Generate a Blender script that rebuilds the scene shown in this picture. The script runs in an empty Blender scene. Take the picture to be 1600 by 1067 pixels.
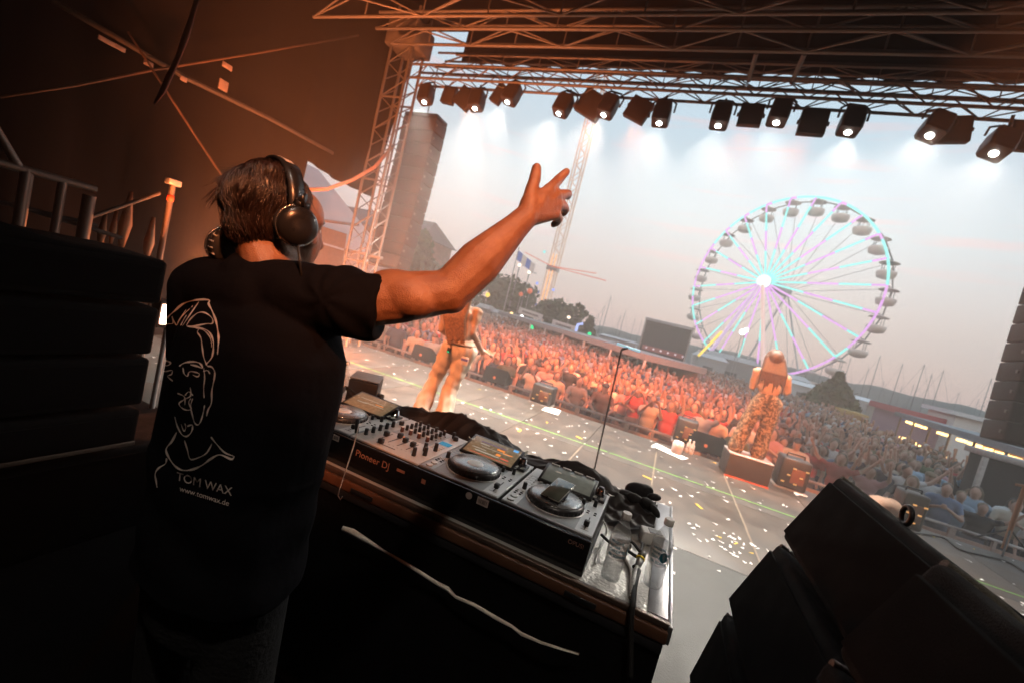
import bpy, bmesh, math, random
import numpy as np
from mathutils import Vector, Matrix
from mathutils.bvhtree import BVHTree

R_ = math.radians
scene = bpy.context.scene
col = scene.collection
random.seed(7)
rng = np.random.default_rng(11)

# ------------------------------------------------------------------ camera
EYE = np.array([0.0, 0.0, 1.65])          # stage deck is z = 0, audience ground z = GZ
GZ = -1.4
YAW, PITCH, ROLL, FPX = R_(20.1), R_(-4.3), R_(14.1), 669.0
def _basis():
    fwd = np.array([-math.sin(YAW)*math.cos(PITCH), math.cos(YAW)*math.cos(PITCH), math.sin(PITCH)])
    r0 = np.array([math.cos(YAW), math.sin(YAW), 0.0]); u0 = np.cross(r0, fwd)
    c, s = math.cos(ROLL), math.sin(ROLL)
    return r0*c + u0*s, u0*c - r0*s, fwd
RC, UC, FW = _basis()
def ray(px, py): return FW + (px-800)/FPX*RC - (py-533.5)/FPX*UC
def onz(px, py, z): d = ray(px, py); return EYE + d*((z-EYE[2])/d[2])
def ony(px, py, y): d = ray(px, py); return EYE + d*((y-EYE[1])/d[1])
def onx(px, py, x): d = ray(px, py); return EYE + d*((x-EYE[0])/d[0])
def dep(px, py, t): return EYE + t*ray(px, py)
def proj(p):
    d = np.asarray(p, float)-EYE; z = d@FW
    return 800+FPX*(d@RC)/z, 533.5-FPX*(d@UC)/z, z
cam = bpy.data.cameras.new('camera'); camo = bpy.data.objects.new('camera', cam); col.objects.link(camo)
camo.matrix_world = Matrix(((RC[0], UC[0], -FW[0], EYE[0]), (RC[1], UC[1], -FW[1], EYE[1]), (RC[2], UC[2], -FW[2], EYE[2]), (0, 0, 0, 1)))
cam.sensor_width = 36.0; cam.lens = 36.0*FPX/1600.0
cam.clip_start = 0.03; cam.clip_end = 3000
cam.dof.use_dof = True; cam.dof.focus_distance = 1.25; cam.dof.aperture_fstop = 3.2
scene.camera = camo

# ------------------------------------------------------------------ sky, sun, exposure
world = bpy.data.worlds.new('World'); scene.world = world; world.use_nodes = True
wn = world.node_tree.nodes; wl = world.node_tree.links; wn.clear()
wout = wn.new('ShaderNodeOutputWorld'); bg = wn.new('ShaderNodeBackground')
sky = wn.new('ShaderNodeTexSky'); sky.sky_type = 'NISHITA'; sky.sun_disc = False
SUN_EL, SUN_ROT = R_(3.0), R_(205)
sky.sun_elevation = SUN_EL; sky.sun_rotation = SUN_ROT
sky.air_density = 1.0; sky.dust_density = 1.0; sky.ozone_density = 1.0
# thin high cloud veil over the whole dome: pale blue overhead, dusky pink low down, a few faint pink streaks
tc = wn.new('ShaderNodeTexCoord'); sep = wn.new('ShaderNodeSeparateXYZ'); wl.new(tc.outputs['Generated'], sep.inputs[0])
ramp = wn.new('ShaderNodeValToRGB'); wl.new(sep.outputs['Z'], ramp.inputs[0])
cr = ramp.color_ramp; cr.elements[0].position = 0.0; cr.elements[0].color = (.40, .29, .27, 1)
cr.elements[1].position = 1.0; cr.elements[1].color = (.34, .50, .66, 1)
for p, c in ((.05, (.46, .335, .315, 1)), (.13, (.50, .405, .375, 1)), (.28, (.45, .49, .505, 1)), (.5, (.35, .455, .53, 1))):
    e = cr.elements.new(p); e.color = c
mpw = wn.new('ShaderNodeMapping'); mpw.inputs['Scale'].default_value = (2.2, 2.2, 26); wl.new(tc.outputs['Generated'], mpw.inputs[0])
nzw = wn.new('ShaderNodeTexNoise'); nzw.inputs['Scale'].default_value = 1.7; nzw.inputs['Detail'].default_value = 4; wl.new(mpw.outputs[0], nzw.inputs[0])
crw = wn.new('ShaderNodeValToRGB'); wl.new(nzw.outputs[0], crw.inputs[0])
crw.color_ramp.elements[0].position = .58; crw.color_ramp.elements[0].color = (0, 0, 0, 1)
crw.color_ramp.elements[1].position = .78; crw.color_ramp.elements[1].color = (.55, .55, .55, 1)
mixc = wn.new('ShaderNodeMixRGB'); mixc.inputs[2].default_value = (.62, .40, .38, 1)
wl.new(crw.outputs[0], mixc.inputs[0]); wl.new(ramp.outputs[0], mixc.inputs[1])
bg2 = wn.new('ShaderNodeBackground'); wl.new(mixc.outputs[0], bg2.inputs[0]); bg2.inputs[1].default_value = 1.75
wl.new(sky.outputs[0], bg.inputs[0]); bg.inputs[1].default_value = 0.05
adds = wn.new('ShaderNodeAddShader'); wl.new(bg.outputs[0], adds.inputs[0]); wl.new(bg2.outputs[0], adds.inputs[1])
wl.new(adds.outputs[0], wout.inputs['Surface'])
sl = bpy.data.lights.new('sun', 'SUN'); sl.energy = 0.12; sl.angle = R_(12); sl.color = (1, .72, .52)
so = bpy.data.objects.new('sun', sl); col.objects.link(so)
sd = Vector((math.sin(SUN_ROT)*math.cos(SUN_EL), math.cos(SUN_ROT)*math.cos(SUN_EL), math.sin(SUN_EL)))
so.rotation_euler = (-sd).to_track_quat('-Z', 'Y').to_euler()
scene.view_settings.view_transform = 'Standard'; scene.view_settings.look = 'None'
scene.view_settings.exposure = 0.0; scene.view_settings.gamma = 1.0; scene.view_settings.use_curve_mapping = False
scene.cycles.use_denoising = True
try: scene.cycles.denoiser = 'OPENIMAGEDENOISE'
except Exception: pass
scene.cycles.max_bounces = 8; scene.cycles.diffuse_bounces = 3; scene.cycles.glossy_bounces = 3
scene.cycles.transmission_bounces = 8; scene.cycles.transparent_max_bounces = 8; scene.cycles.volume_bounces = 0
scene.cycles.sample_clamp_indirect = 4.0; scene.cycles.sample_clamp_direct = 0.0
scene.cycles.caustics_reflective = False; scene.cycles.caustics_refractive = False

# ------------------------------------------------------------------ helpers
WL = {}                                                        # world offset of every parent
class MB:
    def __init__(s): s.v = []; s.f = []; s.m = []; s.s = []
    def add(s, vs, fs, mat=0, smooth=False):
        b = len(s.v); s.v.extend([tuple(map(float, v)) for v in vs])
        for f in fs: s.f.append(tuple(i+b for i in f)); s.m.append(mat); s.s.append(smooth)
    def box(s, c, size, rot=None, mat=0, bev=0, seg=2):
        c = np.asarray(c, float); h = np.asarray(size, float)/2
        if bev > 0:
            bm = bmesh.new(); bmesh.ops.create_cube(bm, size=1.0)
            for v in bm.verts: v.co = Vector((v.co.x*2*h[0], v.co.y*2*h[1], v.co.z*2*h[2]))
            bmesh.ops.bevel(bm, geom=bm.edges[:], offset=min(bev, min(h)*.95), segments=seg, profile=.5, affect='EDGES')
            bm.verts.index_update()
            vs = np.array([v.co[:] for v in bm.verts]); fs = [[v.index for v in f.verts] for f in bm.faces]; bm.free(); sm = True
        else:
            vs = np.array([(x, y, z) for x in (-1, 1) for y in (-1, 1) for z in (-1, 1)])*h
            fs = [(0, 1, 3, 2), (4, 6, 7, 5), (0, 4, 5, 1), (2, 3, 7, 6), (0, 2, 6, 4), (1, 5, 7, 3)]; sm = False
        if rot is not None: vs = vs @ np.asarray(rot).T
        s.add(vs+c, fs, mat, sm); return s
    def span(s, x0, x1, y0, y1, z0, z1, mat=0, bev=0):
        return s.box(((x0+x1)/2, (y0+y1)/2, (z0+z1)/2), (abs(x1-x0), abs(y1-y0), abs(z1-z0)), None, mat, bev)
    def cyl(s, p0, p1, r0, r1=None, n=10, mat=0, caps=True, smooth=True):
        return s.tube([p0, p1], [r0, r0 if r1 is None else r1], n, mat, caps, smooth)
    def tube(s, pts, r, n=6, mat=0, caps=True, smooth=True):
        pts = [np.asarray(p, float) for p in pts]
        if not hasattr(r, '__len__'): r = [r]*len(pts)
        vs = []; up = None
        for i, p in enumerate(pts):
            t = pts[min(i+1, len(pts)-1)]-pts[max(i-1, 0)]; t = t/(np.linalg.norm(t)+1e-12)
            if up is None: up = np.array([0, 0, 1.0]) if abs(t[2]) < .9 else np.array([1.0, 0, 0])
            a = np.cross(t, up); a /= np.linalg.norm(a)+1e-12; b = np.cross(a, t); up = b
            for k in range(n):
                an = 2*math.pi*k/n; vs.append(p+r[i]*(math.cos(an)*a+math.sin(an)*b))
        fs = [(i*n+k, (i+1)*n+k, (i+1)*n+(k+1) % n, i*n+(k+1) % n) for i in range(len(pts)-1) for k in range(n)]
        s.add(vs, fs, mat, smooth)
        if caps:
            b = len(s.v)-len(vs)
            s.f.append(tuple(b+k for k in range(n))); s.m.append(mat); s.s.append(False)
            s.f.append(tuple(b+(len(pts)-1)*n+k for k in reversed(range(n)))); s.m.append(mat); s.s.append(False)
        return s
    def ell(s, c, r, nu=12, nv=8, mat=0, rot=None, smooth=True):
        c = np.asarray(c, float); r = np.asarray(r, float) if hasattr(r, '__len__') else np.array([r]*3)
        vs = [(0, 0, -1)]+[(math.cos(2*math.pi*i/nu)*math.sin(math.pi*j/nv), math.sin(2*math.pi*i/nu)*math.sin(math.pi*j/nv), -math.cos(math.pi*j/nv)) for j in range(1, nv) for i in range(nu)]+[(0, 0, 1)]
        vs = np.array(vs)*r
        if rot is not None: vs = vs @ np.asarray(rot).T
        fs = [(0, 1+(i+1) % nu, 1+i) for i in range(nu)]
        for j in range(nv-2):
            for i in range(nu): a = 1+j*nu; fs.append((a+i, a+(i+1) % nu, a+nu+(i+1) % nu, a+nu+i))
        t = len(vs)-1; a = 1+(nv-2)*nu; fs += [(a+i, a+(i+1) % nu, t) for i in range(nu)]
        s.add(vs+c, fs, mat, smooth); return s
    def lathe(s, prof, c=(0, 0, 0), n=24, mat=0, rot=None, smooth=True, mats=None):
        c = np.asarray(c, float); vs = []
        for r, z in prof:
            for k in range(n): vs.append((r*math.cos(2*math.pi*k/n), r*math.sin(2*math.pi*k/n), z))
        vs = np.array(vs)
        if rot is not None: vs = vs @ np.asarray(rot).T
        b = len(s.v); s.v.extend([tuple(v) for v in vs+c])
        for i in range(len(prof)-1):
            for k in range(n):
                s.f.append((b+i*n+k, b+i*n+(k+1) % n, b+(i+1)*n+(k+1) % n, b+(i+1)*n+k)); s.m.append(mats[i] if mats else mat); s.s.append(smooth)
        s.f.append(tuple(b+k for k in reversed(range(n)))); s.m.append(mats[0] if mats else mat); s.s.append(False)
        s.f.append(tuple(b+(len(prof)-1)*n+k for k in range(n))); s.m.append(mats[-1] if mats else mat); s.s.append(False)
        return s
    def loft(s, rings, mat=0, smooth=True, caps=True):
        n = len(rings[0]); b = len(s.v)
        for rg in rings: s.v.extend([tuple(map(float, p)) for p in rg])
        for i in range(len(rings)-1):
            for k in range(n):
                s.f.append((b+i*n+k, b+i*n+(k+1) % n, b+(i+1)*n+(k+1) % n, b+(i+1)*n+k)); s.m.append(mat); s.s.append(smooth)
        if caps:
            s.f.append(tuple(b+k for k in reversed(range(n)))); s.m.append(mat); s.s.append(False)
            s.f.append(tuple(b+(len(rings)-1)*n+k for k in range(n))); s.m.append(mat); s.s.append(False)
        return s
    def extrude(s, poly, d, mat=0, bev=0):                     # 3-D polygon pushed along d
        p = [np.asarray(q, float) for q in poly]; d = np.asarray(d, float); n = len(p)
        vs = p+[q+d for q in p]
        fs = [tuple(range(n)), tuple(range(2*n-1, n-1, -1))]+[(i, i+n, (i+1) % n+n, (i+1) % n) for i in range(n)]
        if bev > 0:
            bm = bmesh.new(); bv = [bm.verts.new(Vector(v)) for v in vs]
            for f in fs: bm.faces.new([bv[i] for i in f])
            bmesh.ops.recalc_face_normals(bm, faces=bm.faces[:])
            bmesh.ops.bevel(bm, geom=bm.edges[:], offset=bev, segments=3, profile=.5, affect='EDGES')
            bm.verts.index_update(); s.add([v.co[:] for v in bm.verts], [[v.index for v in f.verts] for f in bm.faces], mat, True); bm.free()
        else: s.add(vs, fs, mat)
        return s
    def mesh(s, name, mats, off=(0, 0, 0), fix=True):
        me = bpy.data.meshes.new(name); o = np.asarray(off, float)
        me.from_pydata([tuple(np.asarray(v)-o) for v in s.v], [], s.f)
        for m in (mats if isinstance(mats, (list, tuple)) else [mats]): me.materials.append(m)
        me.polygons.foreach_set('material_index', s.m); me.polygons.foreach_set('use_smooth', s.s)
        if fix:
            bm = bmesh.new(); bm.from_mesh(me); bmesh.ops.recalc_face_normals(bm, faces=bm.faces[:]); bm.to_mesh(me); bm.free()
        me.update(); return me
    def obj(s, name, mats, parent=None, fix=True, **props):
        off = WL.get(parent.name, (0, 0, 0)) if parent else (0, 0, 0)
        return link(name, s.mesh(name, mats, off, fix), parent, **props)
def link(name, data, parent=None, **props):
    o = bpy.data.objects.new(name, data); col.objects.link(o)
    if parent: o.parent = parent; WL[o.name] = WL.get(parent.name, (0, 0, 0))
    for k, v in props.items(): o[k] = v
    return o
def thing(name, label, cat, loc=(0, 0, 0), group=None):
    o = bpy.data.objects.new(name, None); col.objects.link(o); o.location = tuple(map(float, loc)); o.empty_display_size = .1
    WL[o.name] = tuple(map(float, loc)); o['label'] = label; o['category'] = cat
    if group: o['group'] = group
    return o
def tag(o, label, cat, group=None):
    o['label'] = label; o['category'] = cat
    if group: o['group'] = group
    return o
def copy_tree(o, loc=None, rotz=None, label=None, parent=None, scale=None):
    c = o.copy(); col.objects.link(c)
    if parent: c.parent = parent
    if loc is not None: c.location = tuple(map(float, loc))
    if rotz is not None: c.rotation_euler = (0, 0, rotz)
    if scale is not None: c.scale = (scale,)*3 if not hasattr(scale, '__len__') else scale
    if label: c['label'] = label
    for ch in list(o.children): copy_tree(ch, parent=c)
    return c
UNIT = {}
def strut(name, p0, p1, r, mat, parent, n=6):                  # a bar that shares one unit-cylinder mesh
    key = (mat.name, n)
    if key not in UNIT: UNIT[key] = MB().cyl((0, 0, 0), (0, 0, 1), 1.0, n=n).mesh('bar', mat)
    off = np.asarray(WL.get(parent.name, (0, 0, 0)), float) if parent else np.zeros(3)
    a = np.asarray(p0, float)-off; b = np.asarray(p1, float)-off; d = Vector(b-a)
    o = bpy.data.objects.new(name, UNIT[key]); col.objects.link(o); o.parent = parent
    o.location = a; o.rotation_mode = 'QUATERNION'; o.rotation_quaternion = Vector((0, 0, 1)).rotation_difference(d.normalized())
    o.scale = (r, r, d.length); return o
def piece(name, mesh, parent, loc, rot=(0, 0, 0), scale=None):
    o = bpy.data.objects.new(name, mesh); col.objects.link(o); o.parent = parent
    off = np.asarray(WL.get(parent.name, (0, 0, 0)), float); o.location = tuple(np.asarray(loc, float)-off); o.rotation_euler = rot
    if scale is not None: o.scale = scale
    return o

# ------------------------------------------------------------------ materials
def M(name, c, rough=.6, metal=0.0, var=.18, scale=14.0, bump=0.0, bscale=120.0, spec=.5, emit=None, es=0.0, trans=0.0, ior=1.45, alpha=1.0, coat=0.0):
    m = bpy.data.materials.new(name); m.use_nodes = True; nt = m.node_tree; b = nt.nodes['Principled BSDF']
    b.inputs['Base Color'].default_value = (*c, 1); b.inputs['Roughness'].default_value = rough; b.inputs['Metallic'].default_value = metal
    b.inputs['Specular IOR Level'].default_value = spec; b.inputs['IOR'].default_value = ior
    if trans: b.inputs['Transmission Weight'].default_value = trans
    if coat: b.inputs['Coat Weight'].default_value = coat
    if emit: b.inputs['Emission Color'].default_value = (*emit, 1); b.inputs['Emission Strength'].default_value = es
    t = nt.nodes.new('ShaderNodeTexCoord')
    if var > 0:
        n = nt.nodes.new('ShaderNodeTexNoise'); n.inputs['Scale'].default_value = scale; n.inputs['Detail'].default_value = 5
        nt.links.new(t.outputs['Object'], n.inputs[0])
        mp = nt.nodes.new('ShaderNodeMapRange'); mp.inputs[1].default_value = .3; mp.inputs[2].default_value = .7; mp.inputs[3].default_value = 1-var; mp.inputs[4].default_value = 1+var
        nt.links.new(n.outputs[0], mp.inputs[0])
        mx = nt.nodes.new('ShaderNodeVectorMath'); mx.operation = 'SCALE'; mx.inputs[0].default_value = c; nt.links.new(mp.outputs[0], mx.inputs['Scale'])
        nt.links.new(mx.outputs[0], b.inputs['Base Color'])
        mr = nt.nodes.new('ShaderNodeMapRange'); mr.inputs[1].default_value = .3; mr.inputs[2].default_value = .7
        mr.inputs[3].default_value = max(.02, rough*.85); mr.inputs[4].default_value = min(1, rough*1.15); nt.links.new(n.outputs[0], mr.inputs[0]); nt.links.new(mr.outputs[0], b.inputs['Roughness'])
    if bump > 0:
        n2 = nt.nodes.new('ShaderNodeTexNoise'); n2.inputs['Scale'].default_value = bscale; n2.inputs['Detail'].default_value = 4
        nt.links.new(t.outputs['Object'], n2.inputs[0])
        bp = nt.nodes.new('ShaderNodeBump'); bp.inputs['Strength'].default_value = bump; bp.inputs['Distance'].default_value = .01
        nt.links.new(n2.outputs[0], bp.inputs['Height']); nt.links.new(bp.outputs[0], b.inputs['Normal'])
    return m
def E(name, c, s):
    m = bpy.data.materials.new(name); m.use_nodes = True; nt = m.node_tree; nt.nodes.clear()
    o = nt.nodes.new('ShaderNodeOutputMaterial'); e = nt.nodes.new('ShaderNodeEmission'); e.inputs[0].default_value = (*c, 1); e.inputs[1].default_value = s
    nt.links.new(e.outputs[0], o.inputs[0]); return m
def objcol(name, base=None, lo=(0.1, .1, .1), hi=(.5, .5, .5), rough=.8, seed=0.0):
    """colour per object: Object Info colour when base is None, else a random pick between two colours"""
    m = bpy.data.materials.new(name); m.use_nodes = True; nt = m.node_tree; b = nt.nodes['Principled BSDF']; b.inputs['Roughness'].default_value = rough
    oi = nt.nodes.new('ShaderNodeObjectInfo')
    if base is None: nt.links.new(oi.outputs['Color'], b.inputs['Base Color'])
    else:
        a = nt.nodes.new('ShaderNodeMath'); a.operation = 'MULTIPLY_ADD'; a.inputs[1].default_value = 7.31; a.inputs[2].default_value = seed; nt.links.new(oi.outputs['Random'], a.inputs[0])
        f = nt.nodes.new('ShaderNodeMath'); f.operation = 'FRACT'; nt.links.new(a.outputs[0], f.inputs[0])
        mx = nt.nodes.new('ShaderNodeMixRGB'); mx.inputs[1].default_value = (*lo, 1); mx.inputs[2].default_value = (*hi, 1); nt.links.new(f.outputs[0], mx.inputs[0]); nt.links.new(mx.outputs[0], b.inputs['Base Color'])
    return m
def camo_mat(name, cols, scale=9.0):
    m = bpy.data.materials.new(name); m.use_nodes = True; nt = m.node_tree; b = nt.nodes['Principled BSDF']; b.inputs['Roughness'].default_value = .85
    t = nt.nodes.new('ShaderNodeTexCoord'); n = nt.nodes.new('ShaderNodeTexNoise'); n.inputs['Scale'].default_value = scale; n.inputs['Detail'].default_value = 3; n.inputs['Distortion'].default_value = .6
    nt.links.new(t.outputs['Object'], n.inputs[0]); r = nt.nodes.new('ShaderNodeValToRGB'); r.color_ramp.interpolation = 'CONSTANT'; nt.links.new(n.outputs[0], r.inputs[0])
    r.color_ramp.elements[0].color = (*cols[0], 1); r.color_ramp.elements[1].position = .47; r.color_ramp.elements[1].color = (*cols[1], 1)
    e = r.color_ramp.elements.new(.55); e.color = (*cols[2], 1); nt.links.new(r.outputs[0], b.inputs['Base Color']); return m

black_paint = M('black_paint', (.014, .014, .016), .45, var=.2, bump=.12, bscale=260)
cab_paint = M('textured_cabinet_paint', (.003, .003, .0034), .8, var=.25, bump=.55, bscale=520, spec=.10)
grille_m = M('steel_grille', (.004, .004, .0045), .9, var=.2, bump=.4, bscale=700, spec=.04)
lip_paint = M('lit_bumper_paint', (.09, .085, .07), .5, var=.35, scale=60, bump=.6, bscale=420, spec=.4)
black_plastic = M('black_plastic', (.012, .012, .013), .3, var=.1)
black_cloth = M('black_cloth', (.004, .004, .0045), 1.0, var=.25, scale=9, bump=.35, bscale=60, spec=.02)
alu = M('aluminium', (.42, .42, .43), .38, metal=.9, var=.12, bump=.05)
truss_m = M('truss_aluminium', (.15, .14, .13), .6, metal=.3, var=.2, scale=6)
steel = M('galvanised_steel', (.34, .33, .32), .5, metal=.6, var=.2)
silver = M('silver_faceplate', (.36, .38, .39), .42, metal=.55, var=.05, scale=40)
silver_light = M('pale_silver_strip', (.55, .56, .56), .45, metal=.4, var=.05)
white_plastic = M('white_plastic', (.75, .75, .73), .4, var=.05)
rubber = M('rubber', (.02, .02, .02), .7)
# ------------------------------------------------------------------ the setting
asphalt = M('asphalt', (.05, .048, .046), .9, var=.3, scale=3, bump=.3, bscale=40)
g = MB(); g.add([(-415, -40, GZ), (415, -40, GZ), (415, 96, GZ), (-415, 96, GZ)], [(0, 1, 2, 3)])
g.add([(-415, 96, GZ-1.4), (415, 96, GZ-1.4), (415, 338, GZ-1.4), (-415, 338, GZ-1.4)], [(0, 1, 2, 3)])
g.add([(-415, 96, GZ-1.4), (415, 96, GZ-1.4), (415, 96, GZ), (-415, 96, GZ)], [(0, 1, 2, 3)])
g.obj('ground', asphalt, kind='structure')
water_m = M('harbour_water', (.06, .08, .09), .12, var=.1, scale=.2, bump=.25, bscale=1.2)
w = MB(); w.add([(-414, 96.01, GZ-1.1), (414, 96.01, GZ-1.1), (414, 262, GZ-1.1), (-414, 262, GZ-1.1)], [(0, 1, 2, 3)]); w.obj('water', water_m, kind='structure')
hill_m = M('wooded_hill', (.055, .06, .042), .95, var=.45, scale=.25, bump=.8, bscale=.6)
hv = []; nx = 260
def hh(x):
    return 4.2+.028*max(0, x+40)*(.9 if x < 150 else 0)+(.028*190*.9+.004*(x-150) if x >= 150 else 0)+1.0*math.sin(x*.021+1)+.7*math.sin(x*.063)+.5*math.sin(x*.19+2)+random.uniform(-.25, .35)
for i in range(nx):
    x = -410+820*i/(nx-1); h = hh(x)
    hv += [(x, 250, GZ-1.1), (x, 252, GZ+.4*h), (x, 258, h-.7), (x, 262, h), (x, 285, h*.7), (x, 330, GZ-1.1)]
hf = [(i*6+k, (i+1)*6+k, (i+1)*6+k+1, i*6+k+1) for i in range(nx-1) for k in range(5)]
hb = MB(); hb.add(hv, hf, 0, True); hb.obj('hills', hill_m, kind='structure')

# stage deck of 1 x 2 m panels
deck_ms = [M('deck_board_a', (.046, .032, .023), .55, var=.38, scale=3.3, bump=.15, bscale=90), M('deck_board_b', (.036, .027, .020), .6, var=.38, scale=3.3, bump=.15, bscale=90), M('deck_board_c', (.054, .038, .027), .5, var=.38, scale=3.3, bump=.15, bscale=90)]
deck_unlit_tint = M('unlit_tint_deck_board', (.056, .057, .053), .6, var=.2, scale=5, bump=.15, bscale=90)  # grey tint stands in for deck beyond the edge of the warm light
frame_m = M('deck_frame', (.05, .046, .042), .7)
sub = MB(); sub.span(-7.1, 6.2, -3.2, 7.98, -.30, -.03); sub.span(-7.1, 6.2, 7.90, 7.985, GZ, -.302)
deck = sub.obj('stage_floor', M('deck_underframe', (.20, .16, .13), .6, var=.2), kind='structure')
pm = {}
for i in range(-8, 6):
    for j in range(6):
        x0 = .19+i; x1 = x0+1; y1 = 8.0-2*j; y0 = y1-2
        x0 = max(x0, -7.1); x1 = min(x1, 6.19); y0 = max(y0, -3.2)
        if x1-x0 < .05 or y1-y0 < .05: continue
        m = deck_unlit_tint if y1 <= 4.3 else deck_ms[(i*3+j*2+(i*j) % 2) % 3]
        k = (m.name, round(x1-x0, 3), round(y1-y0, 3))
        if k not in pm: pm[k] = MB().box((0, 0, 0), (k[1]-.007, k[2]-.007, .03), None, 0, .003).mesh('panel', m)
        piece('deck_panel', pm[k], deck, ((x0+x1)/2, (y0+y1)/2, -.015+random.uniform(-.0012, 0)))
tape_m = M('green_marking_tape', (.12, .27, .04), .6, var=.1)
t = MB(); x = -7.0
while x < 6.0:
    n = min(6.0, x+random.uniform(1.2, 2.6)); t.span(x, n-.03, 6.215, 6.245, .0006, .0022); x = n
tag(t.obj('marking_tape', tape_m), 'thin lime green tape line running across the whole stage deck', 'tape')
# seam tapes that pick out some panel joints
seam_m = M('worn_joint_tape', (.15, .11, .075), .7)
for (sx, y0, y1) in ((-.81, 4.2, 6.1), (.19, 5.4, 7.2), (1.19, 4.2, 7.4)):
    s = MB(); s.span(sx-.009, sx+.009, y0, y1, .0006, .0018)
    piece('joint_strip', s.mesh('joint_strip', seam_m), deck, (0, 0, 0))

# roof, walls, fascia of the stage
tarp = M('dark_stage_tarpaulin', (.0060, .0048, .0045), .85, var=.35, scale=1.2, bump=.6, bscale=3.0, spec=.06)
mat_ = MB(); mat_.span(-6.8, .16, -2.6, 1.29, .0015, .010, 0); mat_.span(-6.8, -1.96, 1.2905, 2.5, .0015, .010, 0); tag(mat_.obj('dark_floor_sheet', black_cloth), 'black sheet added to darken the deck under the man at the booth', 'floor sheet')  # black sheet added so the deck around the booth stays in darkness
roof = MB(); roof.span(-7.6, 6.6, -3.4, 8.7, 7.5, 7.56); roof.obj('stage_roof', tarp, kind='structure')
fas = MB()
xs = np.linspace(-6.0, 6.5, 90)
ringA = [(x, 8.62+.03*math.sin(x*9), 7.5) for x in xs]; ringB = [(x, 8.62+.05*math.sin(x*9+.6), 6.74+.02*math.sin(x*2)) for x in xs]
n = len(xs); fas.add(ringA+ringB, [(i, i+1, n+i+1, n+i) for i in range(n-1)], 0, True)
tag(fas.obj('roof_fascia', tarp), 'dark red brown tarpaulin edge hanging along the front of the stage roof', 'tarpaulin')
bk = MB(); bk.span(-7.3, 6.4, -3.3, -3.24, -.02, 7.5); tag(bk.obj('rear_curtain', black_cloth), 'black curtain closing the back of the stage', 'curtain')
rt = MB(); rt.span(6.3, 6.36, -3.2, 5.5, -.02, 7.5); tag(rt.obj('side_curtain', black_cloth), 'black curtain closing the stage side behind the right speakers', 'curtain')
# left side: hanging tarpaulin with folds, open below 3.3 m beside the tower
lt = MB(); ys = np.linspace(-3.2, 5.97, 110); zs = [-.02, 1.2, 2.4, 3.6, 5.0, 6.3, 7.5]
def fold(y, z): return -7.0+.05*math.sin(y*5+z*.8)+.035*math.sin(y*13+z*1.7)+.06*math.sin(y*1.7-z*.9)
V = [(fold(y, z), y, z) for z in zs for y in ys]; n = len(ys)
lt.add(V, [(a*n+i, a*n+i+1, (a+1)*n+i+1, (a+1)*n+i) for a in range(len(zs)-1) for i in range(n-1)], 0, True)
ys2 = np.linspace(5.75, 8.0, 40); zs2 = [3.32, 4.2, 5.2, 6.4, 7.5]; V = [(fold(y, z)+.05, y, z-.05*math.sin((y-5.97)*1.5) if z == 3.32 else z) for z in zs2 for y in ys2]; n = len(ys2)
lt.add(V, [(a*n+i, a*n+i+1, (a+1)*n+i+1, (a+1)*n+i) for a in range(len(zs2)-1) for i in range(n-1)], 0, True)
lt_o = lt.obj('side_tarpaulin', tarp); tag(lt_o, 'dark rumpled tarpaulin closing the left side of the stage', 'tarpaulin')
# seam beam on the tarpaulin with pale tie patches
seam = MB(); seam.tube([onx(80, 0, -6.85), onx(290, 122, -6.85), onx(420, 185, -6.85), onx(520, 240, -6.85)], .032, 8); seam.obj('seam_pole', M('dull_pole', (.07, .055, .045), .7), lt_o)
patch_m = M('pale_tie_patch', (.30, .22, .18), .7)
for px, py, sx, sy in ((355, 104, .14, .07), (349, 134, .13, .14), (167, 65, .16, .05), (232, 100, .10, .06), (287, 124, .08, .06), (188, 76, .1, .05)):
    p = onx(px, py, -6.78); MB().box(p, (.02, sx, sy), None, 0, .006).obj('tie_patch', patch_m, lt_o)
rope_m = M('worn_rope', (.10, .055, .032), .8)
r = MB(); r.tube([onx(0, 152, -6.6), onx(120, 134, -6.6), onx(240, 110, -6.6), onx(400, 84, -6.6), onx(560, 56, -6.6)], .014, 6); tag(r.obj('guy_rope', rope_m), 'thin rope stretched right across the dark side tarpaulin', 'rope')
r = MB(); r.tube([onx(200, 50, -6.4), onx(258, 140, -6.3), onx(310, 220, -6.2), onx(380, 325, -6.0)], .013, 6); tag(r.obj('guy_rope', rope_m), 'thin rope running down towards the head of the man with headphones', 'rope')
r = MB(); r.tube([onx(615, 228, -6.5), onx(585, 262, -6.5), onx(550, 282, -6.6), onx(510, 296, -6.7), onx(470, 297, -6.8)], .035, 8); tag(r.obj('slack_cable', M('orange_cable', (.45, .22, .13), .6)), 'slack cable sagging from the lattice tower across the pale tent', 'cable')
# hanging strap
strap_m = M('red_brown_webbing', (.10, .030, .016), .75, bump=.3, bscale=80)
sp = [(308, -8, .025), (298, 28, .028), (287, 62, .045), (277, 90, .03), (262, 122, .04), (252, 145, .035), (240, 163, .01)]
L, Rr = [], []
for (px, py, wd) in sp:
    p = onx(px, py, -4.6); L.append(p+np.array([0, -wd/2, 0])); Rr.append(p+np.array([.03, wd/2, .01]))
sb = MB(); sb.loft([[a, (a+b)/2+np.array([.02, 0, 0]), b, (a+b)/2-np.array([.02, 0, 0])] for a, b in zip(L, Rr)])
tag(sb.obj('hanging_strap', strap_m), 'twisted red brown strap hanging from the roof on the left', 'strap')

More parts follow.
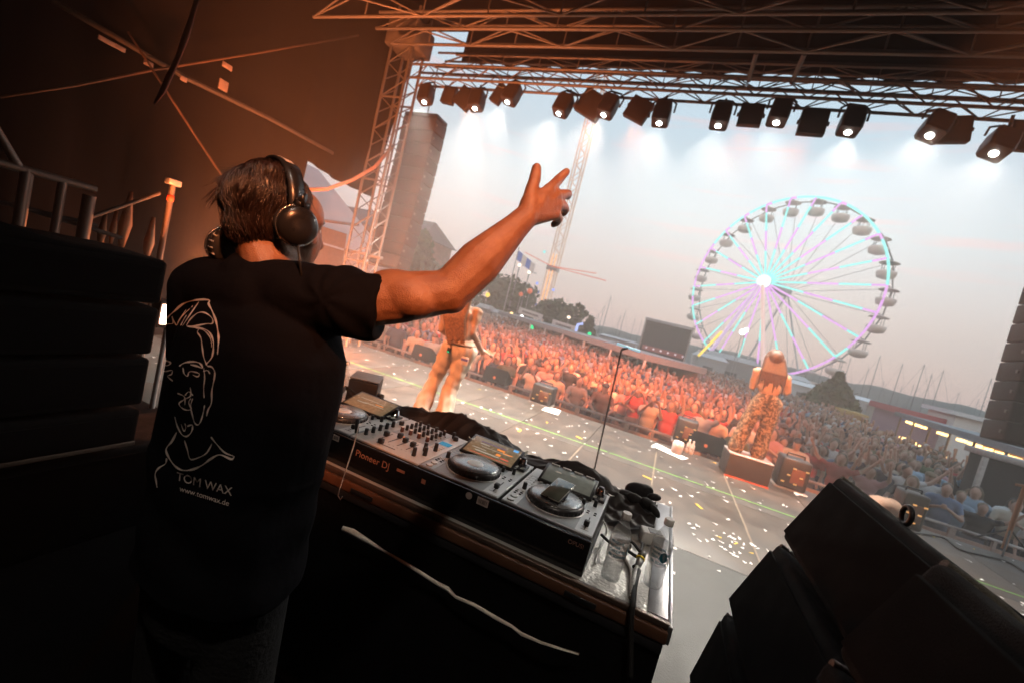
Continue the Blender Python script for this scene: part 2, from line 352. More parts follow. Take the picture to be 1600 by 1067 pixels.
# pale tent seen through the side opening
canvas_w = M('white_tent_canvas', (.50, .46, .44), .8, var=.08, scale=2)
tn = thing('white_tent', 'white tent beside the stage seen between the head of the man and the lattice tower', 'tent', (-11, 8, GZ))
tb = MB(); tb.span(-13.5, -10.0, 7.4, 13, GZ, 2.1); tb.obj('wall', canvas_w, tn)
tr = MB(); tr.loft([[(-9.9, 7.3, 2.1), (-9.9, 13.1, 2.1), (-13.6, 13.1, 2.1), (-13.6, 7.3, 2.1)], [(-11.6, 9.9, 4.4), (-11.6, 10.5, 4.4), (-11.9, 10.5, 4.4), (-11.9, 9.9, 4.4)]], smooth=False); tr.obj('roof', canvas_w, tn)
a, b_, c_, d_ = onx(497, 352, -9.97), onx(541, 366, -9.97), onx(530, 440, -9.97), onx(480, 430, -9.97)
dr = MB(); dr.extrude([a, b_, c_, d_], (.03, 0, 0)); dr.obj('doorway', M('tan_tent_door', (.22, .13, .09), .8), tn)
MB().tube([onx(470, 340, -9.93), onx(560, 352, -9.93)], .05, 6).obj('eave_pole', M('eave_pole', (.3, .22, .18), .6), tn)
# far left scaffold with orange lit tubes, clothes hanging in it
sc_m = M('scaffold_tube', (.15, .12, .10), .45, metal=.4)
sc_ = thing('scaffold_frame', 'scaffold frame of bare tubes above the left speaker stack', 'scaffold', onx(70, 330, -5.0)*np.array([1, 1, 0]))
def P5(px, py, X=-5.0): return onx(px, py, X)
strut('ledger', P5(-60, 238), P5(150, 296), .032, sc_m, sc_)
strut('ledger', P5(-60, 303, -5.08), P5(150, 352, -5.08), .02, rubber, sc_)
strut('ledger', P5(60, 332, -5.08), P5(190, 372, -5.08), .02, rubber, sc_)
for (a, b, rr) in (((42, 264), (14, 400), .034), ((47, 266), (28, 400), .026), ((98, 285), (78, 410), .03), ((140, 306), (118, 415), .045)):
    d0 = P5(*a); d1 = d0.copy(); d1[2] = 0.0; strut('standard', d0, d1, rr, sc_m, sc_)
strut('brace', P5(30, 262), P5(-20, 180), .03, sc_m, sc_)
strut('brace', P5(140, 340), P5(250, 302), .018, sc_m, sc_)
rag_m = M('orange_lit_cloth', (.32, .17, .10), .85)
for (px, py, ln, w_) in ((165, 332, .34, .06), (182, 330, .32, .05), (205, 300, .55, .09), (240, 340, .45, .08), (195, 335, .3, .04)):
    p = P5(px, py, -5.2); MB().loft([[p+np.array([0, -w_*k/2, -ln*q]), p+np.array([.03, 0, -ln*q]), p+np.array([0, w_*k/2, -ln*q]), p+np.array([-.03, 0, -ln*q])] for q, k in ((0, .3), (.3, .8), (.6, 1.3), (1, .5))]).obj('tied_strap', rag_m, sc_)
st = thing('upright_pole', 'single upright pole with a clamp on top behind the left speakers', 'pole', P5(245, 405)*np.array([1, 1, 0]))
pt = P5(270, 290); pb = pt.copy(); pb[2] = 0; strut('tube', pt, pb, .026, sc_m, st)
MB().box(pt+np.array([0, 0, .03]), (.08, .12, .06), None, 0, .01).obj('clamp', steel, st); MB().cyl(pt-np.array([0, 0, .16]), pt-np.array([0, 0, .10]), .03, n=10).obj('red_band', M('red_band', (.6, .06, .02), .6), st)

# ------------------------------------------------------------------ trusses
def truss_x(name, label, x0, x1, y, z, h, w, bay, rc, rb, zig=True):
    t = thing(name, label, 'truss', (x0, y, z))
    for dy in (-w/2, w/2):
        for dz in (0, h): strut('chord', (x0, y+dy, z+dz), (x1, y+dy, z+dz), rc, truss_m, t)
    nb = int(round((x1-x0)/bay)); bay = (x1-x0)/nb
    for i in range(nb):
        a = x0+i*bay; b = a+bay
        for dy in (-w/2, w/2):
            lo, hi = (0, h) if i % 2 == 0 else (h, 0)
            strut('brace', (a, y+dy, z+lo), (b, y+dy, z+hi), rb, truss_m, t, 5)
            if zig: strut('brace', (b, y+dy, z+0), (b, y+dy, z+h), rb, truss_m, t, 5)
        for dz in (0, h): strut('brace', (a, y-w/2 if i % 2 else y+w/2, z+dz), (b, y+w/2 if i % 2 else y-w/2, z+dz), rb, truss_m, t, 5)
    return t
ft = truss_x('lamp_truss', 'long aluminium truss carrying the row of stage lamps', -6.3, 5.9, 7.6, 5.74, .27, .30, .36, .024, .010, False)
ut = truss_x('roof_truss', 'upper roof truss with wide braces above the lamp truss', -6.4, 5.9, 6.6, 6.0, .29, .42, .9, .026, .014)
rt3 = truss_x('roof_truss', 'dim roof truss nearest the top edge of the photo', -6.4, 5.9, 4.9, 5.30, .40, .42, 1.0, .022, .012)
rt4 = truss_x('roof_truss', 'dark roof beam close behind the hanging roof edge', -6.3, 5.9, 8.3, 6.38, .30, .3, .8, .022, .010)
for k, (y, z) in enumerate(((7.95, 6.72), (8.1, 6.62), (8.25, 6.95), (8.45, 6.85), (7.7, 6.95))):   # purlins under the roof edge
    tag(strut('roof_purlin', (-5.8, y, z), (6.0, y, z), .026, truss_m, None), ['second lowest roof tube behind the lamp truss', 'lowest roof tube just above the lamp truss', 'topmost roof tube under the dark roof edge', 'roof tube second from the top under the dark roof edge', 'middle roof tube in front of the dark roof edge'][k], 'roof tube')
for xx in (.02, .62, ):
    strut('hoist_leg', (xx, 6.85, 6.0), (xx, 7.55, 5.95+.06), .035, truss_m, ut)
hb_ = thing('hoist_motor', 'motor hoist box hung on the upper roof truss', 'hoist', (.28, 6.5, 6.45))
MB().box((.28, 6.3, 6.5), (.42, .2, .14), None, 0, .02).obj('housing', truss_m, hb_); MB().box((.28, 6.3, 6.38), (.5, .1, .05), None, 0, .01).obj('bracket', truss_m, hb_)
tw = thing('lattice_tower', 'lattice tower standing at the left front corner of the stage', 'tower', (-6.6, 7.55, 0))
for dx in (-.26, .26):
    for dy in (-.2, .2): strut('rail', (-6.6+dx, 7.55+dy, 0), (-6.6+dx, 7.55+dy, 7.1), .03, truss_m, tw)
for i in range(20):
    z0 = .1+i*.345; z1 = z0+.345
    for dy in (-.2, .2):
        s_ = 1 if i % 2 else -1
        strut('brace', (-6.6-.26*s_, 7.55+dy, z0), (-6.6+.26*s_, 7.55+dy, z1), .012, truss_m, tw, 5)
    for dx in (-.26, .26): strut('brace', (-6.6+dx, 7.35, z0), (-6.6+dx, 7.75, z1), .012, truss_m, tw, 5)
    if i % 5 == 4:
        for dy in (-.2, .2): strut('crossbar', (-6.86, 7.55+dy, z1), (-6.34, 7.55+dy, z1), .02, truss_m, tw)
strut('mid_tube', (-6.6, 7.75, 0), (-6.6, 7.75, 7.1), .022, truss_m, tw)
MB().box((-6.6, 7.55, 6.55), (.75, .62, .5), None, 0, .03).obj('corner_sleeve', truss_m, tw)
MB().box((-6.55, 7.5, 2.0), (1.0, .1, .06), None, 0, .01).obj('outrigger', truss_m, tw)

# ------------------------------------------------------------------ line arrays
def line_array(label, x, y, ztop, n, w, face):
    t = thing('line_array', label, 'speaker array', (x, y, ztop))
    MB().box((x, y, ztop+.05), (w, .5, .10), None, 0, .02).obj('flying_frame', black_paint, t)
    z = ztop
    for i in range(n):
        h = .31; tilt = R_(-.6*i); z -= h
        yy = y+face*.0016*i*i
        c, s = math.cos(tilt), math.sin(tilt); rot = np.array([[1, 0, 0], [0, c, -s], [0, s, c]])
        b = MB(); b.box((x, yy, z+h/2), (w, .52, h-.012), rot, 0, .02).obj('speaker_box', M('array_box_paint', (.05, .043, .038), .7) if i == 0 and x > 0 else arr_m, t)
        for sx in (-1, 1): MB().box((x+sx*(w/2+.012), yy-.2, z+h/2), (.025, .05, .05), None, 0, .005).obj('rigging_pin', truss_m, t)
    strut('chain', (x, y, ztop+.1), (x, y, ztop+1.3), .015, steel, t)
arr_m = M('array_box_paint', (.045, .038, .034), .7)
line_array('tall column of hung speaker boxes right of the lattice tower', -6.95, 9.1, 5.6, 12, .95, -1)
line_array('dark hanging speaker column at the right edge of the photo', 5.42, 9.0, 4.6, 10, 1.2, -1)

# ------------------------------------------------------------------ lamps
lens_on = E('lit_lens', (1, .97, .9), 30.0)
lens_off = M('dark_lens', (.03, .03, .035), .15)
lamp_body = M('lamp_housing', (.035, .028, .025), .5, var=.15)
def look(o, d): o.rotation_euler = Vector(d).to_track_quat('-Z', 'Y').to_euler()
def spot(name, p, tgt, power, colr, size, blend, parent=None, rad=.06):
    l = bpy.data.lights.new(name, 'SPOT'); l.energy = power; l.color = colr; l.spot_size = R_(size); l.spot_blend = blend; l.shadow_soft_size = rad
    o = bpy.data.objects.new(name, l); col.objects.link(o)
    off = np.asarray(WL.get(parent.name, (0, 0, 0))) if parent else np.zeros(3)
    if parent: o.parent = parent
    o.location = tuple(np.asarray(p, float)-off); look(o, np.asarray(tgt, float)-np.asarray(p, float)); return o
WHITE = (1, .91, .80); WP = 1400.0
lit = [(663, 160), (742, 170), (793, 160), (873, 178), (943, 180), (1030, 193), (1122, 197), (1213, 192), (1325, 207), (1453, 212), (1553, 240)]
ordn = ['first', 'second', 'third', 'fourth', 'fifth', 'sixth', 'seventh', 'eighth', 'ninth', 'tenth', 'eleventh']
for i, (px, py) in enumerate(lit):
    L0 = ony(px, py, 7.5); big = 1.05 if i >= 9 else 1.0
    ax = np.array([-.03*(L0[0]+1), -.22, -.97]); ax /= np.linalg.norm(ax)                    # beam axis
    if i in (2, 3, 4): ax = np.array([-.22, -.2, -.95]); ax /= np.linalg.norm(ax)
    if i >= 9: ax = np.array([-.30, -.38, -.87]); ax /= np.linalg.norm(ax)
    u = np.cross(ax, (0, 1, 0)); u /= np.linalg.norm(u); v = np.cross(u, ax); rot = np.stack([u, v, -ax], 1)
    top = L0-ax*.36*big
    t = thing('stage_lamp', f'lit white stage lamp, {ordn[i]} from the left along the lamp truss', 'stage lamp', top, 'lit stage lamps on the truss')
    hb2 = MB(); q = big
    rings = []
    for s_, wx, wy in ((.0, .10, .10), (.02, .128, .12), (.2, .142, .13), (.33, .138, .13), (.36, .128, .12)):
        rings.append([top+ax*s_*q+rot@np.array([a*wx*q/1.0, b*wy*q/1.0, 0]) for a, b in ((-1, -.8), (-.8, -1), (.8, -1), (1, -.8), (1, .8), (.8, 1), (-.8, 1), (-1, .8))])
    hb2.loft(rings, smooth=False); hb2.obj('housing', lamp_body, t)
    MB().lathe([(.040*q, 0), (.045*q, .010), (.0, .02)], top+ax*(.361*q), 20, 0, rot@np.diag([1, -1, -1])).obj('lens', lens_on, t)
    yo = MB(); yo.tube([top+ax*.14+u*.185*q, top+ax*-.02+u*.185*q, top-ax*.10+u*.10*q, top-ax*.10-u*.10*q, top+ax*-.02-u*.185*q, top+ax*.14-u*.185*q], .016, 6); yo.obj('yoke', lamp_body, t)
    tz = np.array([top[0], 7.6, 5.74]); MB().tube([top-ax*.10, tz], .02, 6).obj('clamp', lamp_body, t)
    spot('beam_light', top+ax*(.39*q), top+ax*6, WP*(1.1, 1.5, 1.4, 1.4, 1.4, 1.2, 1.0, .9, .8, .6, .5)[i], WHITE, 62 if i < 2 else 84, .8, t)
lens_amber = E('amber_lens', (1, .22, .07), 5.0)
unlit = [(702, 150, 22, 26, 8), (727, 155, 30, 30, 30), (780, 148, 18, 30, 25), (925, 165, 44, 38, 25), (998, 173, 36, 34, 22), (1173, 181, 34, 33, 0), (1270, 193, 38, 38, 0), (1488, 204, 44, 40, -6), (1597, 214, 36, 44, 0)]
for i, (px, py, wpx, hpx, tilt) in enumerate(unlit):
    c0 = ony(px, py, 7.72); sc0 = proj(c0)[2]/FPX; wv = wpx*sc0; hv_ = hpx*sc0
    t = thing('blinder_lamp', f'square flood panel facing the crowd, {ordn[i]} from the left under the lamp truss', 'stage lamp', c0, 'flood panels on the truss')
    c, s = math.cos(R_(tilt)), math.sin(R_(tilt)); rot = np.array([[c, 0, s], [0, 1, 0], [-s, 0, c]])
    MB().box(c0, (wv, .12, hv_), rot, 0, .012).obj('housing', lamp_body, t)
    on = i in (1, 3, 4, 5, 6)
    MB().box(c0+np.array([0, .066, 0]), (wv*.86, .012, hv_*.86), rot, 0, .004).obj('lens', lens_amber if on else lens_off, t)
    if on: spot('audience_light', c0+np.array([0, .09, -.02]), c0+np.array([(-.12, 0, 0, -.1, -.05, -.02, -.12)[i]*9-.8, 9.0, -6.2]), 6400, (1.0, .20, .06), 66, .7, t, .12)
    for sx in (-1, 1):
        MB().tube([c0+rot@np.array([sx*(wv/2+.015), 0, 0]), np.array([c0[0]+sx*wv*.4, 7.74, 5.76])], .010, 5).obj('hanger', lamp_body, t)
        MB().box(c0+rot@np.array([sx*(wv/2+.015), 0, 0]), (.03, .05, .05), None, 0, .006).obj('knob', lamp_body, t)

# orange washes on the rear truss, above and behind the camera
ORANGE = (1.0, .20, .055)
rw = truss_x('rear_truss', 'rear truss carrying the orange wash lamps', -6.4, 5.9, -1.2, 6.1, .29, .3, .9, .026, .014)
def wash(label, p, tgt, power, size, blend=.35, c=ORANGE):
    t = thing('wash_lamp', label, 'stage lamp', p, 'orange wash lamps')
    p = np.asarray(p, float); d = np.asarray(tgt, float)-p; d /= np.linalg.norm(d); u = np.cross(d, (0, 0, 1)); u /= np.linalg.norm(u); v = np.cross(u, d); rot = np.stack([u, v, -d], 1)
    MB().lathe([(.09, -.28), (.13, -.24), (.14, 0), (.15, .01)], p, 16, 0, rot@np.diag([1, -1, -1])).obj('housing', lamp_body, t)
    MB().lathe([(.13, .011), (.125, .02), (.0, .026)], p, 16, 0, rot@np.diag([1, -1, -1])).obj('lens', E('orange_lens', c, 6.0), t)
    spot('wash_light', p+d*.05, tgt, power, c, size, blend, t, .1)
wash('orange wash lamp aimed over the booth at the front crowd', (-.9, -1.2, 5.9), (-2.0, 8.5, 0), 600, 46)
wash('orange wash lamp aimed at the singer on the box', (1.7, -1.2, 5.9), (1.7, 7.3, 1.2), 13000, 18, .4, (1, .27, .085))
wash('orange wash lamp at the right rear aimed at the raised arm', (1.6, -1.4, 3.9), (-.66, .92, 1.84), 1050, 17, .55, (1, .30, .11))
wash('warm white work lamp on the rear truss aimed down at the booth', (.5, -1.2, 5.9), (-.45, 1.5, .9), 260, 44, .6, (1, .86, .72))
wash('orange wash lamp aimed past the lattice tower', (-3.6, -1.2, 5.9), (-2.9, 5.2, .9), 5000, 22, .4, (1, .30, .11))
# the lit floor blinder at the left, behind the man
bl = thing('floor_blinder', 'glowing orange floor lamp beside the shoulder of the man with headphones', 'stage lamp', onx(263, 492, -4.0))
bp_ = onx(263, 492, -4.0)
MB().box(bp_+np.array([-.07, .05, 0]), (.12, .24, .24), None, 0, .01).obj('housing', lamp_body, bl)
MB().box(bp_+np.array([0, .03, 0]), (.01, .17, .17), None, 0, .003).obj('lens', E('blinder_lens', (1, .55, .38), 14.0), bl)
strut('stand', bp_+np.array([-.07, .05, -.12]), np.array([bp_[0]-.07, bp_[1]+.05, 0]), .02, steel, bl)
pl = bpy.data.lights.new('blinder_light', 'SPOT'); pl.energy = 5500; pl.color = (1, .24, .07); pl.shadow_soft_size = .06; pl.spot_size = R_(100); pl.spot_blend = .7
po = bpy.data.objects.new('blinder_light', pl); col.objects.link(po); po.parent = bl; po.location = (.10, .03, 0); look(po, (-.38, .80, .50))
fl2 = thing('floor_blinder', 'orange floor lamp at the foot of the lattice tower behind the man', 'stage lamp', (-6.2, 6.2, 0))
MB().box((-6.2, 6.2, .16), (.3, .26, .26), None, 0, .02).obj('housing', lamp_body, fl2); MB().box((-6.2, 6.2, .295), (.22, .2, .01), None, 0, .003).obj('lens', lens_amber, fl2)
pl = bpy.data.lights.new('blinder_light', 'POINT'); pl.energy = 700; pl.color = (1, .28, .10); pl.shadow_soft_size = .08
po = bpy.data.objects.new('blinder_light', pl); col.objects.link(po); po.parent = fl2; po.location = (0, 0, .42)

# ------------------------------------------------------------------ haze
hz = bpy.data.materials.new('haze_air'); hz.use_nodes = True; nt = hz.node_tree; nt.nodes.clear()
ho = nt.nodes.new('ShaderNodeOutputMaterial'); hvn = nt.nodes.new('ShaderNodeVolumePrincipled')
hvn.inputs['Color'].default_value = (.95, .93, .91, 1); hvn.inputs['Density'].default_value = .0022; hvn.inputs['Anisotropy'].default_value = .35
nt.links.new(hvn.outputs[0], ho.inputs['Volume'])
hx = MB(); hx.span(-425, 425, -45, 345, GZ-2.6, 46); ob = hx.obj('haze', hz, kind='stuff')

sm = bpy.data.materials.new('stage_smoke_air'); sm.use_nodes = True; nt = sm.node_tree; nt.nodes.clear()
ho = nt.nodes.new('ShaderNodeOutputMaterial'); hvn = nt.nodes.new('ShaderNodeVolumePrincipled')
hvn.inputs['Color'].default_value = (.95, .93, .90, 1); hvn.inputs['Density'].default_value = .0100; hvn.inputs['Anisotropy'].default_value = .2
nt.links.new(hvn.outputs[0], ho.inputs['Volume'])
hx = MB(); hx.span(-6.85, 6.1, 2.32, 8.4, .04, 7.45); ob = hx.obj('smoke', sm, kind='stuff', label='thin stage smoke drifting under the roof and catching the lamp beams')
# ------------------------------------------------------------------ beyond the stage: wheel, tower ride, trees, stalls, boats
white_paint = M('white_paint', (.62, .60, .58), .5, var=.1)
cyan_l = E('cyan_led', (.30, .95, .90), 1.15); viol_l = E('violet_led', (.85, .45, .95), 1.05); orange_l = E('amber_led', (1, .5, .3), 1.3); white_l = E('white_led', (1, 1, 1), 4.0)
yellow_l = E('yellow_led', (1, .72, .12), 1.3); pink_l = E('pink_led', (1, .25, .75), 3.0); green_l = E('green_led', (.0, .8, .3), 1.5); blue_l = E('blue_led', (.3, .4, 1), 1.2); warm_l = E('warm_bulbs', (1, .62, .22), 4.5)
AZ = R_(-37); WR = 14.0
wn_ = np.array([math.sin(AZ), -math.cos(AZ), 0]); wu = np.array([math.cos(AZ), math.sin(AZ), 0]); wz = np.array([0, 0, 1.0])
WC = dep(1209, 447, 67.0)
wheel = thing('ferris_wheel', 'big ferris wheel with cyan and violet lights behind the crowd', 'ferris wheel', (WC[0], WC[1], GZ))
def wp(r, a, off=0.0): return WC+r*(math.cos(a)*wu+math.sin(a)*wz)+wn_*off
NS = 24
for k in range(NS):
    a0 = 2*math.pi*(k+.35)/NS; a1 = a0+2*math.pi/NS; b = MB(); ns = 4
    pts = [wp(WR, a0+(a1-a0)*i/ns) for i in range(ns+1)]
    # hue drifts round the rim: cyan at the upper right, violet at the lower left, mixed between
    am = (a0+a1)/2; lower = math.sin(am-R_(20)) < -.25 or (math.cos(am) < -.9)
    if lower: b.tube(pts[:3], .17, 5, 0 if k % 3 == 0 else 1); b.tube(pts[2:], .17, 5, 1)
    else: b.tube(pts[:4], .17, 5, 0); b.tube(pts[3:], .17, 5, 1 if (k % 2 or math.cos(am) < 0) else 0)
    b.obj('rim_segment', [cyan_l, viol_l], wheel)
    strut('back_rim', wp(WR, a0, -2.0), wp(WR, a1, -2.0), .10, steel, wheel, 5)
    strut('rim_tie', wp(WR, a0, 0), wp(WR, a0, -2.0), .07, steel, wheel, 5)
    hub = wp(.9, a0, 2.5); tip = wp(WR, a0, 0)
    ph = (k*5) % 3; cuts = [0, .34, .62, .88, 1.0]
    s = MB(); order = [0, 1, 0, 1] if k % 2 else [0, 1, 0, 1]
    if math.sin(a0) < -.3: order = [1, 1, 0, 0] if k % 2 else [1, 0, 1, 0]
    for i in range(4): s.tube([hub+(tip-hub)*cuts[i], hub+(tip-hub)*cuts[i+1]], .145, 5, order[i])
    s.obj('spoke', [cyan_l, viol_l], wheel)
    strut('back_spoke', wp(.9, a0, -3.8), wp(WR, a0, -2.0), .03, steel, wheel, 5)
hb3 = MB(); hb3.cyl(WC+wn_*3.0, WC-wn_*4.2, .85, n=16); hb3.obj('axle', white_paint, wheel)
MB().ell(WC+wn_*3.1, (1.0, 1.0, 1.0), 16, 10).obj('hub', E('hub_light', (.85, 1, .95), 1.3), wheel)
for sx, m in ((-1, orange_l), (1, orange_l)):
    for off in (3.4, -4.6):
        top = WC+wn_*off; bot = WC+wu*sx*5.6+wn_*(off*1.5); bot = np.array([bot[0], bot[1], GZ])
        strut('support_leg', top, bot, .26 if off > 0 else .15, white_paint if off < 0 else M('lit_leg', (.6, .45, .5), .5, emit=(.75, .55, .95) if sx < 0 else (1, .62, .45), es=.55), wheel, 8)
cab_m = M('cabin_shell', (.66, .58, .52), .5, var=.1); roof_m2 = M('cabin_roof', (.52, .45, .40), .5)
cb = MB(); cb.lathe([(.35, -2.55), (.95, -2.35), (1.12, -1.9), (1.1, -1.55)], n=14); m_tub = cb.mesh('tub', cab_m)
cb = MB(); cb.lathe([(1.15, -.45), (.8, -.25), (.12, -.08)], n=14); m_can = cb.mesh('canopy', roof_m2)
m_post = MB().cyl((0, 0, -1.6), (0, 0, -.35), .04, n=4).mesh('post', steel)
for k in range(NS):
    a0 = 2*math.pi*(k+.35)/NS; p = wp(WR, a0, -1.0)
    c = piece('cabin', m_tub, wheel, p)
    q = bpy.data.objects.new('canopy', m_can); col.objects.link(q); q.parent = c
    for a in range(4):
        q = bpy.data.objects.new('post', m_post); col.objects.link(q); q.parent = c; q.location = (.75*math.cos(a*1.571+.7), .75*math.sin(a*1.571+.7), 0)
MB().span(WC[0]-9, WC[0]+9, WC[1]-5, WC[1]+5, GZ+.004, GZ+1.0).obj('platform', M('wheel_platform', (.25, .24, .24), .7), wheel)

# drop tower
DT = ony(850, 475, 60); dx, dy = DT[0], DT[1]
dt = thing('drop_tower', 'tall pale lit drop tower ride left of the ferris wheel', 'tower ride', (dx, dy, GZ))
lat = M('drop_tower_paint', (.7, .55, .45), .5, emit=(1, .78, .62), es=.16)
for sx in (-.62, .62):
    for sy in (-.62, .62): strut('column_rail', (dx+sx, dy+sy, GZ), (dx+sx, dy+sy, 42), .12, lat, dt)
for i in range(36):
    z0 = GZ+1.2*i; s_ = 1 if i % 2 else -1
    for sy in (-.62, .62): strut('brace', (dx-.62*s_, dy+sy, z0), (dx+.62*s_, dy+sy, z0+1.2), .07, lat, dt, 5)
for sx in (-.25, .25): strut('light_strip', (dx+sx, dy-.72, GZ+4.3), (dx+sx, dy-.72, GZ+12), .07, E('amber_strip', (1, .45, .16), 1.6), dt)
arm_m = M('red_arm', (.5, .12, .06), .5, emit=(1, .25, .12), es=.4)
for (ex, ez) in ((-4.5, 1.2), (6.5, .3), (8, -.4)): strut('sweep_arm', (dx, dy-.8, GZ+10.2), (dx+ex, dy-.8, GZ+10.2+ez), .055, arm_m, dt)
MB().box((dx, dy, GZ+10), (1.6, 1.6, .7), None, 0, .1).obj('gondola', M('gondola', (.3, .25, .25), .5), dt)
for (ox, oz, m) in ((-1.6, 12.0, cyan_l), (-.9, 4.4, blue_l), (.9, 5.2, blue_l), (-1.0, 6.2, blue_l), (1.1, 7.0, blue_l), (0, 4.2, white_l), (-1.5, 7.4, blue_l)):
    MB().ell((dx+ox, dy-.9, GZ+oz), .2, 8, 6).obj('bulb', m, dt)

# trees
leaf_ms = [M('foliage_dark', (.042, .058, .024), .85, var=.35, scale=1.2), M('foliage_mid', (.065, .082, .032), .85, var=.35, scale=1.2)]
bark = M('bark', (.09, .065, .045), .9, var=.3, bump=.4, bscale=12)
def tree(label, x, y, h, r, seed, conic=False, n=2600, name='tree', ls=.34):
    t = thing(name, label, 'tree', (x, y, GZ)); rg = np.random.default_rng(seed)
    b = MB(); b.tube([(x, y, GZ), (x+.1, y, GZ+h*.3), (x+.05, y+.1, GZ+h*.8)], [.05*h, .035*h, .01*h], 8)
    for k in range(7):
        a = rg.uniform(0, 6.28); z0 = GZ+h*rg.uniform(.22, .6); b.tube([(x, y, z0), (x+r*.6*math.cos(a), y+r*.6*math.sin(a), z0+h*.16)], [.014*h, .004*h], 5)
    b.obj('trunk', bark, t)
    cs = []
    for k in range(44 if conic else 16):
        a = rg.uniform(0, 6.28); q = rg.uniform(.1, .8)
        if conic:
            f = .08+.9*k/43.0; cs.append((x+r*(1-f)*.75*math.cos(a), y+r*(1-f)*.75*math.sin(a), GZ+h*f, r*(1-f)*.42+.16))
        else: cs.append((x+r*q*math.cos(a), y+r*q*math.sin(a), GZ+h*rg.uniform(.34, .84), r*rg.uniform(.3, .48)))
    pts = []; nr = []
    per = n//len(cs)
    for (cx, cy, cz, cr_) in cs:
        d = rg.normal(size=(per, 3)); d /= np.linalg.norm(d, axis=1)[:, None]; q = rg.uniform(.55, 1.08, per)**.6
        pts.append(np.array([cx, cy, cz])+d*q[:, None]*cr_*np.array([1, 1, .8])); nr.append(d)
    P = np.concatenate(pts); Nn = np.concatenate(nr)+rg.normal(size=(len(P), 3))*.7; Nn /= np.linalg.norm(Nn, axis=1)[:, None]
    A = np.cross(Nn, rg.normal(size=(len(P), 3))); A /= np.linalg.norm(A, axis=1)[:, None]; B = np.cross(Nn, A); s = ls*rg.uniform(.6, 1.4, len(P))[:, None]
    V = np.stack([P-A*s, P-B*s*.6, P+A*s, P+B*s*.6], 1).reshape(-1, 3)-np.array([x, y, GZ])
    me = bpy.data.meshes.new('crown'); me.from_pydata(V.tolist(), [], [(4*i, 4*i+1, 4*i+2, 4*i+3) for i in range(len(P))])
    for m in leaf_ms: me.materials.append(m)
    me.polygons.foreach_set('material_index', (rg.uniform(size=len(P)) > .6).astype(int).tolist()); link('crown', me, t)
def tree_px(label, px, py_top, Y, r, seed, **k):
    p = ony(px, py_top, Y); tree(label, p[0], Y, p[2]-GZ, r, seed, **k)
tree_px('broad leafy tree just right of the hung speaker column', 655, 352, 34, 3.6, 3)
tree_px('leafy tree between the speaker column and the raised forearm', 700, 405, 40, 3.8, 5)
tree_px('large dark tree behind the white signboard', 790, 432, 52, 4.2, 6)
tree_px('rounded dark tree left of the drop tower foot', 820, 452, 55, 3.4, 8)
tree_px('round bushy tree right of the drop tower foot', 876, 468, 52, 3.0, 9)
tree_px('small slim tree at the right end of the pale stall roof', 924, 496, 56, 1.9, 10, conic=True, n=1200)
tree_px('dark conical tree between the ferris wheel and the masts', 1313, 583, 46, 2.9, 12, conic=True, n=3000, ls=.26)
# building behind the left trees
bd = thing('brick_building', 'reddish building half hidden behind the left speaker column', 'building', (-42, 48, GZ))
MB().span(-50, -32, 46, 54, GZ, 7.6).obj('wall', M('brick_wall', (.26, .13, .09), .85, var=.25, scale=2), bd)
MB().loft([[(-50.5, 45.5, 7.6), (-31.5, 45.5, 7.6), (-31.5, 54.5, 7.6), (-50.5, 54.5, 7.6)], [(-49, 49.8, 10.2), (-33, 49.8, 10.2), (-33, 50.2, 10.2), (-49, 50.2, 10.2)]], smooth=False).obj('roof', M('dark_roof', (.12, .09, .08), .8), bd)
pane_m = M('window_pane', (.05, .06, .08), .08)
for k in range(5):
    for wz_ in (1.2, 4.6):
        f = MB().box((-48+3.4*k, 45.95, wz_), (1.5, .12, 1.9)).obj('window', white_paint, bd); MB().box((-48+3.4*k, 45.87, wz_), (1.2, .05, 1.6)).obj('pane', pane_m, f)
# blue white banner flags near the forearm
fl = ony(823, 400, 48)
bf = thing('blue_banner', 'blue and white striped banner on a pole behind the wrist', 'banner', (fl[0], 48, GZ))
strut('pole', (fl[0]-1.2, 48, GZ), (fl[0]-1.2, 48, fl[2]+.8), .06, steel, bf)
for k in range(4):
    x0 = fl[0]-1.15+.62*k; z0 = fl[2]+.4-.30*k
    MB().loft([[(x0, 48, z0), (x0+.6, 48.05, z0-.28), (x0+.6, 48.08, z0-1.35), (x0, 48.03, z0-1.1)], [(x0, 48.04, z0), (x0+.6, 48.09, z0-.28), (x0+.6, 48.12, z0-1.35), (x0, 48.07, z0-1.1)]], smooth=False).obj('stripe', M('banner_blue', (.06, .16, .55), .7) if k % 2 == 0 else white_paint, bf)
lp_m = M('lamp_post_metal', (.2, .2, .2), .5)
for (px, py, Y, label) in ((812, 415, 50, 'street lamp with a pale head behind the upper wrist'), (827, 426, 52, 'street lamp with a pale head just left of the drop tower'), (889, 496, 50, 'street lamp with a warm head right of the round bushy tree')):
    p = ony(px, py, Y); t = thing('street_lamp', label, 'street lamp', (p[0], Y, GZ), 'street lamps behind the crowd')
    strut('post', (p[0], Y, GZ), (p[0], Y, p[2]), .06, lp_m, t); strut('arm', (p[0], Y, p[2]), (p[0]+1.0, Y, p[2]+.1), .04, lp_m, t); MB().ell((p[0], Y-.1, p[2]), (.22, .22, .18), 10, 6).obj('globe', E('lamp_globe', (1, .85, .7), 2.2), t)
def lattern(px, py, Y, m, s, label, cat='light'):
    p = ony(px, py, Y); t = thing('party_light', label, cat, p)
    MB().ell(p, s, 8, 6).obj('bulb', m, t); strut('stake', p-np.array([0, 0, s]), (p[0], p[1], GZ), .03, steel, t)
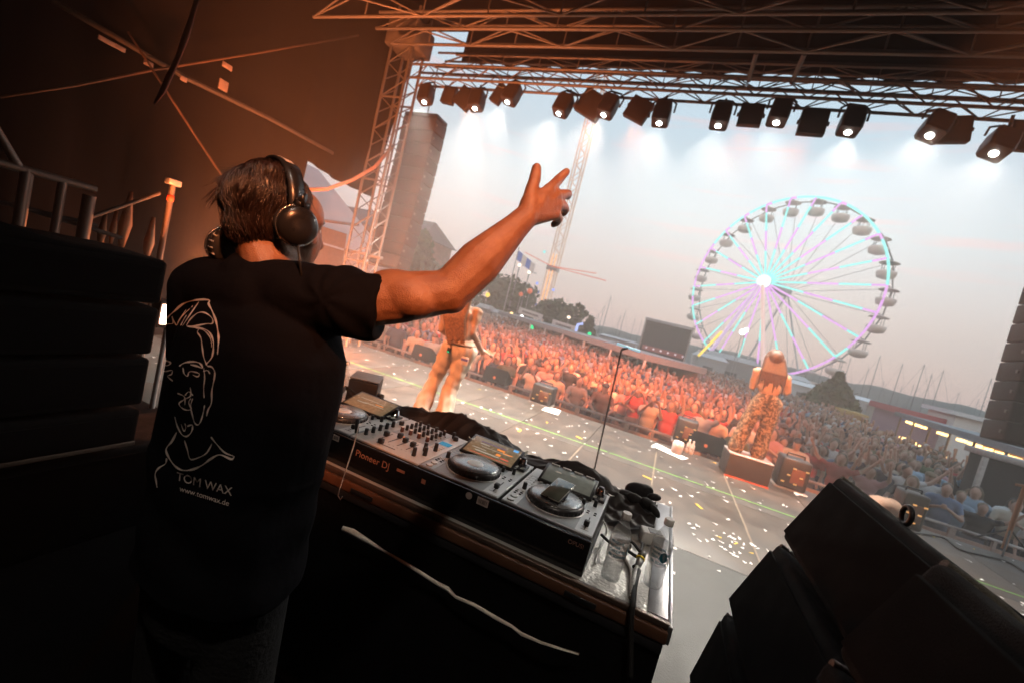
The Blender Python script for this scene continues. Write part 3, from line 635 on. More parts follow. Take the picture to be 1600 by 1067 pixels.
lattern(828, 455, 49, arm_m, .35, 'red orange lit cluster in the dark tree left of the drop tower'); lattern(814, 460, 49, arm_m, .28, 'small red orange light beside the dark tree left of the drop tower')
lattern(762, 461, 47, yellow_l, .3, 'yellow light right under the elbow of the raised arm')
lattern(830, 512, 40, green_l, .26, 'green light over the crowd under the pale stall roof'); lattern(921, 522, 42, green_l, .2, 'upper green light at the right end of the stall roof'); lattern(915, 533, 42, green_l, .18, 'lower green light at the right end of the stall roof')
lattern(851, 509, 44, pink_l, .30, 'pink light on the edge of the pale stall roof'); lattern(815, 496, 44, white_l, .26, 'white light under the left signboard'); lattern(799, 491, 44, E('warm_led', (1, .7, .3), 3), .22, 'small warm light near the left end of the stall roof')
lattern(1077, 574, 43, pink_l, .32, 'pink spotlight beside the black block before the ferris wheel'); lattern(1160, 519, 60, white_l, .35, 'white light low among the spokes of the ferris wheel'); lattern(1166, 516, 60, white_l, .28, 'second white light low among the spokes of the ferris wheel')
lattern(1228, 607, 44, white_l, .34, 'white light right of the singer on the box')
# yellow lit bar before the wheel
p0, p1 = ony(1091, 556, 50), ony(1128, 518, 50)
yb = thing('light_bar', 'slanted yellow light bar at the lower left of the ferris wheel', 'light bar', p0); strut('tube', p0, p1, .14, yellow_l, yb); strut('mount', p0, (p0[0], p0[1], GZ), .05, steel, yb)
bl_ = thing('blue_light_hook', 'pale blue lit hook at the right end of the stall roof', 'light', ony(900, 520, 43)); a = ony(899, 520, 43); b = ony(903, 507, 43); c = ony(911, 506, 43)
MB().tube([a, b, c], .14, 6).obj('tube', E('pale_blue_led', (.45, .55, 1), 1.3), bl_); strut('stake', a, (a[0], a[1], GZ), .04, steel, bl_)
# left stalls: one long pale roof, two signboards with unreadable print
ra, rb_ = onz(778, 490, .75), onz(1008, 563, .75)
lsr = thing('long_stall', 'long row of stalls under one pale flat roof beyond the crowd', 'stall', ((ra[0]+rb_[0])/2, (ra[1]+rb_[1])/2, GZ))
dv = (rb_-ra)/np.linalg.norm(rb_-ra); nv = np.array([-dv[1], dv[0], 0])
MB().extrude([ra, rb_, rb_+nv*4, ra+nv*4], (0, 0, .32)).obj('roof', M('pale_roof', (.26, .25, .25), .7), lsr)
for k in range(9):
    q = ra+(rb_-ra)*(k/8); strut('post', (q[0], q[1], GZ), (q[0], q[1], .75), .07, white_paint, lsr)
    if k < 8:
        q2 = q+(rb_-ra)/8; MB().extrude([q+nv*3.5, q2+nv*3.5, q2+nv*3.5-np.array([0, 0, 2.1]), q+nv*3.5-np.array([0, 0, 2.1])], nv*.1).obj('back_panel', M('stall_back', (.16, .14, .13), .8), lsr)
        MB().extrude([q+dv*.1+nv*.3+np.array([0, 0, -1.1]), q2-dv*.1+nv*.3+np.array([0, 0, -1.1]), q2-dv*.1+nv*.9+np.array([0, 0, -1.1]), q+dv*.1+nv*.9+np.array([0, 0, -1.1])], (0, 0, .08)).obj('counter', M('counter_wood', (.3, .2, .12), .6), lsr)
ink = M('sign_ink', (.13, .12, .11), .7)
def signboard(label, corners, Y):
    P = [ony(px, py, Y) for px, py in corners]; t = thing('signboard', label, 'sign', (P[0][0], Y, GZ))
    MB().extrude(P, (0, .25, 0)).obj('board', M('sign_board', (.55, .53, .50), .6), t)
    c = sum(P)/4; ex = (P[1]-P[0]); ez = (P[0]-P[3])
    rg = random.Random(label)
    for r_ in (0,):
        u = -.33
        while u < .33:
            wd = rg.uniform(.02, .05); q = c+ex*u+ez*-.02
            MB().extrude([q-np.array([0, .06, 0])+ez*.16, q-np.array([0, .06, 0])+ez*.16+ex*wd, q-np.array([0, .06, 0])-ez*.16+ex*wd, q-np.array([0, .06, 0])-ez*.16], (0, .05, 0)).obj('letter_block', ink, t); u += wd+rg.uniform(.008, .02)
    for k in (.1, .9):
        q = P[3]+(P[2]-P[3])*k; strut('post', q+np.array([0, .1, 0]), (q[0], Y+.1, GZ), .07, steel, t)
signboard('pale signboard with dark lettering left of the drop tower foot', [(812, 480), (848, 492), (845, 501), (809, 489)], 46.5)
signboard('pale signboard with dark lettering right of the drop tower foot', [(864, 499), (899, 510), (896, 520), (861, 509)], 47.5)
# FOH block
fb = [ony(1011, 496, 45), ony(1083, 514, 45)]
foh = thing('mixing_tower', 'big black clad block standing in the crowd before the ferris wheel', 'mixing tower', ((fb[0][0]+fb[1][0])/2, 46.5, GZ))
foh_m = M('black_scrim', (.035, .034, .036), .85, var=.2, scale=.8)
MB().span(fb[0][0], fb[1][0], 45, 48.5, GZ, fb[0][2]-.25).obj('cladding', foh_m, foh)
MB().span(fb[0][0]-.1, fb[1][0]+.1, 44.9, 48.6, fb[0][2]-.24, fb[0][2]).obj('roof', M('grey_roof_sheet', (.35, .35, .36), .6), foh)
MB().span(fb[0][0]+.3, fb[1][0]-.2, 44.86, 44.98, .9, 1.35).obj('desk_shelf', M('dim_red_band', (.28, .10, .10), .7), foh)
for k in range(6): MB().ell((fb[0][0]+.7+.7*k, 44.8, 1.15), .09, 8, 6).obj('desk_lamp', E('dim_lamp', (.8, .7, .75), 1.0), foh)
for xx in (fb[0][0], fb[1][0]): strut('corner_post', (xx, 44.95, GZ), (xx, 44.95, fb[0][2]), .09, steel, foh)
# right bar, lit inside
bar_y = 30; ba, bb = onz(1408, 651, 1.1), onz(1640, 726, 1.1)
bar = thing('lit_bar', 'long bar with glowing warm lights under a pale flat roof at the right', 'bar', ((ba[0]+bb[0])/2, (ba[1]+bb[1])/2, GZ))
dv = (bb-ba)/np.linalg.norm(bb-ba); nv = np.array([-dv[1], dv[0], 0]); nv = nv if nv[0] > 0 else -nv
MB().extrude([ba-nv*.3, bb-nv*.3, bb+nv*4, ba+nv*4], (0, 0, .22)).obj('roof', M('bar_roof', (.20, .20, .21), .7), bar)
L_ = np.linalg.norm(bb-ba)
bar_post = M('bar_post', (.15, .12, .1), .6)
for k in range(7):
    q = ba+dv*(L_*k/6); strut('post', (q[0], q[1], GZ), (q[0], q[1], 1.1), .04, bar_post, bar)
MB().extrude([ba+nv*3.2, bb+nv*3.2, bb+nv*3.2-np.array([0, 0, 2.2]), ba+nv*3.2-np.array([0, 0, 2.2])], nv*.1).obj('back_wall', M('bar_back', (.30, .17, .08), .7), bar)
MB().extrude([ba-np.array([0, 0, 1.15]), bb-np.array([0, 0, 1.15]), bb-np.array([0, 0, 2.2]), ba-np.array([0, 0, 2.2])], nv*.5).obj('counter', M('bar_counter', (.4, .22, .1), .6), bar)
for lv, n in ((-.16, 46), (-1.0, 40)):
    for k in range(n):
        if random.random() < .2+.5*(k/n): continue
        q = ba+dv*(L_*(k+.5)/n*.9)+nv*(.25 if lv > -.5 else .05)+np.array([0, 0, lv]); o = MB().box(q, (L_/n*.8, .06, .11)).obj('light_strip', warm_l, bar)
for k in range(5):
    q = ba+dv*(L_*(k+.7)/6)+nv*2; l = bpy.data.lights.new('bar_bulb', 'POINT'); l.energy = 60; l.color = (1, .6, .25); l.shadow_soft_size = .15; o = bpy.data.objects.new('bar_bulb', l); col.objects.link(o); o.parent = bar; o.location = tuple(q+np.array([0, 0, -.35])-np.array(WL[bar.name]))
# red topped stall & white box tents behind the bar
rs = thing('red_topped_stall', 'stall with a red and blue striped top above the lit bar', 'stall', ony(1450, 655, 36)*np.array([1, 1, 0])+np.array([0, 0, GZ]))
a, b = ony(1413, 638, 35), ony(1490, 648, 35)
MB().span(a[0], b[0]+.3, 35, 39, GZ, a[2]-.4).obj('wall', M('mauve_wall', (.30, .20, .24), .7), rs)
MB().span(a[0]-.3, b[0]+.5, 34.7, 39.3, a[2]-.4, a[2]).obj('fascia', M('red_fascia', (.36, .09, .10), .6), rs)
for k in range(7): MB().box((a[0]+.3+k*.62, 34.96, a[2]-.62), (.5, .08, .3)).obj('fascia_panel', M('fascia_blue', (.12, .15, .32), .6) if k == 0 else (bpy.data.materials['fascia_blue'] if k % 2 == 0 else bpy.data.materials['mauve_wall']), rs)
wt = thing('white_box_stall', 'white box stall above the right part of the lit bar', 'stall', ony(1530, 670, 34)*np.array([1, 1, 0])+np.array([0, 0, GZ]))
a, b = ony(1495, 646, 34), ony(1562, 668, 34)
MB().span(a[0], b[0], 34, 37, GZ, a[2]-.1).obj('wall', white_paint, wt); MB().span(a[0]-.3, b[0]+.3, 33.7, 37.3, a[2]-.1, a[2]+.15).obj('roof', M('white_roof', (.6, .6, .6), .6), wt)
MB().box((a[0]+1.6, 33.96, a[2]-.9), (.55, .05, .5)).obj('green_mark', M('green_mark', (.08, .22, .10), .6), wt); MB().box((a[0]+2.6, 33.96, a[2]-.95), (.28, .05, .55)).obj('blue_mark', M('blue_mark', (.1, .2, .4), .6), wt)
# row of white tents and huts at the far edge of the crowd
far = [(1335, 622, 52, 4.0, .8, (.6, .59, .58)), (1372, 632, 54, 3.4, .7, (.62, .6, .58)), (1395, 641, 50, 2.4, 1.1, (.45, .40, .36)), (1257, 603, 50, 3.4, .9, (.55, .54, .53)), (1233, 590, 58, 4.2, 1.2, (.42, .41, .40)), (1286, 615, 54, 2.4, .8, (.60, .6, .58)), (1145, 563, 62, 6, 1.6, (.30, .28, .27)), (1110, 560, 60, 4, 1.2, (.40, .38, .37)), (965, 530, 60, 5.0, .6, (.45, .42, .42)), (742, 478, 46, 3.4, 1.1, (.36, .33, .31)), (765, 486, 47, 2.6, .9, (.48, .45, .44))]
where = ['right of the dark conical tree', 'under the right masts', 'just left of the red topped stall', 'left of the dark conical tree', 'beside the lower right rim of the ferris wheel', 'hidden behind the dark conical tree', 'under the middle of the ferris wheel', 'right of the black block in the crowd', 'left of the black block in the crowd', 'under the raised arm, left one', 'under the raised arm, right one']
for i, (px, py, Y, wd, hd, c) in enumerate(far):
    p = ony(px, py, Y); t = thing('far_hut', ('pale' if c[0] > .44 else 'grey')+' low hut beyond the crowd '+where[i], 'hut', (p[0], Y, GZ), 'huts and tents beyond the crowd')
    MB().span(p[0]-wd/2, p[0]+wd/2, Y, Y+3, GZ, p[2]).obj('wall', M('hut_wall', c, .7), t)
    MB().loft([[(p[0]-wd/2-.2, Y-.2, p[2]), (p[0]+wd/2+.2, Y-.2, p[2]), (p[0]+wd/2+.2, Y+3.2, p[2]), (p[0]-wd/2-.2, Y+3.2, p[2])], [(p[0]-wd/2+.3, Y+1.2, p[2]+hd*.4), (p[0]+wd/2-.3, Y+1.2, p[2]+hd*.4), (p[0]+wd/2-.3, Y+1.8, p[2]+hd*.4), (p[0]-wd/2+.3, Y+1.8, p[2]+hd*.4)]], smooth=False).obj('roof', M('hut_roof', tuple(min(.7, v*1.1) for v in c), .7), t)
    MB().box((p[0], Y-.01, GZ+1.0), (wd*.3, .05, 1.9)).obj('doorway', ink, t)
yt = thing('yellow_stall', 'small yellow stall right of the dark conical tree at the crowd edge', 'stall', ony(1340, 648, 42)*np.array([1, 1, 0])+np.array([0, 0, GZ])); a, b = ony(1322, 640, 42), ony(1352, 652, 42)
MB().span(a[0], b[0], 42, 44, GZ, a[2]-.2).obj('wall', M('yellow_wall', (.42, .25, .08), .7), yt); MB().span(a[0]-.15, b[0]+.15, 41.8, 44.2, a[2]-.2, a[2]).obj('awning', M('yellow_awning', (.5, .34, .12), .7), yt)
# sailing boats
boat_m = M('hull_white', (.6, .6, .6), .4); mast_m = M('mast_alloy', (.16, .15, .15), .4, var=.1)
hb4 = MB(); hb4.loft([[(x, -w_, z0), (x, w_, z0), (x, w_*1.25, 1.0), (x, -w_*1.25, 1.0)] for x, w_, z0 in ((-4.5, .9, .2), (-2, 1.2, -.1), (2, 1.0, -.1), (4.6, .08, .3))], smooth=False); hull_me = hb4.mesh('hull', boat_m)
hb4 = MB(); hb4.box((-.6, 0, 1.25), (3.2, 1.3, .5), None, 0, .1); cabin_me = hb4.mesh('cabin_top', boat_m)
mast_me = MB().cyl((0, 0, 1), (0, 0, 13.6), .085, .05, 6).mesh('mast', mast_m)
hb4 = MB(); hb4.cyl((0, 0, 2.4), (-3.6, 0, 2.5), .09, n=5); boom_me = hb4.mesh('boom', mast_m)
hb4 = MB(); hb4.cyl((0, -.7, 8), (0, .7, 8), .03, n=4); hb4.cyl((0, 0, 13.4), (4.4, 0, 1.0), .018, n=4); hb4.cyl((0, 0, 13.4), (-4.4, 0, 1.0), .018, n=4); rig_me = hb4.mesh('rigging', mast_m)
masts = [(1376, 555, 100), (1358, 574, 108), (1445, 568, 98), (1411, 567, 104), (1457, 583, 110), (1475, 577, 106), (1382, 594, 120), (1410, 602, 125), (1499, 612, 120), (1550, 590, 104), (1548, 620, 125), (1530, 622, 130), (1428, 600, 125), (1330, 558, 116), (1320, 585, 128), (1300, 572, 122), (955, 462, 104), (945, 478, 112), (978, 484, 108), (970, 492, 116), (993, 497, 118), (936, 490, 120), (904, 474, 108), (915, 486, 124), (1003, 500, 122), (888, 466, 118), (1140, 545, 112), (1155, 538, 118), (1175, 548, 110), (1105, 528, 120), (1240, 560, 114), (1265, 565, 118), (1290, 560, 108), (1122, 534, 126)]
masts.sort(); regn = {}
ordn2 = 'first second third fourth fifth sixth seventh eighth ninth tenth eleventh twelfth thirteenth fourteenth fifteenth sixteenth'.split()
for i, (px, py, Y) in enumerate(masts):
    p = ony(px, py, Y); sc_b = max(.62, min(1.25, (p[2]-GZ+.8)/13.6))
    grp = 'moored sailing boats beyond the crowd'
    reg = 'right of the conical tree' if px > 1318 else ('behind the ferris wheel' if px > 1050 else 'left of the black block')
    t = thing('sailing_boat', ('tall' if sc_b > .95 else 'short')+' masted sailing boat, '+ordn2[regn.setdefault(reg, 0)]+' mast from the left, '+reg, 'sailing boat', (p[0], Y, GZ-.9), grp)
    regn[reg] += 1
    t.rotation_euler = (0, 0, random.uniform(-.6, .6)); t.scale = (sc_b,)*3
    for nm, me in (('hull', hull_me), ('cabin_top', cabin_me), ('mast', mast_me), ('boom', boom_me), ('rigging', rig_me)):
        q = bpy.data.objects.new(nm, me); col.objects.link(q); q.parent = t
# ------------------------------------------------------------------ people: blended bodies
def seg_dist(P, a, b, ra, rb):
    ab = b-a; t = np.clip(((P-a)@ab)/(ab@ab+1e-12), 0, 1); return np.linalg.norm(P-(a+t[:, None]*ab), axis=1)-(ra+(rb-ra)*t)
def blend(name, prims, voxel, mats, smooth=6, parent=None, sfac=.5, adapt=0.0):
    """prims: ('c',p0,p1,r0,r1,mat[,flat]) tapered capsules / ('e',centre,radii,mat[,rot]) ellipsoids -> one continuous skin; materials by nearest primitive"""
    b = MB()
    for p in prims:
        if p[0] == 'c':
            a0, a1 = np.asarray(p[1], float), np.asarray(p[2], float); d = a1-a0; L = np.linalg.norm(d); d = d/(L+1e-9); r0, r1 = p[3], p[4]
            pts, rs = [], []
            for k in range(5): an = math.pi/2*(1-k/4.0); pts.append(a0-d*r0*math.sin(an)); rs.append(max(1e-4, r0*math.cos(an)))
            for k in range(5): an = math.pi/2*(k/4.0); pts.append(a1+d*r1*math.sin(an)); rs.append(max(1e-4, r1*math.cos(an)))
            b.tube(pts, rs, 14)
        else: b.ell(p[1], p[2], 20, 14, 0, p[4] if len(p) > 4 else None)
    me = b.mesh(name+'_raw', mats[0]); o = bpy.data.objects.new('tmp_body', me); col.objects.link(o)
    md = o.modifiers.new('r', 'REMESH'); md.mode = 'VOXEL'; md.voxel_size = voxel; md.use_smooth_shade = True
    ms = o.modifiers.new('s', 'SMOOTH'); ms.iterations = smooth; ms.factor = sfac
    dg = bpy.context.evaluated_depsgraph_get(); out = bpy.data.meshes.new_from_object(o.evaluated_get(dg)); out.name = name
    bpy.data.objects.remove(o); bpy.data.meshes.remove(me)
    nf = len(out.polygons); C = np.empty(nf*3); out.polygons.foreach_get('center', C); C = C.reshape(-1, 3)
    best = np.full(nf, 1e9); mi = np.zeros(nf, int)
    for p in prims:
        if p[0] == 'c': dd = seg_dist(C, np.asarray(p[1], float), np.asarray(p[2], float), p[3], p[4]); m = p[5]
        else:
            q = C-np.asarray(p[1], float)
            if len(p) > 4: q = q@np.asarray(p[4])
            r = np.asarray(p[2], float); k = np.linalg.norm(q/r, axis=1); dd = (k-1)*r.min(); m = p[3]
        u = dd < best; best[u] = dd[u]; mi[u] = m
    out.materials.clear()
    for m in mats: out.materials.append(m)
    out.polygons.foreach_set('material_index', mi.tolist()); out.polygons.foreach_set('use_smooth', [True]*nf); out.update()
    return out
# ---- the audience
skin_o = objcol('crowd_skin', 1, (.30, .18, .13), (.44, .28, .21), .6, .1)
shirt_o = objcol('crowd_shirt')
trous_o = objcol('crowd_trousers', 1, (.02, .022, .03), (.10, .12, .17), .85, .5)
hair_o = objcol('crowd_hair', 1, (.015, .011, .009), (.16, .10, .05), .7, .8)
V3 = lambda x, y, z: np.array([x, y, z], float)
def crowd_prims(pose, hair):
    pr = [('c', V3(-.09, 0, .05), V3(-.10, 0, .85), .055, .085, 2), ('c', V3(.09, 0, .05), V3(.10, 0, .85), .055, .085, 2), ('e', V3(0, 0, .93), (.17, .12, .13), 2),
          ('e', V3(0, 0, 1.10), (.165, .115, .2), 1), ('e', V3(0, .01, 1.30), (.19, .12, .17), 1), ('c', V3(-.15, 0, 1.40), V3(.15, 0, 1.40), .07, .07, 1),
          ('c', V3(0, .01, 1.42), V3(0, -.01, 1.52), .055, .05, 0), ('e', V3(0, -.02, 1.60), (.075, .095, .115), 0), ('e', V3(0, -.115, 1.585), (.014, .02, .02), 0), ('e', V3(0, -.05, 1.53), (.05, .06, .05), 0)]
    if hair == 'short': pr += [('e', V3(0, .015, 1.645), (.084, .10, .085), 3)]
    elif hair == 'long': pr += [('e', V3(0, .015, 1.64), (.088, .105, .09), 3), ('c', V3(-.06, .05, 1.6), V3(-.08, .05, 1.38), .05, .04, 3), ('c', V3(.06, .05, 1.6), V3(.08, .05, 1.38), .05, .04, 3), ('c', V3(0, .08, 1.6), V3(0, .09, 1.35), .06, .05, 3)]
    else: pr += [('e', V3(0, .0, 1.655), (.09, .108, .075), 3), ('c', V3(-.04, -.12, 1.655), V3(.04, -.12, 1.655), .022, .022, 3)]
    def arm(s, el, wr):
        sh = V3(s*.2, 0, 1.39); mid = sh+(el-sh)*.55
        return [('c', sh, mid, .06, .055, 1), ('c', mid, el, .045, .04, 0), ('c', el, wr, .04, .03, 0), ('e', wr+(wr-el)/np.linalg.norm(wr-el)*.07, (.035, .035, .06), 0)]
    A = {'down': (V3(.27, .02, 1.12), V3(.25, -.12, .90)), 'up': (V3(.30, -.06, 1.55), V3(.25, -.10, 1.83)), 'clap': (V3(.28, -.10, 1.16), V3(.06, -.30, 1.30)), 'phone': (V3(.25, -.2, 1.28), V3(.10, -.36, 1.58)), 'wide': (V3(.38, -.05, 1.5), V3(.52, -.08, 1.75)), 'rail': (V3(.28, -.16, 1.16), V3(.16, -.40, 1.08))}
    P = {'arms hanging down': ('down', 'down'), 'one arm raised': ('down', 'up'), 'both arms raised': ('up', 'up'), 'hands clapping in front': ('clap', 'clap'), 'a phone held up': ('phone', 'phone'), 'arms spread high': ('wide', 'wide'), 'forearms on the barrier': ('rail', 'rail')}[pose]
    for s, k in zip((-1, 1), P):
        e, w_ = A[k]; pr += arm(s, e*np.array([s, 1, 1]), w_*np.array([s, 1, 1]))
    if pose == 'a phone held up': pr += [('e', V3(0, -.40, 1.66), (.075, .012, .045), 3)]
    return pr
poses = ['arms hanging down', 'one arm raised', 'both arms raised', 'hands clapping in front', 'a phone held up', 'arms spread high', 'forearms on the barrier']
hairs = ['short', 'long', 'cap']; hair_txt = {'short': 'short hair', 'long': 'long hair', 'cap': 'a cap'}
CM = {(p, h): blend('person', crowd_prims(p, h), .024, [skin_o, shirt_o, trous_o, hair_o], 3) for p in poses for h in hairs}
shirts = [('white', (.72, .70, .68)), ('white', (.66, .64, .62)), ('cream', (.60, .52, .42)), ('black', (.02, .02, .022)), ('black', (.03, .03, .03)), ('light blue', (.35, .47, .60)), ('navy', (.03, .045, .10)), ('grey', (.26, .26, .27)), ('red', (.42, .05, .04)), ('pink', (.58, .32, .34)), ('denim blue', (.14, .20, .32)), ('brown', (.16, .10, .07)), ('olive', (.14, .15, .08))]
spots = []
block = [(fb[0][0]-.6, fb[1][0]+.6, 44.3, 60)]
y = 10.95; row = 0
while y < 47:
    dx_ = .58 if y < 20 else .66
    x = -1.05*y-3
    while x < .75*y+8:
        xx = x+random.uniform(-.17, .17); yy = y+random.uniform(-.16, .16); x += dx_*random.uniform(.85, 1.3)
        if any(b[0] < xx < b[1] and b[2] < yy < b[3] for b in block): continue
        if 6.7 < xx < 9.6 and 12.3 < yy < 14.2: continue
        e0 = (xx-ba[0])*-nv[0]+(yy-ba[1])*-nv[1]
        if xx > ba[0]-1.2 and e0 < 7.0: continue
        px, py, z = proj((xx, yy, GZ+1.6))
        if z < 1 or px < 500 or px > 1690 or py > 1120: continue
        spots.append((z, xx, yy, px, py))
    y += (.60 if y < 20 else .74); row += 1
# behind the stage-right edge there is nobody; the 300 that show largest first
spots.sort(key=lambda s: s[0]); vis = [s for s in spots if s[2] > 10.8]
near = vis[:300]; rest = vis[300:]
for (z, x, y, px, py) in near:
    frontrow = y < 11.3
    pose = random.choices(poses, [30, 16, 12, 14, 10, 5, 30 if frontrow else 0])[0]; hair = random.choices(hairs, [50, 38, 16])[0]; sn, sc_c = random.choice(shirts)
    depth_txt = 'front row' if frontrow else ('second row' if y < 13 else ('mid crowd' if y < 17 else 'farther back'))
    side = 'left of mic stand' if px < 950 else ('right of mic stand' if px < 1180 else ('right of the singers' if px < 1390 else 'at the far right'))
    o = bpy.data.objects.new('person', CM[(pose, hair)]); col.objects.link(o)
    o.location = (x, y, GZ); o.rotation_euler = (0, 0, random.uniform(-.35, .35)+math.atan2(x+.8, y-3)*-.5); s = random.uniform(.95, 1.10); o.scale = (s, s, s)
    v = random.uniform(.6, .95); o.color = (sc_c[0]*v, sc_c[1]*v, sc_c[2]*v, 1)
    tag(o, f'{sn} top, {hair_txt[hair]}, {pose}, {depth_txt}, {side}', 'person', 'people in the audience')
# everyone further back: one crowd mesh
def low_person(pose):
    b = MB()
    def ring(z, rx, ry, n=6, y0=0): return [(rx*math.cos(2*math.pi*k/n), y0+ry*math.sin(2*math.pi*k/n), z) for k in range(n)]
    b.loft([ring(0, .12, .1, 5), ring(.9, .17, .12, 5)], 3); b.loft([ring(.88, .17, .12), ring(1.25, .2, .13), ring(1.42, .17, .10), ring(1.5, .05, .05)], 1)
    b.ell((0, -.01, 1.60), (.078, .095, .12), 7, 5, 0); b.ell((0, .02, 1.65), (.088, .10, .085), 7, 4, 2)
    for s, k in ((-1, pose[0]), (1, pose[1])):
        sh = (s*.2, 0, 1.38); el, wr = {'d': ((s*.26, 0, 1.1), (s*.22, -.12, .92)), 'u': ((s*.3, -.05, 1.55), (s*.24, -.1, 1.88)), 'c': ((s*.27, -.1, 1.15), (s*.06, -.3, 1.3))}[k]
        b.tube([sh, el], [.06, .045], 4, 1, False); b.tube([el, wr], [.04, .045], 4, 0)
    V = np.array(b.v); F = b.f; return V, F, np.array(b.m)
LP = [low_person(p) for p in ('dd', 'du', 'cc', 'uu', 'dd', 'cc')]
VV, FF, CC = [], [], []; off = 0
for (z, x, y, px, py) in rest:
    V, F, m = LP[random.randrange(6)]; a = random.uniform(-.4, .4); s = random.uniform(.94, 1.1); c, sn = math.cos(a)*s, math.sin(a)*s
    W = np.stack([V[:, 0]*c-V[:, 1]*sn+x, V[:, 0]*sn+V[:, 1]*c+y, V[:, 2]*s+GZ], 1); VV.append(W)
    tone = random.uniform(.8, 1.2); sk = np.array((.32, .20, .145))*tone; sh = np.array(random.choice(shirts)[1])*random.uniform(.5, .9); ha = np.array(random.choice([(.02, .015, .012), (.06, .04, .025), (.22, .15, .08), (.03, .02, .02), (.4, .4, .4)])); tr = np.array(random.choice([(.03, .03, .04), (.08, .1, .15), (.2, .18, .15)]))
    cols = np.stack([sk, sh, ha, tr])
    for f, mm in zip(F, m): FF.append(tuple(i+off for i in f)); CC.append((len(f), mm))
    if len(CC): pass
    VV[-1] = W; off += len(V); CC[-len(F):] = [(n_, tuple(cols[mm])) for n_, mm in CC[-len(F):]]
me = bpy.data.meshes.new('crowd'); me.from_pydata(np.concatenate(VV).tolist(), [], FF)
ca = me.color_attributes.new('cloth_colour', 'FLOAT_COLOR', 'CORNER')
buf = np.concatenate([np.tile(np.array([*c, 1.0]), (n_, 1)) for n_, c in CC]); ca.data.foreach_set('color', buf.ravel())
cm = bpy.data.materials.new('crowd_cloth'); cm.use_nodes = True; b_ = cm.node_tree.nodes['Principled BSDF']; b_.inputs['Roughness'].default_value = .8
at_ = cm.node_tree.nodes.new('ShaderNodeAttribute'); at_.attribute_name = 'cloth_colour'; cm.node_tree.links.new(at_.outputs['Color'], b_.inputs['Base Color'])
me.materials.append(cm); me.polygons.foreach_set('use_smooth', [True]*len(me.polygons)); link('crowd', me, kind='stuff', label='dense crowd of people filling the ground beyond the front rows')
# crowd barrier sections
bar_me_m = M('barrier_metal', (.30, .26, .24), .45, metal=.5)
bt = thing('crowd_barrier', 'metal crowd barrier section with a solid kick plate before the front row', 'barrier', (0, 0, 0), 'crowd barrier sections')
bmr = MB(); bmr.tube([(-.6, 0, 1.12), (.6, 0, 1.12)], .03, 8); bmr.obj('top_rail', bar_me_m, bt)
for sx in (-.58, 0, .58): MB().span(sx-.025, sx+.025, -.03, .03, 0, 1.1).obj('upright', bar_me_m, bt)
MB().span(-.58, .58, -.012, .012, .08, .98).obj('panel', M('barrier_plate', (.34, .25, .21), .55, metal=.3), bt); MB().span(-.6, .6, -.75, -.05, .0, .03).obj('step_plate', bar_me_m, bt)
k = 0
ordw = ['first', 'second', 'third', 'fourth', 'fifth', 'sixth', 'seventh', 'eighth', 'ninth', 'tenth', 'eleventh', 'twelfth', 'thirteenth', 'fourteenth', 'fifteenth', 'sixteenth', 'seventeenth', 'eighteenth']
for i in range(-9, 9):
    o = bt if k == 0 else copy_tree(bt); o.location = (i*1.21+.1, 10.35, GZ); k += 1
    o['label'] = f'metal crowd barrier section with a solid plate, {ordw[k-1]} section counted from the lattice tower side'
# ------------------------------------------------------------------ DJ booth: table, players, mixer
TZ = .885; GT = 1.01
ham = bpy.data.materials.new('perforated_alu'); ham.use_nodes = True; nt = ham.node_tree; pb_ = nt.nodes['Principled BSDF']
pb_.inputs['Metallic'].default_value = .35; pb_.inputs['Roughness'].default_value = .42; pb_.inputs['Base Color'].default_value = (.46, .46, .44, 1)
tcn = nt.nodes.new('ShaderNodeTexCoord'); vo = nt.nodes.new('ShaderNodeTexVoronoi'); vo.inputs['Scale'].default_value = 95; nt.links.new(tcn.outputs['Object'], vo.inputs[0])
bpn = nt.nodes.new('ShaderNodeBump'); bpn.inputs['Strength'].default_value = .5; bpn.inputs['Distance'].default_value = .003; nt.links.new(vo.outputs['Distance'], bpn.inputs['Height']); nt.links.new(bpn.outputs[0], pb_.inputs['Normal'])
wood = M('brown_edge_trim', (.10, .045, .025), .42, var=.3, scale=9, bump=.1)
table = thing('dj_table', 'long flight case table with a brown front edge holding the players', 'table', (-.8, 1.8, 0))
MB().span(-1.95, .19, 1.325, 2.29, TZ-.04, TZ, 0, .004).obj('table_top', ham, table)
MB().span(-1.95, .195, 1.305, 1.324, TZ-.012, TZ+.006, 0, .003).obj('edge_profile', M('dark_alu_edge', (.10, .07, .055), .4, metal=.5), table)
MB().span(-1.95, .195, 1.296, 1.322, TZ-.052, TZ-.013, 0, .005).obj('front_rail', wood, table)
MB().span(-1.95, .19, 1.300, 1.322, TZ-.085, TZ-.054, 0, .003).obj('front_rail', black_paint, table)
for xx in (-.06, -.9): MB().span(xx-.05, xx+.05, 1.290, 1.2955, TZ-.042, TZ-.026, 0, .002).obj('grip_slot', black_plastic, table)
MB().span(.19, .203, 1.30, 2.30, TZ-.05, TZ+.004, 0, .003).obj('side_profile', alu, table)
MB().span(.13, .188, 1.33, 2.28, TZ+.001, TZ+.005, 0, .001).obj('edge_strip', alu, table)
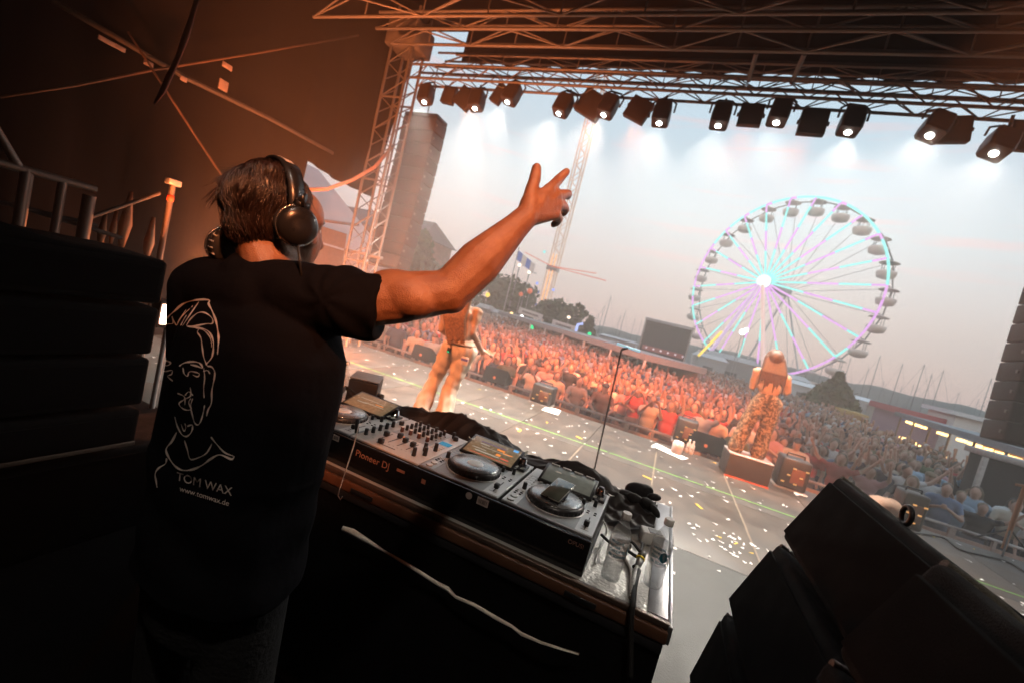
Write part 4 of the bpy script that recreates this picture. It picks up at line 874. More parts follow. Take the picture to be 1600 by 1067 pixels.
# hanging black skirt with soft folds
sk = MB(); xs = np.linspace(-1.95, .19, 160); zs = [.03, .25, .5, .70, TZ-.09]
V = [(x, 1.312-.012*math.sin(x*23+z*1.5)*(1-.9*z)-.018*math.sin(x*9+.5)*(1-z), z) for z in zs for x in xs]; n = len(xs)
sk.add(V, [(a*n+i, a*n+i+1, (a+1)*n+i+1, (a+1)*n+i) for a in range(len(zs)-1) for i in range(n-1)], 0, True)
ys = np.linspace(1.32, 2.28, 60); V = [(.188+.012*math.sin(y*21)*(1-z), y, z) for z in zs for y in ys]; n = len(ys)
sk.add(V, [(a*n+i, a*n+i+1, (a+1)*n+i+1, (a+1)*n+i) for a in range(len(zs)-1) for i in range(n-1)], 0, True); sk.obj('skirt', black_cloth, table)
MB().span(-1.9, .15, 1.36, 2.25, .0, TZ-.06).obj('case_body', black_paint, table)
# pale strip of light cloth hanging along the skirt
edge = [(535, 825, .022), (552, 832, .032), (575, 845, .022), (600, 860, .008), (632, 879, .014), (650, 890, .017), (685, 912, .016), (700, 920, .020), (712, 932, .012), (740, 944, .014), (775, 965, .015), (800, 978, .012), (815, 990, .014), (845, 1003, .010), (880, 1014, .005), (905, 1021, .003)]
fs = MB(); R1 = []
for px, py, wv in edge:
    p = ony(px, py, 1.268); R1.append([p+np.array([0, .0, -wv/2*.9]), p+np.array([0, -.006, 0]), p+np.array([0, 0, wv/2]), p+np.array([0, .006, 0])])
tag(fs.loft(R1).obj('white_strip', M('off_white_ribbon', (.74, .70, .63), .7, var=.12, scale=30, emit=None)), 'torn off white ribbon running diagonally down the black table front', 'ribbon')

# case front with lettering
caseo = thing('player_case', 'glossy black case front carrying the players and mixer', 'equipment case', (-.75, 1.4, TZ))
gloss = M('gloss_black_case', (.006, .006, .007), .18, var=.05, spec=.5)
MB().span(-1.43, -.075, 1.345, 1.362, TZ+.001, GT-.006, 0, .004).obj('front_panel', gloss, caseo)
MB().span(-1.43, -.075, 1.363, 1.80, TZ+.001, TZ+.02).obj('tray', black_paint, caseo)
def text(body, size, mat, parent, origin, ex, ez, name='lettering', align='LEFT', depth=.0004, spacing=1.0):
    c = bpy.data.curves.new('tmp_text', 'FONT'); c.body = body; c.size = size; c.extrude = depth; c.align_x = align; c.space_character = spacing
    o = bpy.data.objects.new('tmp_text', c); col.objects.link(o); dg = bpy.context.evaluated_depsgraph_get(); me = bpy.data.meshes.new_from_object(o.evaluated_get(dg)); bpy.data.objects.remove(o)
    n = len(me.vertices); co = np.empty(n*3); me.vertices.foreach_get('co', co); co = co.reshape(-1, 3)
    ex = np.asarray(ex, float); ez = np.asarray(ez, float); nn = np.cross(ex, ez)
    off = np.asarray(WL.get(parent.name, (0, 0, 0)))
    W = np.asarray(origin, float)-off+co[:, :1]*ex+co[:, 1:2]*ez+co[:, 2:]*nn; me.vertices.foreach_set('co', W.ravel()); me.materials.clear(); me.materials.append(mat); me.update(); me.name = name
    return link(name, me, parent)
logo_m = M('bronze_print', (.22, .11, .08), .5)
text('Pioneer DJ', .036, logo_m, caseo, (-1.005, 1.3440, GT-.055), (1, 0, 0), (0, 0, 1), spacing=1.02)
text('OPUS!', .019, logo_m, caseo, (-.145, 1.3440, GT-.035), (1, 0, 0), (0, 0, 1))
stick = M('pale_sticker', (.45, .36, .33), .6); ink2 = M('sticker_ink', (.06, .04, .04), .6)
def sticker(x, z, w_, h_, bars):
    s = MB().span(x, x+w_, 1.3437, 1.3449, z, z+h_).obj('sticker', stick, caseo)
    b = MB(); u = x+w_*.12
    rg = random.Random(x)
    while u < x+w_*.86: q = rg.uniform(.0012, .003); b.span(u, u+q, 1.3430, 1.3436, z+h_*.22, z+h_*.78); u += q+rg.uniform(.0012, .0026)
    b.obj('barcode', ink2, s)
sticker(-1.125, GT-.033, .03, .022, 8); sticker(-.475, GT-.037, .043, .026, 10)
MB().cyl((-.508, 1.3437, GT-.022), (-.508, 1.3449, GT-.022), .0125, n=20).obj('round_sticker', stick, caseo)
MB().span(-.81, -.775, 1.3437, 1.3449, GT-.045, GT-.035).obj('sticker', logo_m, caseo); MB().span(-.70, -.683, 1.3437, 1.3449, GT-.05, GT-.034).obj('sticker', logo_m, caseo)

chrome = M('chrome', (.6, .6, .6), .12, metal=1.0, var=0)
knob_m = M('knob_black', (.012, .012, .013), .4, var=.05); knob_r = M('knob_brown', (.07, .028, .024), .45); cap_w = M('knob_cap_pale', (.6, .6, .58), .4)
line_m = M('panel_print', (.10, .11, .12), .5, var=0)
disp = M('display_glass', (.23, .185, .13), .25, var=.25, scale=60, emit=(.45, .30, .16), es=.22)
disp2 = M('dim_display_glass', (.18, .19, .17), .2, var=.15, scale=30, emit=(.3, .32, .28), es=.12)
ui_o = E('ui_orange', (1, .33, .08), .9); ui_b = E('ui_blue', (.2, .55, 1), .8); ui_w = E('ui_pale', (.9, .75, .6), .5); ui_r = E('ui_red', (1, .2, .12), .7)
knob_me = MB().lathe([(.0075, 0), (.0068, .012), (.0066, .019), (.005, .020)], n=12).mesh('knob', knob_m)
knob_red = MB().lathe([(.0085, 0), (.008, .012), (.0078, .020), (.006, .021)], n=12, mats=[0, 0, 1]).mesh('knob', [knob_r, cap_w])
knob_big = MB().lathe([(.012, 0), (.0115, .016), (.010, .018)], n=16).mesh('knob', knob_m)
fad_me = MB().box((0, 0, .010), (.012, .022, .018), None, 0, .003).mesh('fader_cap', knob_m)
btn_me = MB().box((0, 0, .002), (.014, .008, .005), None, 0, .0015).mesh('button', cap_w)
btn_d = MB().box((0, 0, .002), (.012, .007, .005), None, 0, .0015).mesh('button', knob_m)
btn_r = MB().lathe([(.0115, 0), (.0112, .004), (.009, .005)], n=18).mesh('round_button', silver_light)
ring_m = E('jog_ring_glow', (.8, .9, 1), .25)
plat = M('jog_platter', (.34, .35, .35), .25, metal=.8, var=.06)
plat_c = M('jog_centre', (.70, .70, .68), .4, metal=.3)
jr = M('jog_rim', (.02, .02, .021), .35)
def jog(parent, cx, cy, z):
    r = .104
    MB().lathe([(r+.006, 0), (r+.006, .0022), (r+.001, .0024)], (cx, cy, z), 48).obj('jog_ring', silver_light, parent)
    j = MB().lathe([(r-.001, .001), (r-.001, .016), (r-.008, .022), (r-.010, .0225)], (cx, cy, z), 48).obj('jog_wheel', jr, parent)
    MB().lathe([(r-.0105, .0226), (r-.013, .0250), (.034, .0245), (.0, .0246)], (cx, cy, z), 48).obj('platter', plat, j)
    MB().lathe([(.033, .0247), (.032, .0256), (.0, .0257)], (cx, cy, z), 28).obj('platter_centre', plat_c, j)
    g2 = MB()
    for k in range(36):
        a = 2*math.pi*k/36; g2.ell((cx+(r-.001)*math.cos(a), cy+(r-.001)*math.sin(a), z+.010), (.0035, .0035, .007), 6, 4)
    g2.obj('grip_dimples', jr, j)
def player(label, x0, kind):
    x1 = x0+.322; cx = (x0+x1)/2; y0, y1 = 1.368, 1.782
    t = thing('media_player', label, 'media player', (cx, (y0+y1)/2, GT))
    MB().span(x0, x1, y0, y1, TZ+.021, GT-.008, 0, .004).obj('body', black_plastic, t)
    MB().span(x0, x1, y0, y1, GT-.0075, GT, 0, .002).obj('faceplate', silver, t)
    MB().span(x0+.002, x0+.055, y0+.004, y1-.01, GT+.0004, GT+.0016).obj('left_strip', silver_light if kind == 3 else silver, t)
    MB().span(x1-.060, x1-.002, y0+.004, y1-.02, GT+.0004, GT+.0016).obj('right_strip', silver_light, t)
    jog(t, cx-.004, y0+.145, GT+.0002)
    # tilted screen at the back
    c, s = math.cos(R_(17)), math.sin(R_(17)); rot = np.array([[1, 0, 0], [0, c, -s], [0, s, c]])
    sw, sh_ = (.225, .125) if kind != 3 else (.20, .105)
    sc_y = y0+.335; scx = cx-.012 if kind != 3 else cx-.004; o = np.array([scx, sc_y, GT+.022])
    b = MB().box(o, (sw+.022, sh_+.024, .016), rot, 0, .003).obj('screen_bezel', black_plastic, t)
    MB().box(o-rot@np.array([0, 0, .012]), (sw, sh_*.8, .02), rot, 0, .003).obj('screen_stand', black_plastic, t)
    d = MB().box(o+rot@np.array([0, 0, .0085]), (sw, sh_, .002), rot, 0, .0008).obj('display', disp if kind != 3 else disp2, b)
    def ui(u, v, wu_, wv_, m, nm='display_mark'): MB().box(o+rot@np.array([u*sw/2, v*sh_/2, .0101]), (wu_*sw, wv_*sh_, .0006), rot).obj(nm, m, b)
    if kind == 2:
        ui(-.1, .55, .55, .03, E('ui_violet', (.5, .35, .6), .4)); ui(.28, .28, .16, .09, ui_o); ui(-.42, .30, .2, .04, ui_w); ui(.05, -.85, .8, .02, ui_r); ui(.78, .82, .1, .12, ui_b); ui(.30, -.28, .09, .12, ui_o); ui(.1, .02, .6, .02, ui_w); ui(-.5, -.3, .3, .03, ui_w); ui(.62, -.52, .16, .06, ui_r); ui(-.1, -.55, .5, .05, ui_w); ui(.6, .1, .2, .04, ui_o)
    elif kind == 1: ui(-.1, .35, .6, .02, ui_w); ui(.2, -.1, .5, .02, ui_w); ui(-.4, -.2, .25, .03, ui_w); ui(.4, .1, .2, .03, ui_o)
    else: ui(-.5, .4, .12, .04, ui_w); ui(.1, .6, .12, .03, ui_w)
    if kind == 3:
        for k in range(4): MB().box(o+rot@np.array([-.075+.05*k, sh_/2+.007, .011]), (.036, .008, .006), rot, 0, .0015).obj('menu_button', cap_w, t)
        lb = MB().box((x0+.072, y0+.345, GT+.014), (.024, .14, .016), rot, 0, .003).obj('button_strip', black_plastic, t)
        for k in range(6): MB().box((x0+.072, y0+.295+.021*k, GT+.008+.0064*k), (.012, .010, .014), rot, 0, .002).obj('button', cap_w if k > 1 else knob_m, lb)
        for k in range(2): piece('round_button', btn_r, t, (x0+.065+.03*k, y0+.268, GT+.001), scale=(.7, .7, 1)); 
    # big rotary selector right of the screen
    rx, ry = x1-.034, y0+.345
    k0 = MB().lathe([(.020, 0), (.020, .010), (.016, .012), (.015, .026), (.012, .028)], (rx, ry, GT+.012), 20).obj('rotary_selector', chrome, t)
    MB().lathe([(.012, .0285), (.011, .034), (.0, .0345)], (rx, ry, GT+.012), 18).obj('selector_cap', knob_m, k0)
    MB().span(rx-.026, rx+.026, ry-.05, ry+.028, GT+.0017, GT+.0125, 0, .003).obj('selector_plinth', black_plastic, t)
    for k in range(4): piece('button', btn_me, t, (rx-.013+.026*(k % 2), ry-.042+.013*(k//2), GT+.0125), scale=(.9, .9, .7))
    # tempo fader
    MB().span(x1-.034, x1-.030, y0+.03, y0+.135, GT+.0017, GT+.0024).obj('fader_slot', knob_m, t); MB().span(x1-.046, x1-.018, y0+.028, y0+.030, GT+.0017, GT+.0022).obj('fader_scale', line_m, t)
    piece('fader_cap', fad_me, t, (x1-.032, y0+.062, GT+.0018), scale=(1.5, .9, 1))
    for k in range(3): MB().span(x1-.046, x1-.040, y0+.05+.025*k, y0+.0512+.025*k, GT+.0017, GT+.0021).obj('fader_scale', line_m, t)
    piece('knob', knob_me, t, (x1-.076, y0+.232, GT+.001)); piece('knob', knob_me, t, (x1-.034, y0+.245, GT+.0018), scale=(1, 1, 1.3))
    for k in range(4): piece('button', btn_d, t, (x1-.047+.026*(k % 2), y0+.165+.018*(k//2), GT+.0018), scale=(.8, .7, .6))
    for k in range(7): piece('button', btn_me, t, (x0+.085+.026*k, y0+.263, GT+.0008), scale=(.75, .8, .6))
    # play / cue and hot cues on the left strip
    for k in range(2): piece('round_button', btn_r, t, (x0+.026, y0+.026+.034*k, GT+.0018), scale=(1.15, 1.15, 1))
    for k in range(6): piece('button', btn_d if k < 4 else btn_me, t, (x0+.018+.020*(k % 2), y0+.09+.017*(k//2), GT+.0018), scale=(.8, .7, .7))
    piece('knob', knob_me, t, (x0+.032, y0+.155, GT+.0018), scale=(1.2, 1.2, 1.2))
    for k in range(5): MB().span(x0+.012, x0+.046, y0+.20+.026*k, y0+.2012+.026*k, GT+.0017, GT+.0021).obj('print_line', line_m, t)
    for k in range(8): piece('button', btn_me, t, (x0+.014+.028*(k % 2), y0+.205+.026*(k//2)+.012, GT+.0018), scale=(.6, .6, .5))
    return t
player('leftmost media player, half hidden by the man, with a brown lit screen', -1.395, 1)
player('middle media player with an orange waveform screen beside the mixer', -.735, 2)
p3_ = player('right media player with a phone lying on its jog wheel', -.400, 3)
# mixer
mx0, mx1, my0, my1 = -1.064, -.742, 1.368, 1.782
mx = thing('dj_mixer', 'silver mixer with rows of black knobs between two players', 'mixer', ((mx0+mx1)/2, 1.57, GT))
MB().span(mx0, mx1, my0, my1, TZ+.021, GT-.008, 0, .004).obj('body', black_plastic, mx); MB().span(mx0, mx1, my0, my1, GT-.0075, GT, 0, .002).obj('faceplate', silver_light, mx)
MB().span(mx0+.062, mx1-.075, my0+.19, my1-.01, GT+.0004, GT+.0012).obj('channel_field', silver, mx)
for c4 in range(4):
    x = mx0+.082+.044*c4
    for r5 in range(5):
        y = my1-.04-.036*r5
        piece('knob', knob_red if r5 == 4 else knob_me, mx, (x, y, GT+.001), scale=(1.05, 1.05, 1.15 if r5 < 4 else 1.05))
    for k in range(3): piece('button', btn_d, mx, (x+.019, my1-.06-.04*k, GT+.001), scale=(.5, .5, .9))
    MB().span(x-.002, x+.002, my0+.075, my0+.165, GT+.0004, GT+.0012).obj('fader_slot', knob_m, mx)
    piece('fader_cap', fad_me, mx, (x, my0+(.12, .155, .13, .12)[c4], GT+.001), scale=(1.7, 1.0, 1.15))
MB().span(mx0+.10, mx0+.19, my0+.033, my0+.037, GT+.0004, GT+.0012).obj('fader_slot', knob_m, mx); piece('fader_cap', fad_me, mx, (mx0+.12, my0+.035, GT+.001), (0, 0, R_(90)), scale=(1.6, 1, 1.15))
for k in range(5): piece('knob', knob_me, mx, (mx0+.025, my0+.06+.045*k, GT+.001), scale=(1.15, 1.15, 1.3))
piece('knob', knob_big, mx, (mx0+.028, my0+.30, GT+.001)); piece('knob', knob_big, mx, (mx1-.04, my1-.05, GT+.001)); piece('knob', knob_me, mx, (mx1-.06, my1-.035, GT+.001), scale=(1.1, 1.1, 1.4))
for k in range(4): piece('knob', knob_me, mx, (mx1-.055+.016*(k % 2)*1.6, my0+.05+.04*k, GT+.001), scale=(1.2, 1.2, 1.7))
MB().span(mx1-.068, mx1-.016, my0+.255, my0+.295, GT+.0004, GT+.003, 0, .001).obj('mixer_display', E('mixer_screen', (.12, .42, .62), .55), mx)
for k in range(6): piece('button', btn_me, mx, (mx1-.058+.032*(k % 2), my0+.19+.02*(k//2), GT+.001), scale=(1.1, .8, .6))
MB().span(mx0+.125, mx0+.145, my0+.172, my0+.180, GT+.0013, GT+.004).obj('cue_light', E('cue_orange', (1, .3, .12), 1.2), mx)
for k in range(9): MB().span(mx0+.06+.02*k, mx0+.068+.02*k, my0+.058, my0+.0592, GT+.0003, GT+.0008).obj('print_line', line_m, mx)
# phone on the right jog wheel
ph = thing('phone', 'smartphone lying askew on the jog wheel of the right player', 'phone', (-.243, 1.52, GT+.03))
a = R_(-9); rot = np.array([[math.cos(a), -math.sin(a), 0], [math.sin(a), math.cos(a), 0], [0, 0, 1]]) @ np.array([[1, 0, 0], [0, math.cos(R_(11)), -math.sin(R_(11))], [0, math.sin(R_(11)), math.cos(R_(11))]])
pc = np.array([-.243, 1.517, GT+.045]); MB().box(pc, (.074, .148, .011), rot, 0, .005).obj('body', black_plastic, ph)
MB().box(pc-rot@np.array([0, .0, .013]), (.072, .03, .016), rot, 0, .004).obj('ring_stand', black_plastic, ph)
MB().box(pc+rot@np.array([0, 0, .0058]), (.068, .140, .0012), rot, 0, .0004).obj('glass', M('phone_glass', (.07, .075, .06), .08, var=.3, scale=18, coat=.5), ph)
MB().box(pc+rot@np.array([0, 0, .0050]), (.072, .146, .0012), rot, 0, .0005).obj('frame', M('phone_frame', (.4, .38, .33), .3, metal=.8), ph)

# black cloth bunched behind the players, petals on it
rid = [ony(px, py, 1.99) for px, py in ((575, 612), (600, 619), (640, 634), (668, 642), (700, 640), (724, 641), (748, 656), (775, 672), (800, 694), (822, 712), (850, 718), (880, 717), (905, 717), (932, 726), (948, 742), (962, 764), (985, 782))]
rid_x = np.array([p[0] for p in rid]); rid_z = np.array([p[2] for p in rid])
def cloth_z(x, y):
    top = float(np.interp(x, rid_x, rid_z))-TZ-.01
    w1 = .085+.02*math.sin(x*8); yc = 1.985+.018*math.sin(x*11+1)
    f = math.exp(-abs((y-yc)/w1)**1.7)
    r1 = abs(math.sin(x*10.5+y*7+1.3*math.sin(y*9+x*3))); r2 = abs(math.sin(x*23-y*31+math.sin(x*7)*2)); r3 = abs(math.sin(y*44+x*12+1.7*math.sin(x*9)))
    side_ = 1-abs(y-yc)/.25
    fold_ = (.020*(1-r1)+.012*(1-r2)+.012*(1-r3))*(1 if f < .9 else .5)
    return TZ+.006+max(0.0, top)*f+fold_-.012*f
NX, NY = 220, 70; V = []
for j in range(NY):
    for i in range(NX):
        x = -1.30+1.42*i/(NX-1); y = 1.795+(.42+.05*math.sin(x*7))*j/(NY-1); z = max(TZ+.004, cloth_z(x, y))
        if j > NY-6: z -= .02*(j-(NY-6))*(1 if x < -.2 else .3)
        V.append((x, y, z))
cl = MB(); cl.add(V, [(j*NX+i, j*NX+i+1, (j+1)*NX+i+1, (j+1)*NX+i) for j in range(NY-1) for i in range(NX-1)], 0, True)
brown_black = M('dust_cover_cloth', (.016, .012, .011), .62, var=.3, bump=.35, bscale=26, spec=.45)
tag(cl.obj('dust_cover', brown_black), 'black cloth cover bunched up behind the players and mixer', 'cloth')
petal_m = M('paper_confetti', (.72, .70, .66), .7, var=.06)
pt_me = []
for k in range(4):
    b = MB(); n = 7; rg2 = random.Random(k); w0, l0 = rg2.uniform(.010, .018), rg2.uniform(.022, .034); cu = rg2.uniform(.006, .014)
    up = [((i/(n-1)-.5)*2*l0, w0*math.sin(math.pi*i/(n-1)), cu*(2*i/(n-1)-1)**2) for i in range(n)]; dn = [((i/(n-1)-.5)*2*l0, -w0*.7*math.sin(math.pi*i/(n-1)), cu*(2*i/(n-1)-1)**2+.004) for i in range(n)]
    b.loft([[u, d, (d[0], d[1], d[2]-.0008), (u[0], u[1], u[2]-.0008)] for u, d in zip(up, dn)]); pt_me.append(b.mesh('paper_petal', petal_m))
for k, (px, py) in enumerate(((661, 640), (684, 648), (724, 650), (700, 667), (721, 676), (738, 686), (818, 708), (741, 693), (828, 741), (951, 772))):
    y = 1.95 if k < 3 else (1.85 if k < 6 else 2.0); p = ony(px, py, y); z = max(TZ+.006, cloth_z(p[0], y)+.006)
    for _ in range(6): p = onz(px, py, z); z = max(TZ+.008, cloth_z(p[0], min(max(p[1], 1.8), 2.2))+.008)
    o = bpy.data.objects.new('paper_petal', pt_me[k % 4]); col.objects.link(o); o.location = tuple(onz(px, py, z)); o.rotation_euler = (random.uniform(-.5, .5), random.uniform(-.5, .5), random.uniform(0, 6.28)); o.scale = (.8,)*3
    tag(o, 'curled white paper confetti piece caught on the black cloth', 'confetti', 'confetti pieces on the black cloth')
# gloves
gl = thing('work_gloves', 'pair of crumpled black gloves on the cloth above the bottles', 'gloves', (.02, 2.12, TZ))
gm = M('glove_fabric', (.022, .022, .024), .75, var=.3, bump=.4, bscale=60)
def gpt(px, py, y): return ony(px, py, y)
def lobe(p, r, ax, rolls=0.0):
    ax = np.asarray(ax, float); ax /= np.linalg.norm(ax); u = np.cross(ax, (0, 1, .3)); u /= np.linalg.norm(u); v = np.cross(u, ax); return ('e', p, r, 0, np.stack([u, v, ax], 1))
pr = [lobe(gpt(996, 766, 2.09), (.042, .026, .058), (1, .1, .1)), lobe(gpt(1004, 765, 2.1), (.032, .022, .05), (.9, .1, .2)), lobe(gpt(980, 775, 2.03), (.03, .022, .055), (1, .1, -.05)), lobe(gpt(995, 782, 2.0), (.03, .02, .05), (1, 0, -.3))]
sub_g = link('glove', blend('glove', pr, .005, [gm], 2), gl); sub_g.location = tuple(-np.asarray(WL[gl.name]))
pr = [lobe(gpt(1014, 788, 1.98), (.026, .018, .045), (.8, .2, -.4)), lobe(gpt(1022, 776, 2.05), (.018, .015, .032), (.9, 0, .2)), lobe(gpt(1024, 798, 1.96), (.016, .014, .032), (.6, 0, -.6))]
sub_g = link('glove', blend('glove', pr, .005, [gm], 2), gl); sub_g.location = tuple(-np.asarray(WL[gl.name]))

# bottles
water_c = M('clear_water', (.93, .95, .95), .03, var=0, trans=1.0, ior=1.18)
pet = M('clear_plastic', (.55, .57, .57), .05, var=0, trans=.95, ior=1.12)
pet.node_tree.nodes['Principled BSDF'].inputs['Transmission Weight'].default_value = 0.0; pet.node_tree.nodes['Principled BSDF'].inputs['Alpha'].default_value = .26; pet.node_tree.nodes['Principled BSDF'].inputs['Base Color'].default_value = (.55, .57, .57, 1); pet.node_tree.nodes['Principled BSDF'].inputs['IOR'].default_value = 1.5
wb_ = water_c.node_tree.nodes['Principled BSDF']; wb_.inputs['Transmission Weight'].default_value = 0.0; wb_.inputs['Alpha'].default_value = .14; wb_.inputs['IOR'].default_value = 1.4
label_clear = M('printed_film', (.50, .43, .38), .3, var=.1, alpha=1.0)
teal = M('teal_print', (.01, .15, .22), .4, var=0); white_cap = M('white_bottle_cap', (.78, .76, .73), .4, var=.03)
film = bpy.data.materials.new('thin_film'); film.use_nodes = True; nt = film.node_tree; b_ = nt.nodes['Principled BSDF']; b_.inputs['Base Color'].default_value = (.62, .56, .52, 1); b_.inputs['Roughness'].default_value = .25; b_.inputs['Alpha'].default_value = .34
def bottle(label, p, words, face, sc_=1.0, turn=0.0):
    x, y, z = p; t = thing('water_bottle', label, 'bottle', (x, y, z))
    k = sc_; r = .031*k
    prof = [(.018, .0), (.028, .004), (.031, .014), (.0295, .03), (.031, .045), (.0295, .06), (.0312, .075), (.0312, .142), (.0305, .152), (.026, .168), (.018, .184), (.0128, .194), (.0125, .203)]
    MB().lathe([(a*k, b*k) for a, b in prof], (x, y, z+.001), 28).obj('bottle_body', pet, t)
    MB().lathe([(a*k*.94, b*k+.002) for a, b in prof[:8]], (x, y, z+.001), 28).obj('water_fill', water_c, t)
    MB().lathe([(.0145*k, .2035*k), (.0148*k, .206*k), (.0148*k, .222*k), (.0135*k, .2245*k)], (x, y, z+.001), 20).obj('cap', white_cap, t)
    # wrapped film with teal print
    lb = MB(); n = 40; vs = [( (.0318*k)*math.cos(2*math.pi*i/n), (.0318*k)*math.sin(2*math.pi*i/n), zz) for zz in (.078*k, .146*k) for i in range(n)]
    lb.add([np.array(v)+np.array([x, y, z+.001]) for v in vs], [(i, (i+1) % n, n+(i+1) % n, n+i) for i in range(n)], 0, True); lo = lb.obj('film_label', film, t)
    # lettering wrapped on the cylinder
    def wrap(body, size, ang, zz, nm='lettering', shift=0):
        c = bpy.data.curves.new('tmp_text', 'FONT'); c.body = body; c.size = size; c.align_x = 'LEFT'
        o = bpy.data.objects.new('tmp_text', c); col.objects.link(o); dg = bpy.context.evaluated_depsgraph_get(); me = bpy.data.meshes.new_from_object(o.evaluated_get(dg)); bpy.data.objects.remove(o)
        co = np.empty(len(me.vertices)*3); me.vertices.foreach_get('co', co); co = co.reshape(-1, 3); R2 = .0322*k
        an = ang+co[:, 0]/R2; W = np.stack([x+R2*np.cos(an), y+R2*np.sin(an), z+.001+zz+co[:, 1]+shift*co[:, 0]], 1)-np.asarray(WL[t.name]); me.vertices.foreach_set('co', W.ravel()); me.materials.clear(); me.materials.append(teal); me.name = 'lettering'; link('lettering', me, lo)
    for i, wd in enumerate(words): wrap(wd, .0115*k if i != 2 else .014*k, face, (.130-.0145*i)*k)
    em = MB(); R2 = .0323*k
    ce = face+turn; pts = []
    for i in range(24):
        a = 2*math.pi*i/24; an = ce+.36*math.cos(a); pts.append((x+R2*math.cos(an), y+R2*math.sin(an), z+.112*k+.016*k*math.sin(a)))
    em.add(pts, [tuple(range(24))]); em.obj('round_emblem', teal, lo)
    MB().lathe([(.0316*k, .150*k), (.0302*k, .156*k)], (x, y, z+.001), 28).obj('teal_band', M('teal_tint', (.10, .36, .38), .2, alpha=1), t) if False else None
    return t
pA = onz(952, 903, TZ+.003); pB = onz(1017, 914, TZ+.003)
bottle('left of two water bottles standing on the table corner', pA, ['FRISCHE', 'KLARE', 'DIREKTE', 'ER SOMMER'], R_(225), 1.0, 2.2)
bottle('right water bottle, nearest the table corner, with teal print', pB, ['LASSEN', 'ERFRISCHEN', 'DIREKTE.', 'ER SOMMER!'], R_(222), 1.03, 1.15)
pC = np.array([-1.54, 1.92, TZ+.003]); pc_ = onz(537, 618, TZ+.1)
bottle('water bottle at the far left end of the table beside the black box', onz(528, 628, TZ+.03)*np.array([1, 1, 0])+np.array([0, 0, TZ+.03]), ['WASSER'], R_(230), 1.05, 1.0)
# black box monitor with a grey top at the far left of the table
bx = thing('black_case_box', 'black box with a grey top at the left end of the table', 'box', (-1.45, 2.1, TZ)); q0 = onz(545, 620, TZ+.005); q1 = onz(588, 612, TZ+.02)
zt = TZ+.16; A = [onz(545, 575, zt), onz(592, 585, zt)]
ex = (A[1]-A[0])*np.array([1, 1, 0]); ey = np.array([-ex[1], ex[0], 0]); ey = ey/np.linalg.norm(ey)*.2
A0 = onz(546, 590, zt); A1 = onz(592, 600, zt)
MB().extrude([A0+np.array([0, 0, -.13]), A1+np.array([0, 0, -.13]), A1+ey+np.array([0, 0, -.13]), A0+ey+np.array([0, 0, -.13])], (0, 0, .125), 0, .006).obj('body', black_paint, bx)
MB().extrude([A0, A1, A1+ey, A0+ey], (0, 0, .008), 0, .003).obj('top_sheet', M('grey_vinyl', (.20, .21, .22), .5), bx)
MB().cyl(A1+np.array([.0, .02, -.07]), A1+np.array([.03, .02, -.07]), .016, n=12).obj('knob', black_plastic, bx)
hp_ = thing('headphone_tangle', 'small tangle of black cable and plugs at the far left of the table', 'cable', (-1.5, 1.8, TZ)); b = MB()
pts = [onz(522+9*k, 610+8*math.sin(k*2.1), TZ+.13+.012*math.sin(k*3.3)) for k in range(5)]; b.tube(pts, .006, 6); b.tube([p+np.array([.02, -.02, .01*math.cos(i)]) for i, p in enumerate(pts)], .005, 6); b.obj('lead', rubber, hp_)
# mains adaptor, cables, yellow taped plug
ad = thing('power_block', 'small white power block with a grey data panel behind the bottles', 'power adaptor', onz(1012, 838, TZ+.02)); c0 = onz(1018, 838, TZ+.03)
rot = np.array([[.96, -.28, 0], [.28, .96, 0], [0, 0, 1]]); MB().box(c0, (.085, .06, .05), rot, 0, .005).obj('housing', white_plastic, ad)
MB().box(c0+np.array([0.008, 0, .0256]), (.05, .04, .002), rot).obj('data_panel', M('grey_print_panel', (.22, .22, .22), .5, var=.5, scale=260), ad)
cabm = M('grey_cable', (.30, .28, .25), .5); blk = rubber
def cable(label, pts, r, m, name='cable'):
    q = []; P = [np.asarray(p, float) for p in pts]
    for i in range(len(P)-1):
        p0 = P[max(i-1, 0)]; p1 = P[i]; p2 = P[i+1]; p3 = P[min(i+2, len(P)-1)]
        for u in np.linspace(0, 1, 6, endpoint=False): q.append(.5*((2*p1)+(-p0+p2)*u+(2*p0-5*p1+4*p2-p3)*u*u+(-p0+3*p1-3*p2+p3)*u**3))
    q.append(P[-1]); return tag(MB().tube(q, r, 8).obj(name, m), label, 'cable')
T = lambda px, py, h=.008: onz(px, py, TZ+h)
cable('grey cable running between the two bottles to the table edge', [T(965, 842, .03), T(985, 850, .04), T(975, 868, .01), T(985, 890), T(986, 920), T(985, 934)], .006, cabm)
cable('black cable hanging over the table edge between the bottles', [T(998, 890, .015), T(992, 915, .012), ony(988, 946, 1.300)+np.array([0, 0, .012]), ony(987, 956, 1.282), ony(986, 985, 1.278), ony(985, 1060, 1.276)], .008, blk)
cable('thin black cable looped behind the left bottle', [T(940, 835, .03), T(960, 850, .05), T(985, 845, .06), T(1000, 860, .05), T(1004, 848, .03)], .0055, blk)
cable('second thin dark cable looped under the power block', [T(975, 855, .02), T(990, 866, .03), T(1003, 875, .02), T(990, 885, .012)], .006, blk)
cable('pale cable lying beside the right player', [T(942, 812, .06), T(948, 825, .04), T(945, 840, .015), T(935, 862), T(930, 880)], .004, white_plastic)
yp = thing('locking_plug', 'silver power plug with a yellow ring between the bottles', 'plug', T(1000, 870, .02)); a, b2 = T(1004, 862, .045), T(996, 886, .012); d = (b2-a)
